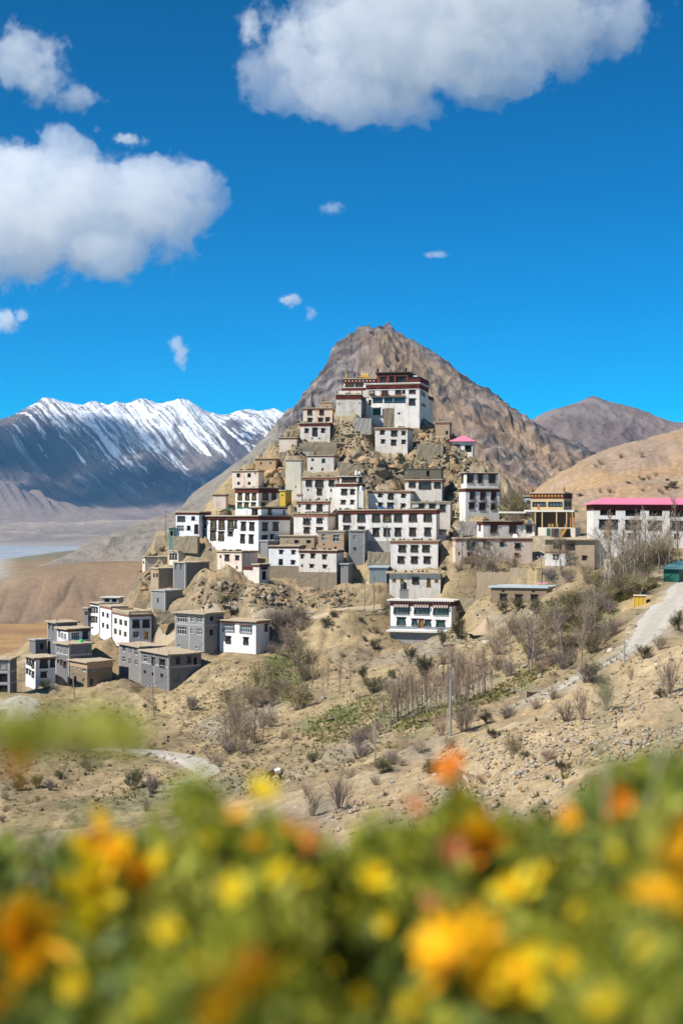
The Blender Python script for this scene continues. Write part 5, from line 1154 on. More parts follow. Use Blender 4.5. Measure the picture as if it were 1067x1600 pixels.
@ex
def ex_hall(root, h, L, R, H):
    # flat canopy, posts and dark veranda in front of and below the hall
    z = pxh(h, 799); c, s = math.cos(h['th']), math.sin(h['th'])
    u0 = face_uv(h, 'L', 884, 800)[0]; u1 = face_uv(h, 'L', 800, 800)[0]
    b = MB(); b.box(-L - 0.5, 2.6, -2.6, -0.05, z - 0.1, z + 0.25); b.build('canopy', MAT['pale_roof'], root)
    b = MB(); b.box(-u1 * 1.12, -L + 0.4, -4.6, -2.65, z - 0.35, z - 0.05); b.build('canopy', MAT['pale_roof'], root)
    zg = pxh(h, 824)
    b = MB(); b.box(-L + 1.2, 0.9, -0.45, -0.06, zg, z - 0.11); b.build('veranda_wall', MAT['dark_wood'], root)
    for x in (-L + 1.5, -3.2, -0.6, 1.2): b = MB(); b.box(x - 0.09, x + 0.09, -2.5, -2.3, zg, z - 0.11); b.build('post', MAT['yellow_wall'], root)
    for x in (1.7, 2.3): b = MB(); b.box(x - 0.13, x + 0.13, -1.9, -1.65, zg, z - 0.11); b.build('pillar', MAT['orange_paint'], root)
    b = MB(); b.box(-L + 2.2, 2.9, -3.0, 0.5, zg - 4, zg - 0.01); b.build('base_wall', MAT['pale_wall'], root)
    for x in (-L + 4.2, -1.2, -0.4, 1.2, 2.6): b = MB(); b.box(x - 0.2, x + 0.2, -2.95, -2.8, zg, zg + 0.65); b.build('railing_panel', MAT['ochre_frame'], root)
    for i, (x, mt) in enumerate(((-1.9, 'green_sheet'), (-1.1, 'dark_wood'), (-0.4, 'tank_black'), (0.3, 'brown_plaster'), (1.0, 'dark_wood'), (1.7, 'tank_black'))):
        b = MB(); b.box(x - 0.3, x + 0.3, -3.12, -3.02, zg - 2.0, zg - 0.15); b.build('hanging_panel', MAT[mt], root)
    b = MB()
    for i in range(9): b.box(0.4 + 0.12 * i, 0.62 + 0.12 * i, -4.6, -3.15, zg - 2.0 + i * 0.22 - 0.2, zg - 2.0 + i * 0.22)
    b.build('steps', MAT['yellow_paint'], root)
    for x in (-L, 0.0): b = MB(); b.lathe([(0.12, 0), (0.2, 0.15), (0.2, 0.8), (0.06, 0.95), (0.0, 1.3)], 8, (x, 0.3, H + 0.2)); b.build('victory_banner', MAT['orange_paint'], root)
    b = MB(); b.box(-L * 0.68, -L * 0.62, -2.4, -2.2, z + 0.26, z + 1.3); b.build('victory_banner', MAT['orange_paint'], root)
    b = MB(); n = 10
    for i in range(n): x = -L * (i + 0.5) / n; b.box(x - 0.12, x + 0.12, -0.11, -0.075, H - 0.55, H - 0.3)
    b.build('gold_studs', MAT['gold'], root)
@ex
def ex_white_lower(root, h, L, R, H):
    z = pxh(h, 864.5); u = face_uv(h, 'L', 884, 870)[0]
    b = MB(); b.box(-L - 0.02, -u, -0.12, -0.005, -3, z); b2 = b.build('lower_wall', MAT['white_wash'], root)
    b = MB(); b.box(-L - 0.05, -u + 0.05, -0.2, -0.005, z + 0.005, z + 0.22); b.build('string_course', MAT['faded_band'], root)
    u_, zz, d = face_uv(h, 'L', 867.6, 874.5); put_window(root, Mt(-u_, -0.125, zz), 0.7, 0.75, 'D')
@ex
def ex_porch(root, h, L, R, H):
    b = MB(); b.box(-L - 0.02, 0.05, -0.06, -0.03, 0, 0.25); b.build('threshold', MAT['concrete'], root)
    b = MB(); b.box(-L - 0.15, 0.1, -0.6, -0.05, H - 0.15, H - 0.02); b.build('porch_roof', MAT['fresh_white'], root)
    for x in (-L + 0.1, -L / 2, -0.1): b = MB(); b.box(x - 0.1, x + 0.1, -0.5, -0.3, 0, H - 0.16); b.build('porch_post', MAT['fresh_white'], root)
@ex
def ex_pillar(root, h, L, R, H):
    b = MB(); b.box(-L + 0.1, 0.35, 0.15, 1.4, -5.5, -0.02); b.build('support_pillar', MAT['worn_white'], root)
@ex
def ex_low_wing(root, h, L, R, H):
    b = MB(); b.box(-L - 2.6, -L - 0.02, 0.3, 2.2, -2.5, H * 0.72); b.build('side_wall', MAT['worn_white'], root)
    b = MB(); b.box(-L - 2.65, -L - 0.02, 0.22, 2.3, H * 0.72 + 0.005, H * 0.72 + 0.5); b.build('side_cornice', MAT['maroon_band'], root)
@ex
def ex_corrugation(root, h, L, R, H):
    b = MB(); n = 14
    for i in range(n): x = -L + L * (i + 0.5) / n; b.box(x - 0.05, x + 0.05, -0.04, -0.002, -2, H - 0.1)
    b.build('corrugation', MAT['steel_sheet'], root)
@ex
def ex_penthouse(root, h, L, R, H):
    # recessed roof room with a pale slab
    M = Matrix.Rotation(h['th'] - math.radians(10), 4, 'Z')
    M = Mt(0.5, 3.6) @ M
    box_storey(root, M, 3.2, 2.6, H + 0.1, H + 1.1, [('L', 0.9, H + 0.3, 0.9, 0.6, 'K'), ('L', 2.3, H + 0.3, 1.0, 0.6, 'K')], 'steel_sheet', None, 0, 'pale_roof', 0.3, rooft=0.15)
for h in HOUSES: build_house(h)

# ------------------------------------------------------------------ walls, tanks, poles and other built things
def rough_wall(name, label, cat, A, B, mat, t=0.6, n=10, group=None):
    """A, B: (px, top py, bottom py, distance) of the two ends"""
    a0, a1 = P(A[0], A[2], A[3]), P(A[0], A[1], A[3]); b0, b1 = P(B[0], B[2], B[3]), P(B[0], B[1], B[3])
    m = MB(); d = (b0 - a0); d.z = 0; d.normalize(); nrm = Vector((-d.y, d.x, 0)); org = a0.copy()
    ns = 4
    top = [rng.uniform(-0.12, 0.12) for _ in range(n + 1)]
    def pt(i, j, back):
        f = i / n; lo = a0.lerp(b0, f); hi = a1.lerp(b1, f); lo.z -= 1.5; hi.z += top[i]
        p = lo.lerp(hi, j / ns) + nrm * (t if back else 0)
        if not back: p += nrm * rngj[i][j]
        return tuple(p - org)
    jt = 0.03 if 'mud' in mat or mat == 'concrete' else 0.09
    rngj = [[rng.uniform(-jt, jt * 0.5) for _ in range(ns + 1)] for _ in range(n + 1)]
    for i in range(n):
        for j in range(ns):
            m.quad(pt(i, j, 0), pt(i + 1, j, 0), pt(i + 1, j + 1, 0), pt(i, j + 1, 0)); m.quad(pt(i + 1, j, 1), pt(i, j, 1), pt(i, j + 1, 1), pt(i + 1, j + 1, 1))
        m.quad(pt(i, ns, 0), pt(i + 1, ns, 0), pt(i + 1, ns, 1), pt(i, ns, 1))
    for i, fl in ((0, 0), (n, 1)):
        for j in range(ns):
            q = [pt(i, j, 1), pt(i, j, 0), pt(i, j + 1, 0), pt(i, j + 1, 1)]; m.quad(*(q[::-1] if fl else q))
    o = m.build(name, MAT[mat], None, Matrix.Translation(org)); return tag(o, label, cat, group)
rough_wall('retaining_wall', 'dark grey dry stone retaining wall beside the shed with the rust-stained front', 'wall', (460, 705, 719, 290), (490, 706, 720, 288), 'grey_stone')
rough_wall('retaining_wall', 'pale stone retaining wall under the windowless white block', 'wall', (553, 653, 668, 297), (580, 654, 668, 296), 'grey_stone')
rough_wall('stone_buttress', 'tall brown stone buttress standing in front of the temple glazing', 'buttress', (599, 638, 668, 297.5), (616, 637, 668, 297.5), 'field_stone', 1.8)
rough_wall('ruined_wall', 'ruined brown stone wall right of the square house below the temple', 'wall', (651, 693, 724, 287), (692, 694, 724, 286), 'field_stone', 1.2)
rough_wall('mud_wall', 'grey-brown mud compound wall behind the bare trees, right of centre', 'wall', (744, 894, 920, 231), (796, 894, 920, 230), 'tan_mud')
rough_wall('mud_wall', 'taller brown mud wall behind the low brown house with bluish roof', 'wall', (796, 887, 918, 229), (840, 888, 918, 228), 'tan_mud')
rough_wall('garden_wall', 'low stone garden wall below the dark green-metal shed road bend', 'wall', (822, 1080, 1094, 118), (905, 1076, 1090, 124), 'field_stone', 0.7)
rough_wall('concrete_wall', 'long low concrete channel wall at the lower left, behind the flowers', 'wall', (128, 1272, 1290, 108), (210, 1253, 1264, 117), 'concrete', 0.35)
rough_wall('terrace_wall', 'thin stone terrace wall along the path above the clean white cube house', 'wall', (395, 962, 970, 238), (545, 955, 963, 236), 'grey_stone', 0.5)
rough_wall('terrace_wall', 'stone terrace wall behind the one-storey white house with tan eaves', 'wall', (700, 934, 940, 234), (745, 936, 943, 229), 'field_stone', 0.4)

rough_wall('terrace_wall', 'brown stone terrace wall under the white lower tier on the left crag', 'wall', (455, 692, 708, 293.5), (526, 691, 708, 292.5), 'field_stone', 0.8)
rough_wall('terrace_wall', 'brown stone wall under the shed with the rust-stained front', 'wall', (437, 706, 718, 290), (458, 706, 718, 289.5), 'field_stone', 0.8)
rough_wall('terrace_wall', 'low ruined stone wall on the crag between the little white house and the big boulder', 'wall', (528, 722, 732, 282), (566, 728, 738, 281), 'field_stone', 0.6)
rough_wall('terrace_wall', 'stone terrace wall at the foot of the tall two-tier white house', 'wall', (716, 815, 824, 258), (748, 815, 823, 257), 'grey_stone', 0.6)
rough_wall('terrace_wall', 'dry stone wall between the longest white building and the metal shed', 'wall', (574, 862, 876, 249), (609, 863, 876, 248.5), 'field_stone', 0.6)
rough_wall('terrace_wall', 'thin stone wall under the squat grey block hut on the left bluff', 'wall', (245, 956, 962, 243), (300, 952, 958, 243), 'field_stone', 0.5)
rough_wall('terrace_wall', 'rubble wall below the small white annex with a maroon door', 'wall', (270, 838, 850, 261), (309, 838, 852, 259), 'field_stone', 0.8)

def tank(label, px, pt, pb, w, Y, mat):
    o = P(px, pb, Y); hh = (pb - pt) / F * Y; r = w / 2 / F * Y; m = MB()
    prof = [(r * 0.95, 0)]
    for i in range(5): z = hh * 0.8 * i / 5; prof += [(r, z + 0.02), (r, z + hh * 0.11), (r * 0.96, z + hh * 0.13)]
    prof += [(r * 0.95, hh * 0.8), (r * 0.5, hh * 0.94), (r * 0.28, hh * 0.95)]
    m.lathe(prof, 14); t = m.build('water_tank', MAT[mat], None, Matrix.Translation(o), smooth=True); tag(t, label, 'water tank')
    l = MB(); l.lathe([(r * 0.3, hh * 0.95), (r * 0.3, hh), (0.02, hh * 1.01)], 10); l.build('lid', MAT[mat], t)
def topz(frag):
    for k, (r, h) in ROOT.items():
        if frag in k: return r, h
tank('black water tank on the flat yellow block', 440.5, 758.5, 766.3, 8, 266, 'tank_black')
tank('black water tank on a grey masonry stand, before the one-storey white house', 630.5, 909, 920.5, 10, 234, 'tank_black')
m_ = MB(); m_.box(-0.7, 0.7, -0.6, 0.6, -2.2, 1.32); m_.box(-0.76, 0.76, -0.66, 0.66, 1.325, 1.43)
tag(m_.build('tank_stand', MAT['grey_block'], None, Matrix.Translation(P(631, 934, 234))), 'grey masonry stand under the black water tank, before the one-storey house', 'stand')
_r, _h = topz('green tank on its flat roof')
tank('small bright green water tank on the dark grey roof, lower left', 127, 998.5, 1006.5, 7.5, 227, 'tank_green')
tank('white water tank on the glazed roof room, left of its pair', 556.5, 735, 742.3, 4, 268, 'tank_white'); tank('white water tank on the glazed roof room, right of its pair', 561.5, 736.5, 742.3, 4.4, 268.5, 'tank_white')
tank('white water tank on a ledge right of the glazed maroon roof room', 564, 759, 766.5, 5.2, 264.5, 'tank_white')
m_ = MB(); m_.box(-0.5, 0.5, -0.4, 0.6, -4, -0.01)
tag(m_.build('tank_ledge', MAT['white_wash'], None, Matrix.Translation(P(564, 766.5, 264.5))), 'narrow white pier carrying the single white water tank', 'pier')
def dish(label, px, py, Y):
    o = P(px, py, Y); m = MB(); k = 12; prof = [(0.0, 0.0), (0.18, 0.02), (0.33, 0.07), (0.45, 0.14)]
    m.lathe(list(reversed(prof)), k); m.lathe([(r, z + 0.02) for r, z in prof[1:]], k)
    root = empty('satellite_dish', o); tag(root, label, 'satellite dish')
    m.build('reflector', MAT['tank_white'], root, Matrix.Rotation(math.radians(60), 4, 'X'))
    b = MB(); b.tube([(0, 0.1, -0.7), (0, 0.06, 0)], [0.03, 0.03], 5); b.tube([(0, 0, 0), (0.0, -0.35, 0.12)], [0.012, 0.012], 4); b.build('mast', MAT['pole_metal'], root)
dish('white satellite dish on the small annex with one window', 827, 816.5, 252.5)
dish('white satellite dish on the roof edge of the patchy long white house', 804, 838.5, 242)

def pole(label, px, pt, pb, arm=True, mat='grey_wood', lean=0.0, Y=None, r=0.09):
    g = hit(px, pb)
    if g is None or Y: g = P(px, pb, Y or hillY(px, pb))
    H = (pb - pt) / F * g.y; root = empty('utility_pole', (g.x, g.y, g.z - 0.05)); tag(root, label, 'pole')
    m = MB(); m.tube([(0, 0, -0.4), (lean * H * 0.5, 0, H * 0.5), (lean * H, 0, H)], [r * 1.2, r, r * 0.7], 7); m.build('shaft', MAT[mat], root)
    if arm:
        b = MB(); b.box(-0.65, 0.65, -0.05, 0.05, H - 0.55, H - 0.43); b.build('crossarm', MAT[mat], root, Matrix.Translation((lean * H, -0.1, 0)))
        for x in (-0.55, 0.0, 0.55): i = MB(); i.lathe([(0.03, 0), (0.05, 0.06), (0.05, 0.12), (0.02, 0.18)], 6, (x + lean * H, -0.1, H - 0.43)); i.build('insulator', MAT['tank_white'], root)
    return Vector((g.x + lean * H, g.y - 0.1, g.z + H - 0.3))
p1 = pole('tall pale utility pole rising from the purple-grey shrub on the near slope', 703, 1036, 1150, False, 'pole_metal', 0.01)
p2 = pole('slim grey utility pole at the left end of the poplar row', 586, 1110, 1190, False, 'grey_wood', 0.0, None, 0.06)
p3 = pole('leaning pole on the slope below the front grey block house', 241, 1067, 1119, True, 'grey_wood', -0.06)
p4_ = pole('leaning pole in front of the brown mud-brick house', 117, 1046, 1091, True, 'grey_wood', -0.07)
p5 = pole('thin dark pole beside the teal lean-to on the rocky edge', 259, 797, 842, False, 'grey_wood', 0.0, 262)
p6 = pole('slim pole in front of the longest white building', 605, 820, 856, True, 'pole_metal', 0.0, 251)
p7 = pole('slim green-grey street pole beside the dirt road', 975, 998, 1035, False, 'pole_metal', 0.0, None, 0.06)
p8 = pole('bare upright pole left of the mud house with a white lower storey', 845, 866, 914, True, 'grey_wood', 0.0)
p9 = pole('thin mast beside the pink-roofed pavilion on the crag', 718, 688, 728, False, 'grey_wood', 0.0, 286, 0.07)
p10 = pole('tall thin flag mast at the right corner of the tall two-tier house', 780.5, 700, 790, False, 'grey_wood', 0.0, 268, 0.06)
p11 = pole('short dark pole on the rocky bank above the grey unfinished house', 361, 938, 962, True, 'dark_wood')
def cable(label, a, b, sag):
    m = MB(); pts = [a.lerp(b, t / 16) - Vector((0, 0, sag * 4 * (t / 16) * (1 - t / 16))) for t in range(17)]
    m.tube(pts, [0.022] * 17, 4); tag(m.build('power_cable', MAT['cable']), label, 'cable')
cable('power cable sagging from the slim pole to the rocky bank on the left', p6, p11, 2.5)
cable('power cable between the two leaning poles on the lower left', p3, p4_, 1.2)
cable('power cable from the leaning lower left pole up to the short dark pole', p3, p11, 2.0)
cable('power cable from the thin dark pole to the slim pole of the longest building', p5, p6, 2.5)
cable('power cable along the near slope between the pale and the grey utility poles', p1, p2, 1.5)

# green awning over the terrace behind the long white building
m_ = MB(); a, b = P(337, 800, 262), P(389, 795, 266); n = 10
for i in range(n):
    for j in range(4):
        def q(i, j): p = a.lerp(b, i / n) + Vector((0.3, 1, 0)) * (2.6 * j / 4); p.z += 0.55 * math.sin(math.pi * (i / n)) ** 0.7 * (0.5 + 0.5 * j / 4) - 0.12 * math.sin(i * 1.9); return p
        m_.quad(q(i, j), q(i + 1, j), q(i + 1, j + 1), q(i, j + 1)); up = Vector((0, 0, -0.03)); m_.quad(q(i, j + 1) + up, q(i + 1, j + 1) + up, q(i + 1, j) + up, q(i, j) + up)
aw = empty('awning', a); tag(aw, 'green tarpaulin awning over the terrace behind the long white building', 'awning')
o = m_.build('tarpaulin', MAT['tarp_green'], aw, Matrix.Translation(-a))
for px, Y in ((339, 263), (362, 265), (386, 267)):
    g = P(px, 797, Y); q = MB(); q.tube([g - a + Vector((0, 0, -2.2)), g - a], [0.05, 0.05], 5); q.build('post', MAT['grey_wood'], aw)
# yellow booth, signboard cloth, sand heap
def booth():
    g = hit(999, 946); r = empty('booth', g, -0.25); tag(r, 'small weathered yellow plywood booth at the edge of the dirt road', 'booth')
    w = 18 / F * g.y; H = 15 / F * g.y
    m = MB(); m.box(-w / 2, w / 2, 0, 1.2, -0.6, H); m.build('body', MAT['ochre_box'], r)
    for i in range(4): b = MB(); x = -w / 2 + w * i / 3; b.box(x - 0.04, x + 0.04, -0.05, -0.003, -0.2, H - 0.02); b.build('batten', MAT['yellow_paint'], r)
    m = MB(); m.box(-w / 2 - 0.1, w / 2 + 0.1, -0.15, 1.3, H + 0.004, H + 0.08); m.build('roof', MAT['pale_roof'], r)
booth()
g = hit(946, 912); r = empty('sheet_screen', g, 0.1); tag(r, 'pale blue sheet hung on two posts among the bare trees on the right', 'screen')
m_ = MB(); w = 0.62; H = 1.6
for i in range(8):
    x0, x1 = -w + 2 * w * i / 8, -w + 2 * w * (i + 1) / 8; y0, y1 = 0.05 * math.sin(i * 1.3), 0.05 * math.sin((i + 1) * 1.3)
    m_.quad((x0, y0, 0.35), (x1, y1, 0.35), (x1, 0, H), (x0, 0, H)); m_.quad((x1, y1 + .01, 0.35), (x0, y0 + .01, 0.35), (x0, 0.01, H), (x1, 0.01, H))
m_.build('sheet', MAT['cloth_pale'], r)
for x in (-w, w): q = MB(); q.tube([(x, 0.03, -0.4), (x, 0.03, H + 0.1)], [0.04, 0.04], 5); q.build('post', MAT['grey_wood'], r)
g = hit(762, 985); V = []; nr, nk = 14, 36
for i in range(nr):
    for k in range(nk):
        t = i / (nr - 1); a = 2 * math.pi * k / nk; rad = 3.1 * t * (1 + 0.16 * math.sin(3 * a + 1) + 0.06 * math.sin(7 * a + 4 * t)); V.append((rad * math.cos(a), rad * math.sin(a), 1.7 * (math.cos(min(t * 1.25, 1.0) * math.pi) * 0.5 + 0.5) ** 0.8 * (1 + 0.1 * math.sin(2 * a)) + 0.07 * math.sin(7 * a + 9 * t) * t - 0.6 * t))
fq = []
for i in range(nr - 1):
    for k in range(nk): fq.append((i * nk + k, (i + 1) * nk + k, (i + 1) * nk + (k + 1) % nk, i * nk + (k + 1) % nk))
simple('loose_sand', (0.40, 0.30, 0.20), 0.95, var=0.15, scale=3, bump=0.5, spec=0.1)
sh = link('sand_heap', np_mesh('sand_heap', np.array(V), np.array(fq), MAT['loose_sand']), None, Matrix.Translation(g + Vector((0, 1.2, 0)))); tag(sh, 'conical heap of pinkish sand left of the low brown house', 'sand heap')
# pink laundry on the low brown house's roof
r_, h_ = topz('low brown house'); u, z, d = face_uv(h_, 'L', 843, 916); m_ = MB()
for i in range(6): x = -u - 1.0 + 0.35 * i; m_.box(x, x + 0.3, 0.8 + 0.1 * (i % 2), 1.6, z + 0.35, z + 0.42 + 0.08 * (i % 3))
wm = r_.matrix_basis.copy(); lo = m_.build('laundry', MAT['cloth_pink'], None, Matrix.Translation(r_.location) @ r_.rotation_euler.to_matrix().to_4x4()); tag(lo, 'pink washing spread to dry on the bluish metal roof', 'laundry')
# ------------------------------------------------------------------ boulders and stones
def rock_mesh(name, seed, mat, sub=2, flat=0.75):
    r_ = random.Random(seed); bm = bmesh.new(); bmesh.ops.create_icosphere(bm, subdivisions=sub, radius=1.0)
    pl = []
    for _ in range(15):
        d = Vector((r_.gauss(0, 1), r_.gauss(0, 1), r_.gauss(0, 1))).normalized(); pl.append((d, r_.uniform(0.5, 0.82)))
    st = Vector((r_.uniform(0.8, 1.3), r_.uniform(0.7, 1.1), r_.uniform(0.6, 0.95) * flat / 0.75))
    for v in bm.verts:
        p = v.co.copy()
        for d, o in pl:
            k = p.dot(d)
            if k > o: p -= d * (k - o)
        p += Vector((r_.uniform(-1, 1), r_.uniform(-1, 1), r_.uniform(-1, 1))) * 0.025
        v.co = Vector((p.x * st.x, p.y * st.y, p.z * st.z))
    me = bpy.data.meshes.new(name); bm.to_mesh(me); bm.free(); me.materials.append(mat); return me
def rock_mat(name, a, b_, scale=0.8):
    m, nt, b = newmat(name); L = nt.links.new; geo = N(nt, 'ShaderNodeNewGeometry'); oi = N(nt, 'ShaderNodeObjectInfo')
    n1 = N(nt, 'ShaderNodeTexNoise', Scale=scale, Detail=8.0, Roughness=0.7); L(geo.outputs['Position'], n1.inputs['Vector'])
    mx = N(nt, 'ShaderNodeMix', data_type='RGBA'); mx.inputs[6].default_value = (*a, 1); mx.inputs[7].default_value = (*b_, 1)
    r = N(nt, 'ShaderNodeMapRange'); r.inputs['From Min'].default_value = 0.32; r.inputs['From Max'].default_value = 0.68; L(n1.outputs[0], r.inputs['Value']); L(r.outputs[0], mx.inputs[0])
    hv = N(nt, 'ShaderNodeHueSaturation'); v = N(nt, 'ShaderNodeMapRange'); v.inputs['To Min'].default_value = 0.72; v.inputs['To Max'].default_value = 1.22; L(oi.outputs['Random'], v.inputs['Value']); L(v.outputs[0], hv.inputs['Value'])
    L(mx.outputs[2], hv.inputs['Color']); L(hv.outputs[0], b.inputs['Base Color'])
    bp = N(nt, 'ShaderNodeBump', Strength=0.8, Distance=0.25); L(n1.outputs[0], bp.inputs['Height']); L(bp.outputs[0], b.inputs['Normal']); b.inputs['Roughness'].default_value = 0.95; b.inputs['Specular IOR Level'].default_value = 0.1
    return m
rock_mat('tan_rock', (0.20, 0.16, 0.10), (0.37, 0.30, 0.20)); rock_mat('orange_rock', (0.26, 0.16, 0.085), (0.46, 0.32, 0.18)); rock_mat('pale_stone', (0.40, 0.34, 0.26), (0.50, 0.43, 0.33), 2.0)
ROCKS = {k: [rock_mesh('boulder', s * 13 + i, MAT[k], 2) for i in range(5)] for s, k in enumerate(('tan_rock', 'orange_rock', 'pale_stone'))}
def inside(poly, x, y):
    c = False; n = len(poly)
    for i in range(n):
        (x1, y1), (x2, y2) = poly[i], poly[(i + 1) % n]
        if ((y1 > y) != (y2 > y)) and x < (x2 - x1) * (y - y1) / (y2 - y1) + x1: c = not c
    return c
def scatter(poly, n):
    xs = [p[0] for p in poly]; ys = [p[1] for p in poly]; o = []; k = 0
    while len(o) < n and k < n * 40:
        k += 1; x, y = rng.uniform(min(xs), max(xs)), rng.uniform(min(ys), max(ys))
        if inside(poly, x, y): o.append((x, y))
    return o
def in_house(x, y, m=0.3):
    for h in HOUSES:
        dx, dy = x - h['near'][0], y - h['near'][1]
        if abs(dx) + abs(dy) > 60: continue
        s, c = math.sin(h['th']), math.cos(h['th']); u = -(dx * c - dy * s); v = dx * s + dy * c
        if -m < u < h['L'] + m and -m < v < h['R'] + m: return True
    return False
def boulder(px, py, r, kind, label, group=None, z=0.25):
    g = hit(px, py)
    if g is None or in_house(g.x, g.y, r * 0.4): return
    o = link('boulder', rng.choice(ROCKS[kind])); o.location = g + Vector((0, r * 0.4, -r * z)); o.rotation_euler = (rng.uniform(-.4, .4), rng.uniform(-.4, .4), rng.uniform(0, 6.3))
    o.scale = (r * rng.uniform(0.75, 1.6), r * rng.uniform(0.75, 1.3), r * rng.uniform(0.6, 1.15)); tag(o, label, 'boulder', group)
CR = [(436, 650), (525, 655), (580, 668), (588, 715), (640, 716), (650, 672), (690, 660), (700, 690), (740, 725), (715, 760), (700, 735), (640, 732), (575, 765), (530, 745), (530, 712), (470, 712), (430, 712)]
for px, py in scatter(CR, 95): boulder(px, py, rng.choice([0.4, 0.5, 0.6, 0.7, 0.9, 1.2, 1.5]), rng.choice(['tan_rock', 'tan_rock', 'orange_rock']), 'weathered tan boulder among the loose rocks of the crag below the temple', 'boulders on the crag')
for px, py in scatter([(415, 720), (446, 705), (448, 760), (425, 765)], 22): boulder(px, py, rng.uniform(0.7, 1.7), 'orange_rock', 'orange-brown rock of the outcrop beside the cream retaining tower', 'rocks by the cream tower')
for px, py in scatter([(690, 745), (716, 750), (718, 820), (745, 830), (705, 845), (695, 800)], 26): boulder(px, py, rng.uniform(0.5, 1.6), 'tan_rock', 'pale tan boulder on the slope left of the tall two-tier house', 'boulders left of the two-tier house')
for px, py in scatter([(212, 905), (232, 850), (280, 842), (310, 850), (310, 862), (262, 862), (222, 925)], 28): boulder(px, py, rng.uniform(0.5, 1.5), rng.choice(['tan_rock', 'orange_rock']), 'brown boulder on the left bluff outcrop under the white annex', 'boulders on the left bluff')
for px, py in scatter([(300, 905), (340, 900), (395, 915), (470, 915), (560, 925), (540, 950), (420, 955), (300, 940)], 34): boulder(px, py, rng.uniform(0.35, 1.0), rng.choice(['tan_rock', 'pale_stone']), 'grey-tan boulder on the bank below the joined white houses', 'boulders on the middle bank')
boulder(600, 742, 3.3, 'tan_rock', 'biggest rounded boulder, right of the glazed maroon roof room'); boulder(618, 722, 3.0, 'orange_rock', 'broad orange boulder under the square white house')
boulder(583, 684, 2.2, 'orange_rock', 'pale pinkish boulder leaning at the left of the square white house'); boulder(722, 826, 1.7, 'pale_stone', 'pale round boulder left of the house with two maroon-shuttered windows')
boulder(370, 935, 2.4, 'pale_stone', 'pale tilted slab of rock above the clean white cube house', None, 0.3); boulder(760, 1005, 1.6, 'pale_stone', 'pair-lying pale rock below the sand heap, upper one'); boulder(740, 1012, 1.1, 'pale_stone', 'smaller pale rock left of the upper pale rock below the sand heap')
boulder(515, 903, 1.6, 'orange_rock', 'pinkish boulder at the foot of the tallest stone footing')
for px, py in scatter([(560, 1330), (640, 1230), (760, 1170), (900, 1090), (1067, 1010), (1067, 1300), (850, 1330)], 95):
    boulder(px, py, rng.uniform(0.10, 0.30), rng.choice(['pale_stone', 'pale_stone', 'pale_stone', 'orange_rock']), 'loose fist-to-head sized pale rock on the stony near slope', 'loose rocks on the near slope', 0.3)
for px, py in scatter([(930, 905), (1010, 925), (1000, 990), (985, 1040), (920, 1050), (1000, 960)], 14) + [(1000, 922), (1012, 918), (1030, 912), (1038, 978), (1036, 985)]: boulder(px, py, rng.uniform(0.3, 0.7), 'pale_stone', 'pale rock along the edge of the dirt road', 'rocks along the dirt road')
# stones nobody could count: one object
def tri_soup(name, label_kind, V, Fq, mat, mi=None): return tag(link(name, np_mesh(name, V, Fq, mat, None, False, mi)), kind='stuff')
OCT = np.array([(1, 0, 0), (-1, 0, 0), (0, 1, 0), (0, -1, 0), (0, 0, 1), (0, 0, -0.6)], float); OF = np.array([(0, 2, 4), (2, 1, 4), (1, 3, 4), (3, 0, 4), (2, 0, 5), (1, 2, 5), (3, 1, 5), (0, 3, 5)])
def stones(pts, rlo, rhi):
    n = len(pts); V = np.repeat(OCT[None], n, 0) * nrng.uniform(0.6, 1.3, (n, 6, 1)); V += nrng.normal(0, 0.18, V.shape)
    a = nrng.uniform(0, 6.28, n); ca, sa = np.cos(a)[:, None], np.sin(a)[:, None]; x, y = V[..., 0].copy(), V[..., 1].copy(); V[..., 0] = x * ca - y * sa; V[..., 1] = x * sa + y * ca
    r = rlo * (rhi / rlo) ** (nrng.random(n) ** 2.6); V *= r[:, None, None]; V[..., 2] *= 0.75
    V += np.array(pts)[:, None, :] + np.array([0, 0, 1])[None, None] * (r * 0.15)[:, None, None]
    return V.reshape(-1, 3), (OF[None] + np.arange(n)[:, None, None] * 6).reshape(-1, 3)
def hits(poly, n):
    o = []
    for px, py in scatter(poly, n):
        g = hit(px, py)
        if g is not None and not in_house(g.x, g.y): o.append(tuple(g))
    return o
NS = [(430, 1345), (560, 1240), (700, 1165), (900, 1075), (1080, 1000), (1080, 1345)]
pp = []
for p in hits(NS, 14000):
    w_ = float(vn(np.array([p[0] / 5]), np.array([p[1] / 7]), 5)[0])
    if rng.random() < (0.10 if w_ < 0.5 else 0.95): pp.append(p)
V, Fq = stones(pp, 0.03, 0.22); k = len(pp); tri_soup('scattered_stones', None, V, Fq, [MAT['pale_stone'], MAT['orange_rock'], MAT['tan_rock'], MAT['grey_stone']], np.repeat(nrng.choice(4, k, p=[0.62, 0.22, 0.13, 0.03]), 8))
pp = hits([(170, 950), (230, 860), (330, 850), (600, 900), (700, 880), (1000, 900), (1000, 1000), (700, 1130), (300, 1230), (0, 1280), (0, 1110), (200, 1085), (320, 1040)], 1700) + hits(CR, 3500) + hits([(690, 745), (716, 750), (718, 820), (745, 830), (705, 845), (695, 800)], 500) + hits([(300, 905), (470, 915), (560, 925), (540, 950), (300, 950)], 900)
V, Fq = stones(pp, 0.06, 0.6); k = len(pp); tri_soup('rubble', None, V, Fq, [MAT['tan_rock'], MAT['pale_stone'], MAT['orange_rock']], np.repeat(nrng.choice(3, k, p=[0.7, 0.2, 0.1]), 8))

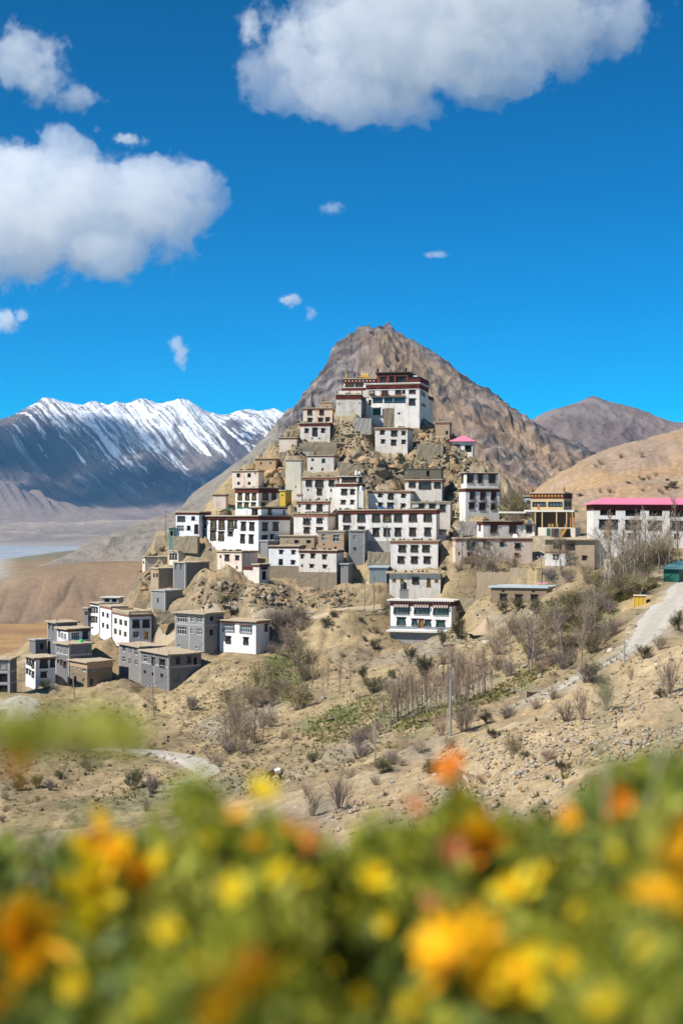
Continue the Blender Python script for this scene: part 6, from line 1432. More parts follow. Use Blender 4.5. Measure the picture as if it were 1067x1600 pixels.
# ------------------------------------------------------------------ plants of the hillside
def leaf_mat(name, a, b_, trans=0.25, rough=0.6):
    m, nt, b = newmat(name); L = nt.links.new; geo = N(nt, 'ShaderNodeNewGeometry'); oi = N(nt, 'ShaderNodeObjectInfo')
    n1 = N(nt, 'ShaderNodeTexNoise', Scale=3.0, Detail=3.0); L(geo.outputs['Position'], n1.inputs['Vector'])
    ad = N(nt, 'ShaderNodeMath', operation='MULTIPLY_ADD'); ad.inputs[1].default_value = 0.5; L(oi.outputs['Random'], ad.inputs[0]); 
    sb = N(nt, 'ShaderNodeMath', operation='MULTIPLY_ADD'); sb.inputs[1].default_value = 1.6; sb.inputs[2].default_value = -0.55; L(n1.outputs[0], sb.inputs[0]); L(sb.outputs[0], ad.inputs[2])
    mx = N(nt, 'ShaderNodeMix', data_type='RGBA'); mx.inputs[6].default_value = (*a, 1); mx.inputs[7].default_value = (*b_, 1); L(ad.outputs[0], mx.inputs[0])
    L(mx.outputs[2], b.inputs['Base Color']); b.inputs['Roughness'].default_value = rough
    if trans:
        t = N(nt, 'ShaderNodeBsdfTranslucent'); L(mx.outputs[2], t.inputs['Color']); ms = N(nt, 'ShaderNodeMixShader'); ms.inputs[0].default_value = trans
        L(b.outputs[0], ms.inputs[1]); L(t.outputs[0], ms.inputs[2]); L(ms.outputs[0], nt.nodes['Material Output'].inputs['Surface'])
    return m
leaf_mat('bare_twig', (0.20, 0.155, 0.12), (0.34, 0.27, 0.20), 0, 0.9); leaf_mat('purple_twig', (0.17, 0.13, 0.12), (0.28, 0.22, 0.195), 0, 0.9); leaf_mat('reddish_twig', (0.27, 0.19, 0.135), (0.40, 0.30, 0.21), 0, 0.9)
leaf_mat('dark_leaf', (0.06, 0.066, 0.026), (0.135, 0.13, 0.048)); leaf_mat('olive_leaf', (0.19, 0.16, 0.045), (0.32, 0.27, 0.085)); leaf_mat('spring_leaf', (0.13, 0.14, 0.03), (0.26, 0.24, 0.06)); leaf_mat('bark', (0.15, 0.12, 0.10), (0.28, 0.235, 0.19), 0, 0.9); leaf_mat('pale_bark', (0.26, 0.22, 0.18), (0.38, 0.33, 0.27), 0, 0.9)
def twig(mb, p, d, ln, r, depth, R_, spread, up, nseg=3, m=0, k=3, tips=None):
    pts = [p.copy()]; rad = [r]; d = d.normalized()
    for i in range(nseg):
        d = (d + Vector((R_.gauss(0, 1), R_.gauss(0, 1), R_.gauss(0, 1))) * 0.13 + Vector((0, 0, up * 0.12))).normalized(); pts.append(pts[-1] + d * ln / nseg); rad.append(r * (1 - 0.75 * (i + 1) / nseg))
    mb.tube(pts, rad, k, m, False)
    if tips is not None: tips += pts[1:]
    if depth:
        for _ in range(R_.randint(3, 5)):
            t = R_.uniform(0.25, 1.0); i = min(int(t * nseg), nseg - 1); q = pts[i].lerp(pts[i + 1], t * nseg - i)
            nd = (d + Vector((R_.gauss(0, 1), R_.gauss(0, 1), R_.gauss(0, 0.6))) * spread).normalized()
            twig(mb, q, nd, ln * R_.uniform(0.4, 0.65), r * 0.55, depth - 1, R_, spread, up, 2, m, 3, tips)
def leaves(mb, tips, n, size, R_, m=1, jit=0.12):
    for _ in range(n):
        c = R_.choice(tips) + Vector((R_.gauss(0, jit), R_.gauss(0, jit), R_.gauss(0, jit))); a = Vector((R_.gauss(0, 1), R_.gauss(0, 1), R_.gauss(0, 1))).normalized(); b = a.orthogonal().normalized(); s_ = size * R_.uniform(0.6, 1.4)
        mb.quad(c - a * s_, c - b * s_ * 0.5, c + a * s_, c + b * s_ * 0.5, m)
def shrub_meshes(seed, kind):
    R_ = random.Random(seed); st = MB(); tips = []
    n = {'bare': 26, 'purple': 30, 'olive': 24, 'spring': 22, 'dark': 16, 'reddish': 26}[kind]
    for _ in range(n):
        a = R_.uniform(0, 6.283); t = R_.uniform(0.05, 0.85 if kind != 'dark' else 1.1); d = Vector((math.cos(a) * t, math.sin(a) * t, 1)); twig(st, Vector((math.cos(a), math.sin(a), -0.4)) * 0.15 * R_.random(), d, R_.uniform(0.6, 1.0), 0.016, 2, R_, 0.55, 0.5, 3, 0, 3, tips)
    tm = {'bare': 'bare_twig', 'purple': 'purple_twig', 'olive': 'bare_twig', 'spring': 'bare_twig', 'dark': 'bark', 'reddish': 'reddish_twig'}[kind]
    out = [('stems', st.mesh('shrub_stems', MAT[tm]))]
    lm, nl, sz = {'bare': ('olive_leaf', 90, 0.03), 'purple': (None, 0, 0), 'reddish': (None, 0, 0), 'olive': ('olive_leaf', 1200, 0.032), 'spring': ('spring_leaf', 520, 0.035), 'dark': ('dark_leaf', 4200, 0.03)}[kind]
    if lm: l = MB(); leaves(l, tips, nl, sz, R_, 0, 0.05); out.append(('foliage', l.mesh('shrub_foliage', MAT[lm])))
    return out
def tree_meshes(seed, kind):
    R_ = random.Random(seed); tr = MB(); cr = MB(); tips = []; H = 1.0
    pts = [Vector((0, 0, -0.03))]; lean = Vector((R_.gauss(0, 0.03), R_.gauss(0, 0.03), 0))
    for i in range(1, 9): pts.append(Vector((R_.gauss(0, 0.008), R_.gauss(0, 0.008), i / 8 * 0.97)) + lean * i / 4)
    tr.tube(pts, [0.017 * (1 - 0.85 * i / 8) for i in range(9)], 6, 0)
    nb = 20 if kind == 'poplar' else 20
    for _ in range(nb):
        t = R_.uniform(0.22 if kind == 'poplar' else 0.3, 0.98); i = min(int(t * 8), 7); q = pts[i].lerp(pts[i + 1], t * 8 - i); a = R_.uniform(0, 6.283)
        if kind == 'poplar': d = Vector((math.cos(a) * 0.42, math.sin(a) * 0.42, 1)); ln = 0.24 * (1.15 - t) + 0.05
        else: d = Vector((math.cos(a), math.sin(a), 0.75)); ln = 0.42 * (1.1 - t) + 0.08
        twig(cr, q, d, ln, 0.005, 2, R_, 0.4 if kind == 'poplar' else 0.6, 0.8, 3, 0, 3, tips)
    out = [('trunk', tr.mesh('tree_trunk', MAT['bark' if kind != 'pale' else 'pale_bark'])), ('crown', cr.mesh('tree_crown', MAT['reddish_twig' if kind == 'poplar' else 'bare_twig']))]
    return out
SHR = {k: [shrub_meshes(100 * i + j, k) for j in range(4)] for i, k in enumerate(('bare', 'purple', 'olive', 'spring', 'dark', 'reddish'))}
TRE = {k: [tree_meshes(900 + 50 * i + j, k) for j in range(5)] for i, k in enumerate(('poplar', 'spread', 'pale'))}
SLAB = {'bare': 'leafless grey-brown thorn bush', 'purple': 'leafless purple-grey bush', 'olive': 'yellowish olive bush coming into leaf', 'spring': 'bright yellow-green bush in spring leaf', 'dark': 'rounded dark green bush', 'reddish': 'leafless reddish-tan bush'}
def plant(px, py, hpx, meshes, name, label, cat, group, wf=1.0):
    g = hit(px, py)
    if g is None or in_house(g.x, g.y, 0.2): return
    s_ = max(hpx / F * g.y, 0.15); r = empty(name, g, rng.uniform(0, 6.28)); tag(r, label, cat, group); r.scale = (s_ * wf * rng.uniform(0.9, 1.1), s_ * wf * rng.uniform(0.9, 1.1), s_)
    for nm, me in meshes: link(nm, me, r)
def shrubs(poly, n, kinds, h0, h1, where, group, wf=1.0):
    for px, py in scatter(poly, n):
        k = rng.choice(kinds); plant(px, py, rng.uniform(h0, h1), rng.choice(SHR[k]), 'shrub', SLAB[k] + ' ' + where, 'shrub', group + ', ' + k, wf)
shrubs([(845, 975), (900, 930), (960, 905), (1030, 905), (1030, 925), (960, 940), (900, 985), (850, 1000)], 32, ['olive', 'olive', 'olive', 'bare'], 16, 30, 'on the bank below the tan shed on the right', 'bank by the tan shed', 1.1)
shrubs([(770, 1000), (850, 975), (930, 950), (975, 955), (960, 1010), (880, 1050), (800, 1060), (760, 1050)], 34, ['bare', 'olive', 'purple', 'olive', 'reddish'], 18, 34, 'in the gully left of the dirt road', 'gully left of the dirt road', 0.9)
shrubs([(700, 1010), (780, 1000), (800, 1060), (740, 1090), (620, 1110), (600, 1080), (660, 1050)], 19, ['bare', 'reddish', 'purple', 'bare'], 16, 30, 'among the thin poplars of the gully', 'gully of the poplars', 0.9)
shrubs([(412, 985), (440, 960), (480, 965), (475, 1020), (430, 1035), (405, 1020)], 14, ['bare', 'purple', 'bare'], 16, 28, 'right of the clean white cube house', 'right of the white cube house')
shrubs([(425, 1045), (480, 1030), (492, 1080), (470, 1115), (420, 1110), (400, 1080)], 13, ['spring', 'olive', 'bare', 'spring'], 18, 34, 'in the hollow below the white cube house', 'hollow below the white cube house')
shrubs([(345, 1110), (400, 1085), (440, 1110), (460, 1130), (400, 1165), (345, 1175)], 16, ['bare', 'olive', 'reddish', 'bare'], 16, 32, 'in the thicket above the valley track', 'thicket above the valley track')
shrubs([(330, 1185), (420, 1150), (470, 1130), (480, 1140), (340, 1210)], 8, ['reddish', 'bare', 'purple'], 12, 20, 'along the lip of the green gully', 'lip of the green gully', 1.3)
shrubs([(540, 1165), (620, 1125), (640, 1130), (560, 1190)], 7, ['purple', 'reddish'], 12, 24, 'below the poplar row', 'below the poplar row', 1.2)
shrubs([(935, 905), (1067, 850), (1067, 900), (1000, 915)], 12, ['bare', 'bare', 'olive'], 22, 40, 'under the trees before the pink-roofed building', 'before the pink-roofed building')
shrubs([(850, 905), (930, 885), (930, 910), (870, 930)], 7, ['bare', 'purple'], 12, 22, 'in the yard below the mud house', 'yard below the mud house')
shrubs([(715, 880), (835, 884), (835, 892), (715, 893)], 7, ['reddish', 'bare'], 9, 16, 'at the foot of the patchy long white house', 'foot of the patchy white house', 1.2)
shrubs([(0, 1225), (140, 1180), (230, 1190), (100, 1260), (0, 1290)], 10, ['bare', 'dark', 'purple'], 9, 18, 'on the sandy lower left slope', 'sandy lower left slope', 1.1)
shrubs([(540, 760), (600, 670), (700, 700), (770, 780), (780, 800), (760, 790), (690, 730), (600, 740)], 8, ['dark', 'olive', 'bare'], 5, 9, 'between the boulders of the crag', 'plants on the crag')
shrubs([(780, 790), (820, 785), (830, 800), (800, 830), (785, 815)], 9, ['bare', 'olive'], 14, 26, 'beside the yellow prayer hall', 'beside the prayer hall')
shrubs([(840, 800), (900, 770), (1000, 745), (1067, 740), (1067, 775), (930, 775)], 14, ['dark', 'bare', 'purple'], 3, 7, 'dotted on the tan hill behind the pink-roofed building', 'dots on the tan hill', 1.3)
shrubs([(500, 1200), (640, 1180), (760, 1140), (900, 1110), (1060, 1060), (1060, 1140), (800, 1230), (600, 1270)], 13, ['bare', 'reddish', 'dark'], 8, 20, 'on the stony near slope', 'stony near slope', 1.2)
shrubs([(300, 920), (560, 940), (600, 990), (640, 1060), (500, 1050), (330, 950)], 14, ['dark', 'bare', 'olive'], 5, 12, 'on the bare bank in the middle of the hill', 'bare middle bank', 1.1)
shrubs([(880, 700 + 40), (1067, 690), (1067, 700), (900, 745)], 4, ['bare'], 6, 10, 'high on the skyline of the tan hill', 'skyline of the tan hill')
for px, py, hh, k, lab, wf in [
    (640, 1034, 22, 'dark', 'rounded dark green bush alone on the tan bank left of the poplars', 0.75), (585, 1014, 15, 'dark', 'small dark green bush under the left end of the stone-plinth white house', 0.8), (568, 1061, 16, 'dark', 'small dark green bush on the bare bank, left of the bush alone above the poplars', 0.8),
    (580, 1082, 22, 'dark', 'dark green bush with olive edge just left of the poplar row', 0.9), (717, 998, 26, 'dark', 'large dark green bush at the right corner of the stone-plinth white house', 0.75), (612, 1061, 14, 'dark', 'brownish-green bush just above the poplar row', 0.7),
    (662, 1062, 34, 'dark', 'tall brown-green bush at the head of the poplar row', 0.6), (690, 1008, 20, 'dark', 'dark bush between two rocks below the sand heap', 0.8), (788, 958, 18, 'dark', 'leftmost dark green bush in front of the low brown house', 0.8), (808, 956, 20, 'dark', 'second dark green bush in front of the low brown house', 0.8),
    (838, 957, 18, 'dark', 'third dark green bush in front of the low brown house', 0.9), (862, 952, 16, 'dark', 'rightmost dark green bush in front of the low brown house', 0.8), (208, 1234, 32, 'dark', 'big dark bush on the lower left bank above the channel wall', 0.7), (238, 1240, 26, 'purple', 'purple-grey bush right of the big dark bush on the lower left', 1.0),
    (300, 1110, 22, 'purple', 'dark grey bush alone on the slope below the front grey block house', 1.0), (487, 1192, 16, 'dark', 'small olive-dark bush alone in the middle of the near slope', 0.7), (530, 1268, 52, 'purple', 'large leafless grey bush just above the flowers at the centre', 0.7), (488, 1275, 40, 'bare', 'tall thin leafless bush left of the large grey bush above the flowers', 0.6),
    (480, 1243, 22, 'reddish', 'low reddish bush above the tall thin leafless bush', 0.9), (725, 1143, 42, 'purple', 'wide purple-grey bush round the foot of the tall pale pole', 0.85), (690, 1150, 34, 'reddish', 'reddish bush on the left of the tall pale pole', 0.8), (885, 1128, 34, 'bare', 'leafless bush on the rubble left of the pale grass blade', 0.9),
    (910, 1125, 44, 'bare', 'thin tall leafless bush on the rubble above the pale grass blade', 0.45), (800, 1185, 32, 'olive', 'straw-coloured bush on the near slope right of the orange flower', 0.7), (1045, 1085, 55, 'bare', 'tall sparse leafless bush at the right edge over the rubble', 0.5), (925, 1065, 28, 'dark', 'dark brown-green bush at the lower end of the dirt road', 0.8),
    (1005, 1030, 20, 'dark', 'dark dry bush on the right verge of the dirt road', 0.9), (1058, 985, 24, 'dark', 'dark olive bush at the right edge above the dirt road', 0.9), (1030, 1015, 20, 'olive', 'olive bush up the verge from the dark dry bush by the road', 0.8), (985, 1062, 18, 'reddish', 'small reddish bush right under the slim street pole', 0.8),
    (945, 1110, 40, 'olive', 'pale straw bush on the near slope beside the pale grass blade', 0.5), (880, 1205, 16, 'dark', 'low dark green bush on the rubble at the right', 1.2), (60, 1232, 20, 'dark', 'dark bush near the left edge of the sandy slope', 0.8), (228, 1268, 16, 'purple', 'small purple-grey bush right of the channel wall', 1.0),
    (862, 1092, 18, 'bare', 'low leafless bush on the far verge where the dirt road narrows', 1.1), (835, 1108, 16, 'reddish', 'low reddish bush along the narrow road, right of the stone garden wall', 1.2), (790, 1122, 20, 'purple', 'purple-grey bush beside the narrow road below the garden wall', 1.2), (655, 1176, 18, 'reddish', 'low reddish bush on the narrow road left of the tall pale pole', 1.3), (612, 1194, 20, 'purple', 'low purple bush right of the grey pole foot', 1.3), (545, 1216, 18, 'bare', 'low leafless bush at the lower end of the narrow road', 1.3), (915, 1066, 26, 'purple', 'purple-grey bush left of the dark brown-green bush by the road', 1.1), (760, 1130, 14, 'dark', 'small dark tuft-like bush beside the narrow road', 1.2),
    (72, 1078, 16, 'dark', 'dark olive bush below the white house with maroon-topped windows', 0.8), (1050, 788 - 26, 9, 'dark', 'dark clump on the tan hill above the pink metal roof', 1.3)]:
    plant(px, py, hh, rng.choice(SHR[k]), 'shrub', lab, 'shrub', None, wf)
def trees(pts, kinds, h0, h1, label, group, wf=1.0):
    for px, py in pts: plant(px, py, rng.uniform(h0, h1), rng.choice(TRE[rng.choice(kinds)]), 'bare_tree', label, 'tree', group, wf)
line = lambda a, b, n, j: [(a[0] + (b[0] - a[0]) * i / (n - 1) + rng.uniform(-j, j), a[1] + (b[1] - a[1]) * i / (n - 1) + rng.uniform(-j * 0.6, j * 0.6)) for i in range(n)]
trees(line((593, 1136), (765, 1085), 44, 4), ['poplar'], 44, 78, 'thin leafless young poplar in the long row above the near slope', 'poplar row', 0.8)
trees(line((640, 1105), (790, 1050), 22, 7), ['poplar'], 36, 62, 'thin leafless poplar standing behind the long poplar row', 'poplars behind the row', 0.8)
trees(scatter([(800, 1030), (930, 985), (930, 1030), (840, 1062)], 11), ['spread', 'pale', 'poplar'], 50, 92, 'leafless grey tree in the gully left of the dirt road', 'gully trees by the road')
trees([(742, 918), (750, 916), (757, 918), (766, 918), (772, 915), (781, 917), (720, 886), (735, 888)], ['spread', 'poplar'], 45, 74, 'leafless tree in front of the patchy long white house', 'trees before the patchy white house', 0.9)
trees([(868, 888), (875, 890), (882, 886), (905, 884), (915, 882), (893, 880)], ['spread'], 38, 58, 'leafless tree in front of the mud house with a white lower storey', 'trees before the mud house')
trees([(938, 892), (948, 886), (957, 918), (966, 915), (974, 918), (983, 905), (990, 915), (998, 912), (1006, 905), (1028, 896), (1044, 892), (1060, 884)], ['spread', 'poplar', 'spread'], 62, 112, 'tall leafless tree in front of the large pink-roofed building', 'trees before the pink-roofed building')
trees([(352, 1172), (360, 1170), (368, 1168), (375, 1172), (383, 1165), (392, 1160), (400, 1165), (410, 1158), (365, 1150), (380, 1140), (398, 1135)], ['spread', 'poplar'], 46, 80, 'leafless tree in the thicket above the valley track', 'thicket trees', 0.9)
trees([(420, 1000), (436, 992), (450, 985), (462, 1005), (470, 985), (446, 1015)], ['spread'], 30, 46, 'leafless tree right of the clean white cube house', 'trees right of the white cube house')
trees([(498, 948), (516, 952), (545, 957), (584, 955), (570, 962), (512, 1078), (505, 1090), (530, 1085), (548, 1095), (488, 1075)], ['poplar', 'spread'], 34, 58, 'small leafless tree alone on the bare middle bank', 'lone trees on the bank', 0.7)
trees([(100, 1230), (108, 1228), (125, 1225), (232, 1122)], ['poplar'], 26, 40, 'spindly leafless sapling on the sandy lower left slope', 'saplings on the lower left', 0.7)
plant(800, 890, 24, SHR['reddish'][0], 'shrub', 'orange-tinted dry bush on top of the taller brown mud wall', 'shrub', None, 1.0)
# low tufts and grass: nobody could count them
def tufts(pts, n_bl, hlo, hhi):
    n = len(pts); P0 = np.repeat(np.array(pts), n_bl, 0); m_ = len(P0); a = nrng.uniform(0, 6.28, m_); h = np.repeat(nrng.uniform(hlo, hhi, n), n_bl) * nrng.uniform(0.5, 1.1, m_)
    base = P0 + np.stack([np.cos(a), np.sin(a), np.zeros(m_)], -1) * (h * 0.5 * nrng.random(m_))[:, None]
    tip = base + np.stack([np.cos(a) * h * 0.7, np.sin(a) * h * 0.7, h], -1) + nrng.normal(0, 0.03, (m_, 3)); s_ = np.stack([-np.sin(a), np.cos(a), np.zeros(m_)], -1) * (h * 0.16)[:, None]
    V = np.stack([base - s_, base + s_, tip], 1).reshape(-1, 3); V[:, 2] -= np.tile([0.03, 0.03, 0], m_); return V, np.arange(m_ * 3).reshape(-1, 3), n
HILLP = [(0, 1105), (60, 1085), (200, 1090), (330, 1045), (420, 1030), (600, 1000), (730, 1000), (760, 950), (900, 930), (1000, 1040), (800, 1110), (640, 1170), (400, 1240), (0, 1280)]
pp = []
for p in hits(HILLP, 6500):
    if float(vn(np.array([p[0] / 9]), np.array([p[1] / 9]), 15)[0]) > 0.45 or rng.random() < 0.2: pp.append(p)
pp += hits([(290, 1100), (400, 1060), (400, 1150), (330, 1180), (280, 1150)], 700) + hits([(320, 1030), (400, 1035), (380, 1100), (300, 1080)], 160) + hits([(700, 900), (800, 920), (790, 950), (700, 945)], 120) + hits(NS, 160)
V, Fq, k = tufts(pp, 9, 0.10, 0.34); tri_soup('low_scrub', None, V, Fq, [MAT['dark_leaf'], MAT['olive_leaf'], MAT['bare_twig']], np.repeat(nrng.choice(3, k, p=[0.42, 0.22, 0.36]), 9))
pp = hits([(470, 1150), (520, 1105), (575, 1085), (640, 1090), (560, 1150), (500, 1165)], 800) + hits([(420, 1025), (475, 1010), (485, 1100), (425, 1095)], 500) + hits([(600, 1135), (760, 1080), (900, 1010), (960, 955), (960, 985), (800, 1085), (640, 1145)], 900) + hits([(700, 985), (760, 990), (740, 1010), (690, 1005)], 120)
V, Fq, k = tufts(pp, 10, 0.12, 0.35); tri_soup('green_grass', None, V, Fq, MAT['spring_leaf'])
pp = hits([(860, 985), (900, 940), (960, 912), (1030, 915), (960, 945), (900, 990)], 1500)
V, Fq, k = tufts(pp, 10, 0.3, 0.8); tri_soup('dry_grass', None, V, Fq, MAT['olive_leaf'])

# ------------------------------------------------------------------ the cow
def skin(name, verts, edges, rad, mat, parent=None, sub=2, root=0):
    bm = bmesh.new(); ly = bm.verts.layers.skin.verify(); vs = [bm.verts.new(v) for v in verts]
    for a, b in edges: bm.edges.new((vs[a], vs[b]))
    for i, v in enumerate(vs): v[ly].radius = (rad[i], rad[i]); v[ly].use_root = (i == root)
    me = bpy.data.meshes.new(name); bm.to_mesh(me); bm.free(); o = bpy.data.objects.new(name, me); COL.objects.link(o)
    md = o.modifiers.new('skin', 'SKIN'); md.use_smooth_shade = True; sd = o.modifiers.new('sub', 'SUBSURF'); sd.levels = sub; sd.render_levels = sub
    bpy.context.view_layer.update(); ev = o.evaluated_get(bpy.context.evaluated_depsgraph_get()); m2 = bpy.data.meshes.new_from_object(ev); m2.name = name; bpy.data.objects.remove(o)
    m2.materials.clear(); m2.materials.append(mat); o2 = link(name, m2, parent)
    for p in m2.polygons: p.use_smooth = True
    return o2
m, nt, b = newmat('cow_hide'); L = nt.links.new; tc = N(nt, 'ShaderNodeTexCoord'); sx = N(nt, 'ShaderNodeSeparateXYZ'); L(tc.outputs['Object'], sx.inputs[0])
nz = N(nt, 'ShaderNodeTexNoise', Scale=2.2, Detail=2.0); L(tc.outputs['Object'], nz.inputs['Vector'])
ad = N(nt, 'ShaderNodeMath', operation='MULTIPLY_ADD'); ad.inputs[1].default_value = 0.5; L(nz.outputs[0], ad.inputs[0]); L(sx.outputs[0], ad.inputs[2])
ab = N(nt, 'ShaderNodeMath', operation='ABSOLUTE'); sb = N(nt, 'ShaderNodeMath', operation='ADD'); sb.inputs[1].default_value = -0.12; L(ad.outputs[0], sb.inputs[0]); L(sb.outputs[0], ab.inputs[0])
hz = N(nt, 'ShaderNodeMath', operation='LESS_THAN'); hz.inputs[1].default_value = 0.34; L(ab.outputs[0], hz.inputs[0])
zz = N(nt, 'ShaderNodeMath', operation='GREATER_THAN'); zz.inputs[1].default_value = 0.78; L(sx.outputs[2], zz.inputs[0]); mu = N(nt, 'ShaderNodeMath', operation='MULTIPLY'); L(hz.outputs[0], mu.inputs[0]); L(zz.outputs[0], mu.inputs[1])
mx = N(nt, 'ShaderNodeMix', data_type='RGBA'); mx.inputs[6].default_value = (0.016, 0.013, 0.012, 1); mx.inputs[7].default_value = (0.75, 0.72, 0.68, 1); L(mu.outputs[0], mx.inputs[0]); L(mx.outputs[2], b.inputs['Base Color']); b.inputs['Roughness'].default_value = 0.8
cg = hit(430, 1221); cow = empty('cow', cg, math.radians(215)); cow.scale = (0.8, 0.8, 0.8); tag(cow, 'black and white cow grazing beside the reddish brush, above the yellow flowers', 'cow')
cv = [(-0.55, 0, 1.02), (-0.25, 0, 0.98), (0.15, 0, 0.96), (0.5, 0, 1.02), (0.78, 0, 0.95), (0.98, 0, 0.72), (1.1, 0, 0.52), (1.2, 0, 0.36)]; ce_ = [(i, i + 1) for i in range(7)]; cr_ = [0.26, 0.31, 0.33, 0.28, 0.17, 0.12, 0.13, 0.07]
for sx_ in (-1, 1):
    b0 = len(cv); cv += [(-0.62, 0.17 * sx_, 0.78), (-0.50, 0.18 * sx_, 0.58), (-0.66, 0.18 * sx_, 0.36), (-0.62, 0.18 * sx_, 0.04)]; ce_ += [(0, b0), (b0, b0 + 1), (b0 + 1, b0 + 2), (b0 + 2, b0 + 3)]; cr_ += [0.16, 0.09, 0.055, 0.06]
    b0 = len(cv); cv += [(0.50, 0.16 * sx_, 0.70), (0.52, 0.16 * sx_, 0.38), (0.50, 0.16 * sx_, 0.04)]; ce_ += [(3, b0), (b0, b0 + 1), (b0 + 1, b0 + 2)]; cr_ += [0.11, 0.06, 0.06]
b0 = len(cv); cv += [(-0.85, 0, 0.95), (-0.9, 0, 0.55)]; ce_ += [(0, b0), (b0, b0 + 1)]; cr_ += [0.03, 0.035]
skin('body', cv, ce_, cr_, MAT['cow_hide'], cow, 2, 1)
for s in (-1, 1): q = MB(); q.tube([(1.05, 0.08 * s, 0.62), (1.03, 0.2 * s, 0.66), (1.06, 0.24 * s, 0.74)], [0.025, 0.02, 0.006], 6); q.build('horn', MAT['pale_bark'], cow); e = MB(); e.quad((1.02, 0.1 * s, 0.58), (1.0, 0.24 * s, 0.55), (1.0, 0.26 * s, 0.6), (1.02, 0.12 * s, 0.63)); e.build('ear', MAT['cow_hide'], cow)
# ------------------------------------------------------------------ flowering shrubs right in front of the lens
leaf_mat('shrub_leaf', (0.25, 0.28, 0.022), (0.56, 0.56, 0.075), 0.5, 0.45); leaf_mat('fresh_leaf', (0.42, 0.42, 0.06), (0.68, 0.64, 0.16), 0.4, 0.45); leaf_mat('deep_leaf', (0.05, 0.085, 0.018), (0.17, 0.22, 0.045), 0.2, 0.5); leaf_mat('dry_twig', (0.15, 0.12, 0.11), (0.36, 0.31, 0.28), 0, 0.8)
def petal_mat(name, a, b_):
    leaf_mat(name, a, b_, 0.3, 0.5)
petal_mat('yellow_petal', (0.80, 0.55, 0.01), (0.90, 0.72, 0.02)); petal_mat('golden_petal', (0.85, 0.38, 0.008), (0.95, 0.55, 0.01)); petal_mat('orange_petal', (0.75, 0.20, 0.012), (0.90, 0.34, 0.015)); petal_mat('salmon_petal', (0.62, 0.20, 0.09), (0.75, 0.32, 0.15))
def tuft_leaves(cent, n, size, spread, rr):
    """small oval leaves round many centres: (k,3) centres -> folded leaf blades"""
    k = len(cent); c = np.repeat(cent, n, 0) + rr.normal(0, 1, (k * n, 3)) * spread; m_ = len(c)
    d = rr.normal(0, 1, (m_, 3)); d[:, 2] = np.abs(d[:, 2]) + 0.3; d /= np.linalg.norm(d, axis=1)[:, None]
    s = np.cross(d, rr.normal(0, 1, (m_, 3))); s /= np.linalg.norm(s, axis=1)[:, None]; nn = np.cross(d, s); L_ = (size * rr.uniform(0.6, 1.4, m_))[:, None]
    p0 = c; p1 = c + d * L_ * 0.5 + s * L_ * 0.24 + nn * L_ * 0.08; p2 = c + d * L_; p3 = c + d * L_ * 0.5 - s * L_ * 0.24 + nn * L_ * 0.08
    return np.stack([p0, p1, p2, p3], 1).reshape(-1, 3), np.arange(m_ * 4).reshape(-1, 4)
TOP = [(-80, 1315), (0, 1318), (110, 1312), (200, 1322), (250, 1300), (290, 1225), (330, 1200), (365, 1225), (410, 1262), (450, 1300), (500, 1365), (540, 1352), (580, 1305), (620, 1295), (680, 1262), (740, 1235), (765, 1265), (790, 1315), (840, 1275), (880, 1315), (915, 1275), (950, 1215), (990, 1188), (1040, 1180), (1067, 1190), (1150, 1190)]
topy = lambda px: float(np.interp(px, [t[0] for t in TOP], [t[1] for t in TOP]))
PLANTS = [  # name, label, px range, distance range, leaf materials, density
    ('flowering_shrub', 'dark-leaved flowering shrub with big golden flowers at the lower left', -70, 255, 0.72, 1.02, ['deep_leaf', 'deep_leaf', 'deep_leaf', 'shrub_leaf'], 1.0),
    ('flowering_shrub', 'pale green flowering shrub with the highest leafy shoot, left of centre', 235, 480, 0.66, 0.98, ['fresh_leaf', 'shrub_leaf', 'shrub_leaf'], 1.0),
    ('flowering_shrub', 'flowering shrub with an orange flower standing above it, right of centre', 470, 800, 0.70, 1.05, ['shrub_leaf', 'deep_leaf', 'shrub_leaf', 'deep_leaf'], 1.0),
    ('flowering_shrub', 'olive green flowering shrub with grey twigs at the lower right', 780, 1140, 0.68, 1.00, ['shrub_leaf', 'fresh_leaf', 'shrub_leaf', 'deep_leaf'], 0.95)]
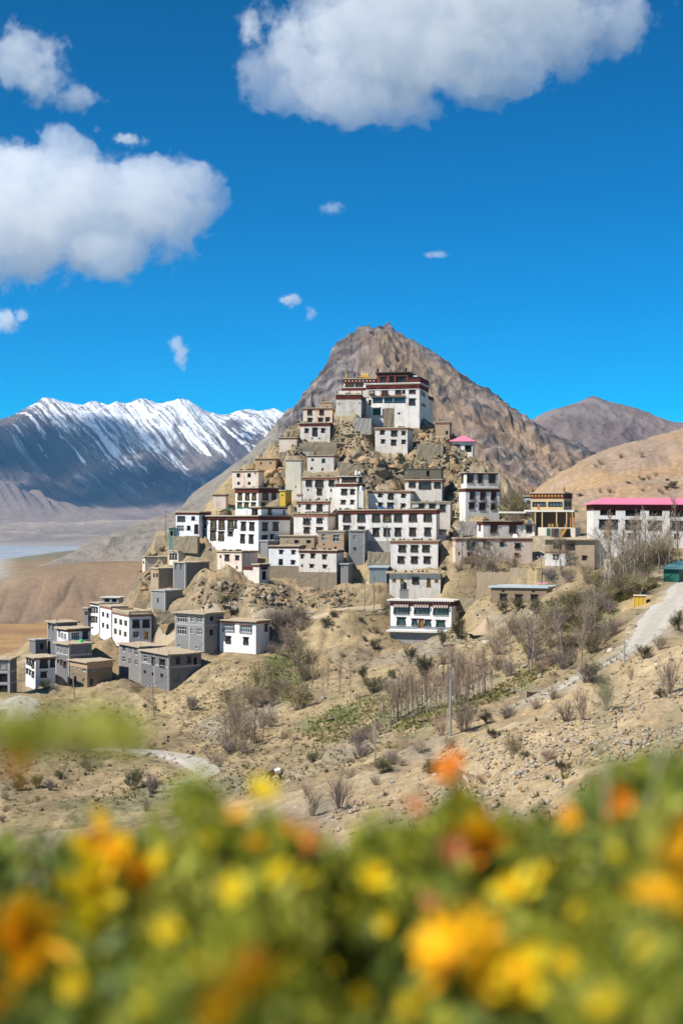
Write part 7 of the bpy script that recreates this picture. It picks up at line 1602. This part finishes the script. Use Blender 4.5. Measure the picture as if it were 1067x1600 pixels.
def flower_at(root, px, py, rpx, Y, kind, R_):
    """an open flower of two whorls of cupped petals round a boss"""
    c = P(px, py, Y); r = rpx / F * Y; m = MB(); ax = Vector((R_.gauss(0, .7), -0.4 + R_.gauss(0, .5), R_.uniform(0.15, 0.9))).normalized(); u = ax.orthogonal().normalized(); v = ax.cross(u)
    for wh, (n, ln, cup) in enumerate(((6, 1.0, 0.25), (6, 0.72, 0.6))):
        for i in range(n):
            a = 2 * math.pi * (i + 0.5 * wh) / n + R_.uniform(-.25, .25); ln_ = ln * R_.uniform(0.65, 1.25); rd = u * math.cos(a) + v * math.sin(a); tn = ax.cross(rd)
            prof = [(0.05, 0.08), (0.35, 0.20), (0.7, 0.27), (1.0, 0.10)]
            row_ = [(c + rd * (r * ln_ * t) + ax * (r * cup * t * t), tn * (r * ln * w_)) for t, w_ in prof]
            for (p, w0), (q, w1) in zip(row_, row_[1:]): m.quad(p - w0, p + w0, q + w1, q - w1, 0)
    fl = m.build('flower', MAT[kind], root); b = MB(); b.lathe([(0.22 * r, 0), (0.24 * r, 0.12 * r), (0.12 * r, 0.22 * r), (0, 0.25 * r)], 8)
    q = ax.to_track_quat('Z', 'Y').to_matrix().to_4x4(); b.build('flower_centre', MAT['golden_petal' if kind != 'orange_petal' else 'orange_petal'], fl, Matrix.Translation(c) @ q)
    s = MB(); g = Vector((c.x + R_.uniform(-.03, .03), c.y + 0.05, c.z - 0.14)); s.tube([g, (g + c) / 2 + Vector((0, 0.01, 0)), c - ax * r * 0.05], [0.0022, 0.002, 0.0016], 5); s.build('stalk', MAT['shrub_leaf'], fl)
FL = [(705, 1198, 21, 'orange_petal'), (703, 1222, 14, 'golden_petal'), (718, 1243, 15, 'yellow_petal'), (410, 1236, 18, 'yellow_petal'), (372, 1275, 15, 'golden_petal'), (478, 1318, 26, 'salmon_petal'), (395, 1322, 22, 'golden_petal'), (455, 1290, 12, 'orange_petal'),
      (168, 1335, 34, 'golden_petal'), (205, 1368, 30, 'golden_petal'), (140, 1395, 34, 'yellow_petal'), (150, 1430, 28, 'yellow_petal'), (230, 1362, 18, 'orange_petal'), (30, 1470, 48, 'golden_petal'), (60, 1500, 26, 'golden_petal'), (5, 1575, 28, 'golden_petal'), (150, 1310, 14, 'salmon_petal'),
      (365, 1388, 20, 'yellow_petal'), (458, 1378, 28, 'yellow_petal'), (435, 1365, 15, 'yellow_petal'), (585, 1370, 20, 'yellow_petal'), (745, 1312, 36, 'golden_petal'), (760, 1328, 22, 'orange_petal'), (702, 1330, 20, 'salmon_petal'), (645, 1260, 14, 'salmon_petal'), (800, 1388, 26, 'yellow_petal'), (666, 1415, 18, 'salmon_petal'),
      (700, 1490, 44, 'golden_petal'), (735, 1508, 38, 'golden_petal'), (752, 1452, 28, 'golden_petal'), (812, 1520, 38, 'yellow_petal'), (500, 1476, 18, 'yellow_petal'), (520, 1514, 10, 'yellow_petal'), (370, 1570, 52, 'golden_petal'), (420, 1545, 44, 'golden_petal'), (395, 1510, 26, 'orange_petal'),
      (1050, 1370, 46, 'golden_petal'), (1025, 1400, 30, 'golden_petal'), (1060, 1430, 26, 'golden_petal'), (966, 1250, 20, 'orange_petal'), (1062, 1285, 14, 'orange_petal'), (890, 1275, 14, 'golden_petal'), (1075, 1330, 30, 'golden_petal')] + [(x, y, r, 'yellow_petal') for x, y, r in ((250, 1345, 14), (318, 1310, 13), (545, 1410, 15), (604, 1445, 14), (850, 1365, 15), (905, 1425, 16), (962, 1340, 13), (1008, 1480, 18), (880, 1505, 15), (262, 1452, 17), (312, 1502, 16), (92, 1382, 15), (562, 1562, 17), (642, 1572, 16), (942, 1565, 18), (232, 1572, 20), (120, 1540, 20))]
def surf(Y0, Y1, t):
    return Y1 - (Y1 - Y0 + 0.10) * t               # the crown slopes down towards the lens, open to the sun
for pi, (nm, lab, x0, x1, Y0, Y1, mats, dens) in enumerate(PLANTS):
    rr = np.random.default_rng(300 + pi); R_ = random.Random(300 + pi); cxp = (x0 + x1) / 2; Yc = (Y0 + Y1) / 2
    gx = (cxp - CX) / F * Yc; gz0 = gz_at(gx, Yc); root = empty(nm, (gx, Yc, gz0)); tag(root, lab, 'shrub')
    inv = Matrix.Translation((-gx, -Yc, -gz0)); wrap = empty('branches', (0, 0, 0), 0, None); bpy.data.objects.remove(wrap)
    # branch tips fill the outline of the crown, top to bottom
    cents = []; n = int(235 * dens * (x1 - x0) / 260)
    while len(cents) < n:
        px = R_.uniform(x0 - 12, x1 + 12); t = R_.random() ** 1.1; Y = surf(Y0, Y1, t) + R_.uniform(-0.02, 0.10); py = topy(px) + 40 + t * 410 + 14 * R_.gauss(0, 1)
        if vn(np.array([px / 55.0]), np.array([py / 55.0 + Y * 9]), 60 + pi)[0] < 0.535 and R_.random() < 0.95: continue
        cents.append(P(px, py, Y))
    deep = []                                           # leaves deeper inside the crown, their shade put into a darker green
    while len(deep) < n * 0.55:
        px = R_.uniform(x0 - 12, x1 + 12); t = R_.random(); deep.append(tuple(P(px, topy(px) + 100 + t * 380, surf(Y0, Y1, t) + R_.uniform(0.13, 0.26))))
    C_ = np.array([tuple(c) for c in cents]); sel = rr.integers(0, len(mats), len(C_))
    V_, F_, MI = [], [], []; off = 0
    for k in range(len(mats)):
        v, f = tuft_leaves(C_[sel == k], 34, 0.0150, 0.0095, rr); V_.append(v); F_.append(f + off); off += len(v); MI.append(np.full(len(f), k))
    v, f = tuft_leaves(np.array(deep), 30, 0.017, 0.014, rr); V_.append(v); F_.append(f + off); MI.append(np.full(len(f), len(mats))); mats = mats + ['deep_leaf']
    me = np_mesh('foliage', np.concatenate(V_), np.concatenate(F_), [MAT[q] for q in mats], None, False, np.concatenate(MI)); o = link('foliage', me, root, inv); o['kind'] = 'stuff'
    # main stems and twigs reach from the root to the tips
    st = MB(); mains = []
    for i in range(9):
        e = Vector(cents[R_.randrange(len(cents))]); s = Vector((gx + R_.uniform(-.05, .05), Yc + R_.uniform(-.04, .04), gz0 - 0.03)); mid = s.lerp(e, 0.5) + Vector((R_.uniform(-.04, .04), R_.uniform(-.03, .03), 0.03)); pts = [s, s.lerp(mid, 0.5), mid, mid.lerp(e, 0.5), e]; st.tube(pts, [0.006, 0.005, 0.004, 0.003, 0.0015], 5); mains += pts[1:]
    st.build('stems', MAT['dry_twig'], root, inv)
    tw = MB()
    for c in cents[::2]:
        a = min(mains, key=lambda q: (q - c).length + (0.2 if q.z > c.z else 0)); tw.tube([a, a.lerp(c, 0.5) + Vector((R_.uniform(-.01, .01), 0, -0.01)), c], [0.002, 0.0015, 0.001], 4, 0, False)
    t_ = tw.build('twigs', MAT['dry_twig'], root, inv); t_['kind'] = 'stuff'
    # flowers of this shrub
    fr = empty('flower_cluster', (0, 0, 0)); bpy.data.objects.remove(fr)
    for px, py, rp, k in FL:
        if (px >= x0 or pi == 0) and (px < x1 - 15 or pi == 3) and (pi == 3 or px < PLANTS[pi + 1][2] or True) and not any(px >= PLANTS[j][2] and px < PLANTS[j][3] - 15 for j in range(pi)):
            n0 = len(root.children); flower_at(root, px, py, rp * (1.75 if rp >= 34 else 1.4), surf(Y0, Y1, min(max((py - topy(px) - 30) / 400, 0), 1)) - 0.10, k, R_)
    for ch in root.children:
        if ch.name.startswith('flower'): ch.matrix_local = inv
# a branch of the same shrub reaching in at the left, closer to the lens
rr = np.random.default_rng(77); R_ = random.Random(77); root = empty('flowering_branch', (-0.20, 0.5, gz_at(-0.20, 0.5))); inv = Matrix.Translation(-root.location)
tag(root, 'leafy flowering branch reaching in at the left with one orange flower below', 'branch')
spine = [P(-160, 1200, 0.56), P(-60, 1165, 0.56), P(40, 1156, 0.57), P(110, 1154, 0.58), P(165, 1160, 0.59), P(205, 1156, 0.59)]; st = MB()
st.tube([Vector((-0.20, 0.5, root.location.z - 0.02)), Vector((-0.19, 0.5, -0.25))] + spine, [0.006, 0.005, 0.004, 0.0035, 0.003, 0.0025, 0.002, 0.001], 6); st.build('stem', MAT['dry_twig'], root, inv)
cc = []
for i in range(40):
    t = R_.random() * (len(spine) - 1.01); k = int(t); p = spine[k].lerp(spine[k + 1], t - k); cc.append(tuple(p + Vector((R_.gauss(0, 0.004), R_.gauss(0, 0.012), R_.gauss(-0.0015, 0.0024)))))
v, f = tuft_leaves(np.array(cc), 13, 0.0090, 0.0036, rr); o = link('foliage', np_mesh('foliage', v, f, [MAT['shrub_leaf'], MAT['fresh_leaf']], None, False, (np.repeat(rr.random(40) < 0.45, 16)).astype(np.int32)), root, inv); o['kind'] = 'stuff'
flower_at(root, 22, 1195, 26, 0.5, 'orange_petal', R_)
for ch in root.children:
    if ch.name.startswith('flower'): ch.matrix_local = inv
# pale dry grass blades on the right
leaf_mat('straw', (0.55, 0.47, 0.26), (0.66, 0.58, 0.36), 0.4, 0.6)
for lab, pts, Y in (('pale dry grass blade rising out of focus right of centre', [(952, 1420), (948, 1250), (944, 1130), (950, 1040)], 0.95), ('shorter pale dry grass blade leaning at the right edge', [(985, 1420), (1010, 1290), (1030, 1190), (1052, 1110)], 0.95)):
    q = [P(x, y, Y) for x, y in pts]; g = Vector((q[0].x, Y, gz_at(q[0].x, Y))); r_ = empty('grass_blade', g); tag(r_, lab, 'grass blade'); m_ = MB(); al = [g - g, (q[0] - g) * 0.6] + [p - g for p in q]
    for i in range(len(al) - 1):
        w0, w1 = 0.0028 * (1 - i / len(al)) + 0.0006, 0.0028 * (1 - (i + 1) / len(al)) + 0.0004
        for sgn in (-1, 1): m_.quad(al[i], al[i] + Vector((sgn * w0, 0.0015, 0)), al[i + 1] + Vector((sgn * w1, 0.0015, 0)), al[i + 1])
    m_.build('blade', MAT['straw'], r_)
    hd = MB()
    for i in range(26):
        c = (q[-1] - g).lerp(q[-2] - g, R_.random() * 0.7) + Vector((R_.gauss(0, 0.003), R_.gauss(0, 0.003), 0)); a = Vector((R_.gauss(0, 0.5), R_.gauss(0, 0.5), 1)).normalized(); b = a.orthogonal().normalized()
        hd.quad(c - a * 0.004, c - b * 0.001, c + a * 0.006, c + b * 0.001)
    hd.build('seed_head', MAT['straw'], r_)
# ------------------------------------------------------------------ clouds: lumpy volumes standing in the air beyond the haze
def cloud(label, blobs, Y, dens, amp, nscale, depth=0.8, soft=3.0, seed=0.0):
    """blobs: (px, py, rx, ry) seen from the camera at distance Y; each becomes an ellipsoid of vapour"""
    k = Y / F; els = []
    for i, (px, py, rx, ry, *off) in enumerate(blobs):
        r3 = Vector((rx * k, max(rx, ry) * k * depth, ry * k)); c = P(px, py, Y); c.y += off[0] if off else r3.y * 0.25 * math.sin(i * 2.4 + seed); els.append((c, r3))
    org = sum((e[0] for e in els), Vector()) / len(els); bm = bmesh.new()
    for c, r in els:
        vs = bmesh.ops.create_icosphere(bm, subdivisions=3, radius=1.0)['verts']
        for v in vs: v.co = Vector((v.co.x * r.x, v.co.y * r.y, v.co.z * r.z)) * (1 + min(0.36 * amp, 0.5)) + c - org
    me = bpy.data.meshes.new('cloud'); bm.to_mesh(me); bm.free()
    o = link('cloud', me, None, Matrix.Translation(org)); tag(o, label, 'cloud')
    if len(els) > 1: rm = o.modifiers.new('remesh', 'REMESH'); rm.mode = 'VOXEL'; rm.voxel_size = max(min(e[1].z for e in els) * 0.35, max(e[1].x for e in els) * 0.06)
    m = bpy.data.materials.new('cloud_vapour'); m.use_nodes = True; nt = m.node_tree; nt.nodes.clear(); L = nt.links.new; me.materials.append(m)
    out = nt.nodes.new('ShaderNodeOutputMaterial'); geo = N(nt, 'ShaderNodeNewGeometry'); pos = geo.outputs['Position']; f = None
    wn_ = N(nt, 'ShaderNodeTexNoise', Scale=1.0 / (nscale * 1.6), Detail=1.0); L(pos, wn_.inputs['Vector'])
    for c, r in els:
        sub = N(nt, 'ShaderNodeVectorMath', operation='SUBTRACT'); sub.inputs[1].default_value = c; L(pos, sub.inputs[0])
        dv = N(nt, 'ShaderNodeVectorMath', operation='DIVIDE'); dv.inputs[1].default_value = r; L(sub.outputs[0], dv.inputs[0])
        ln = N(nt, 'ShaderNodeVectorMath', operation='LENGTH'); L(dv.outputs[0], ln.inputs[0])
        iv = N(nt, 'ShaderNodeMath', operation='SUBTRACT'); iv.inputs[0].default_value = 1.0; L(ln.outputs['Value'], iv.inputs[1])
        if f is None: f = iv.outputs[0]
        else:
            mx = N(nt, 'ShaderNodeMath', operation='SMOOTH_MAX'); mx.inputs[2].default_value = 0.15; L(f, mx.inputs[0]); L(iv.outputs[0], mx.inputs[1]); f = mx.outputs[0]
    nz = N(nt, 'ShaderNodeTexNoise', Scale=1.0 / nscale, Detail=9.0, Roughness=0.66, Distortion=0.2); L(pos, nz.inputs['Vector'])
    ma = N(nt, 'ShaderNodeMath', operation='MULTIPLY_ADD'); ma.inputs[1].default_value = amp * 2.0; ma.inputs[2].default_value = -amp; L(nz.outputs[0], ma.inputs[0])
    ad = N(nt, 'ShaderNodeMath', operation='ADD'); L(f, ad.inputs[0]); L(ma.outputs[0], ad.inputs[1])
    sc = N(nt, 'ShaderNodeMath', operation='MULTIPLY', use_clamp=True); sc.inputs[1].default_value = soft; L(ad.outputs[0], sc.inputs[0])
    dn = N(nt, 'ShaderNodeMath', operation='MULTIPLY'); dn.inputs[1].default_value = dens; L(sc.outputs[0], dn.inputs[0])
    vol = N(nt, 'ShaderNodeVolumePrincipled'); vol.inputs['Color'].default_value = (1, 1, 1, 1); vol.inputs['Anisotropy'].default_value = 0.0; L(dn.outputs[0], vol.inputs['Density'])
    L(vol.outputs[0], out.inputs['Volume'])
    return o
cloud('broad white cumulus cloud cut by the left edge of the sky',
      [(20, 330, 150, 105), (100, 305, 110, 95), (100, 240, 48, 42), (190, 335, 120, 92), (278, 305, 72, 58), (328, 310, 36, 32), (252, 272, 40, 34), (165, 398, 85, 42), (-120, 345, 160, 100), (-260, 335, 110, 80), (-340, 318, 170, 95, 420), (-200, 300, 130, 90, 480)], 5750, 0.005, 1.15, 170, 0.65, 11.0, 1.0)
cloud('large white cumulus cloud spreading along the top edge of the sky',
      [(600, 60, 190, 100), (450, 120, 72, 62), (555, 150, 110, 50), (640, 168, 60, 34), (750, 90, 130, 76), (760, 148, 50, 30), (860, 62, 120, 56), (950, 30, 90, 42), (700, -20, 250, 80), (515, 30, 60, 60), (420, 142, 40, 36)], 4600, 0.0052, 1.15, 140, 0.45, 11.0, 2.0)
cloud('ragged thin cloud at the upper left, above the broad cumulus', [(38, 78, 52, 40), (66, 125, 48, 34), (118, 152, 44, 22), (18, 105, 36, 40)], 5200, 0.008, 1.7, 120, 0.6, 3.0, 3.0)
for lab, bl, Y, dn, nsc in (('small round puff left of the large top cloud', [(390, 44, 15, 21)], 4700, 0.012, 60), ('small bright wisp in the middle of the sky, above the summit on the left', [(452, 468, 15, 9)], 6500, 0.016, 55), ('tiny wisp just right of the small bright wisp', [(486, 490, 9, 9)], 6500, 0.010, 40),
                            ('curled upright wisp low over the snow range', [(276, 538, 10, 12), (284, 556, 9, 16)], 6600, 0.014, 50), ('small cloud tuft at the left edge below the broad cumulus', [(12, 502, 20, 14), (32, 494, 12, 11)], 4900, 0.018, 60), ('faint wisp in the centre of the blue sky', [(520, 326, 16, 9)], 5600, 0.007, 45),
                            ('faint flat streak right of the sky centre', [(680, 399, 18, 4)], 5800, 0.009, 40), ('thin detached wisp on top of the broad cumulus', [(203, 220, 20, 8)], 5500, 0.012, 50)):
    cloud(lab, [(px, py, rx * 1.15, ry * 1.15) for px, py, rx, ry in bl], Y, dn, 1.9, nsc * 0.8, 0.9, 2.5, 4.0)

# ------------------------------------------------------------------ the air itself
hz = MB(); hz.box(-4200, 3200, -60, 7900, -135, 790); m = bpy.data.materials.new('haze'); m.use_nodes = True; nt = m.node_tree; nt.nodes.clear()
out = nt.nodes.new('ShaderNodeOutputMaterial'); vol = nt.nodes.new('ShaderNodeVolumePrincipled'); vol.inputs['Color'].default_value = (0.15, 0.52, 1.0, 1); vol.inputs['Density'].default_value = 3.6e-5
nt.links.new(vol.outputs[0], out.inputs['Volume']); tag(hz.build('haze', m), kind='stuff')
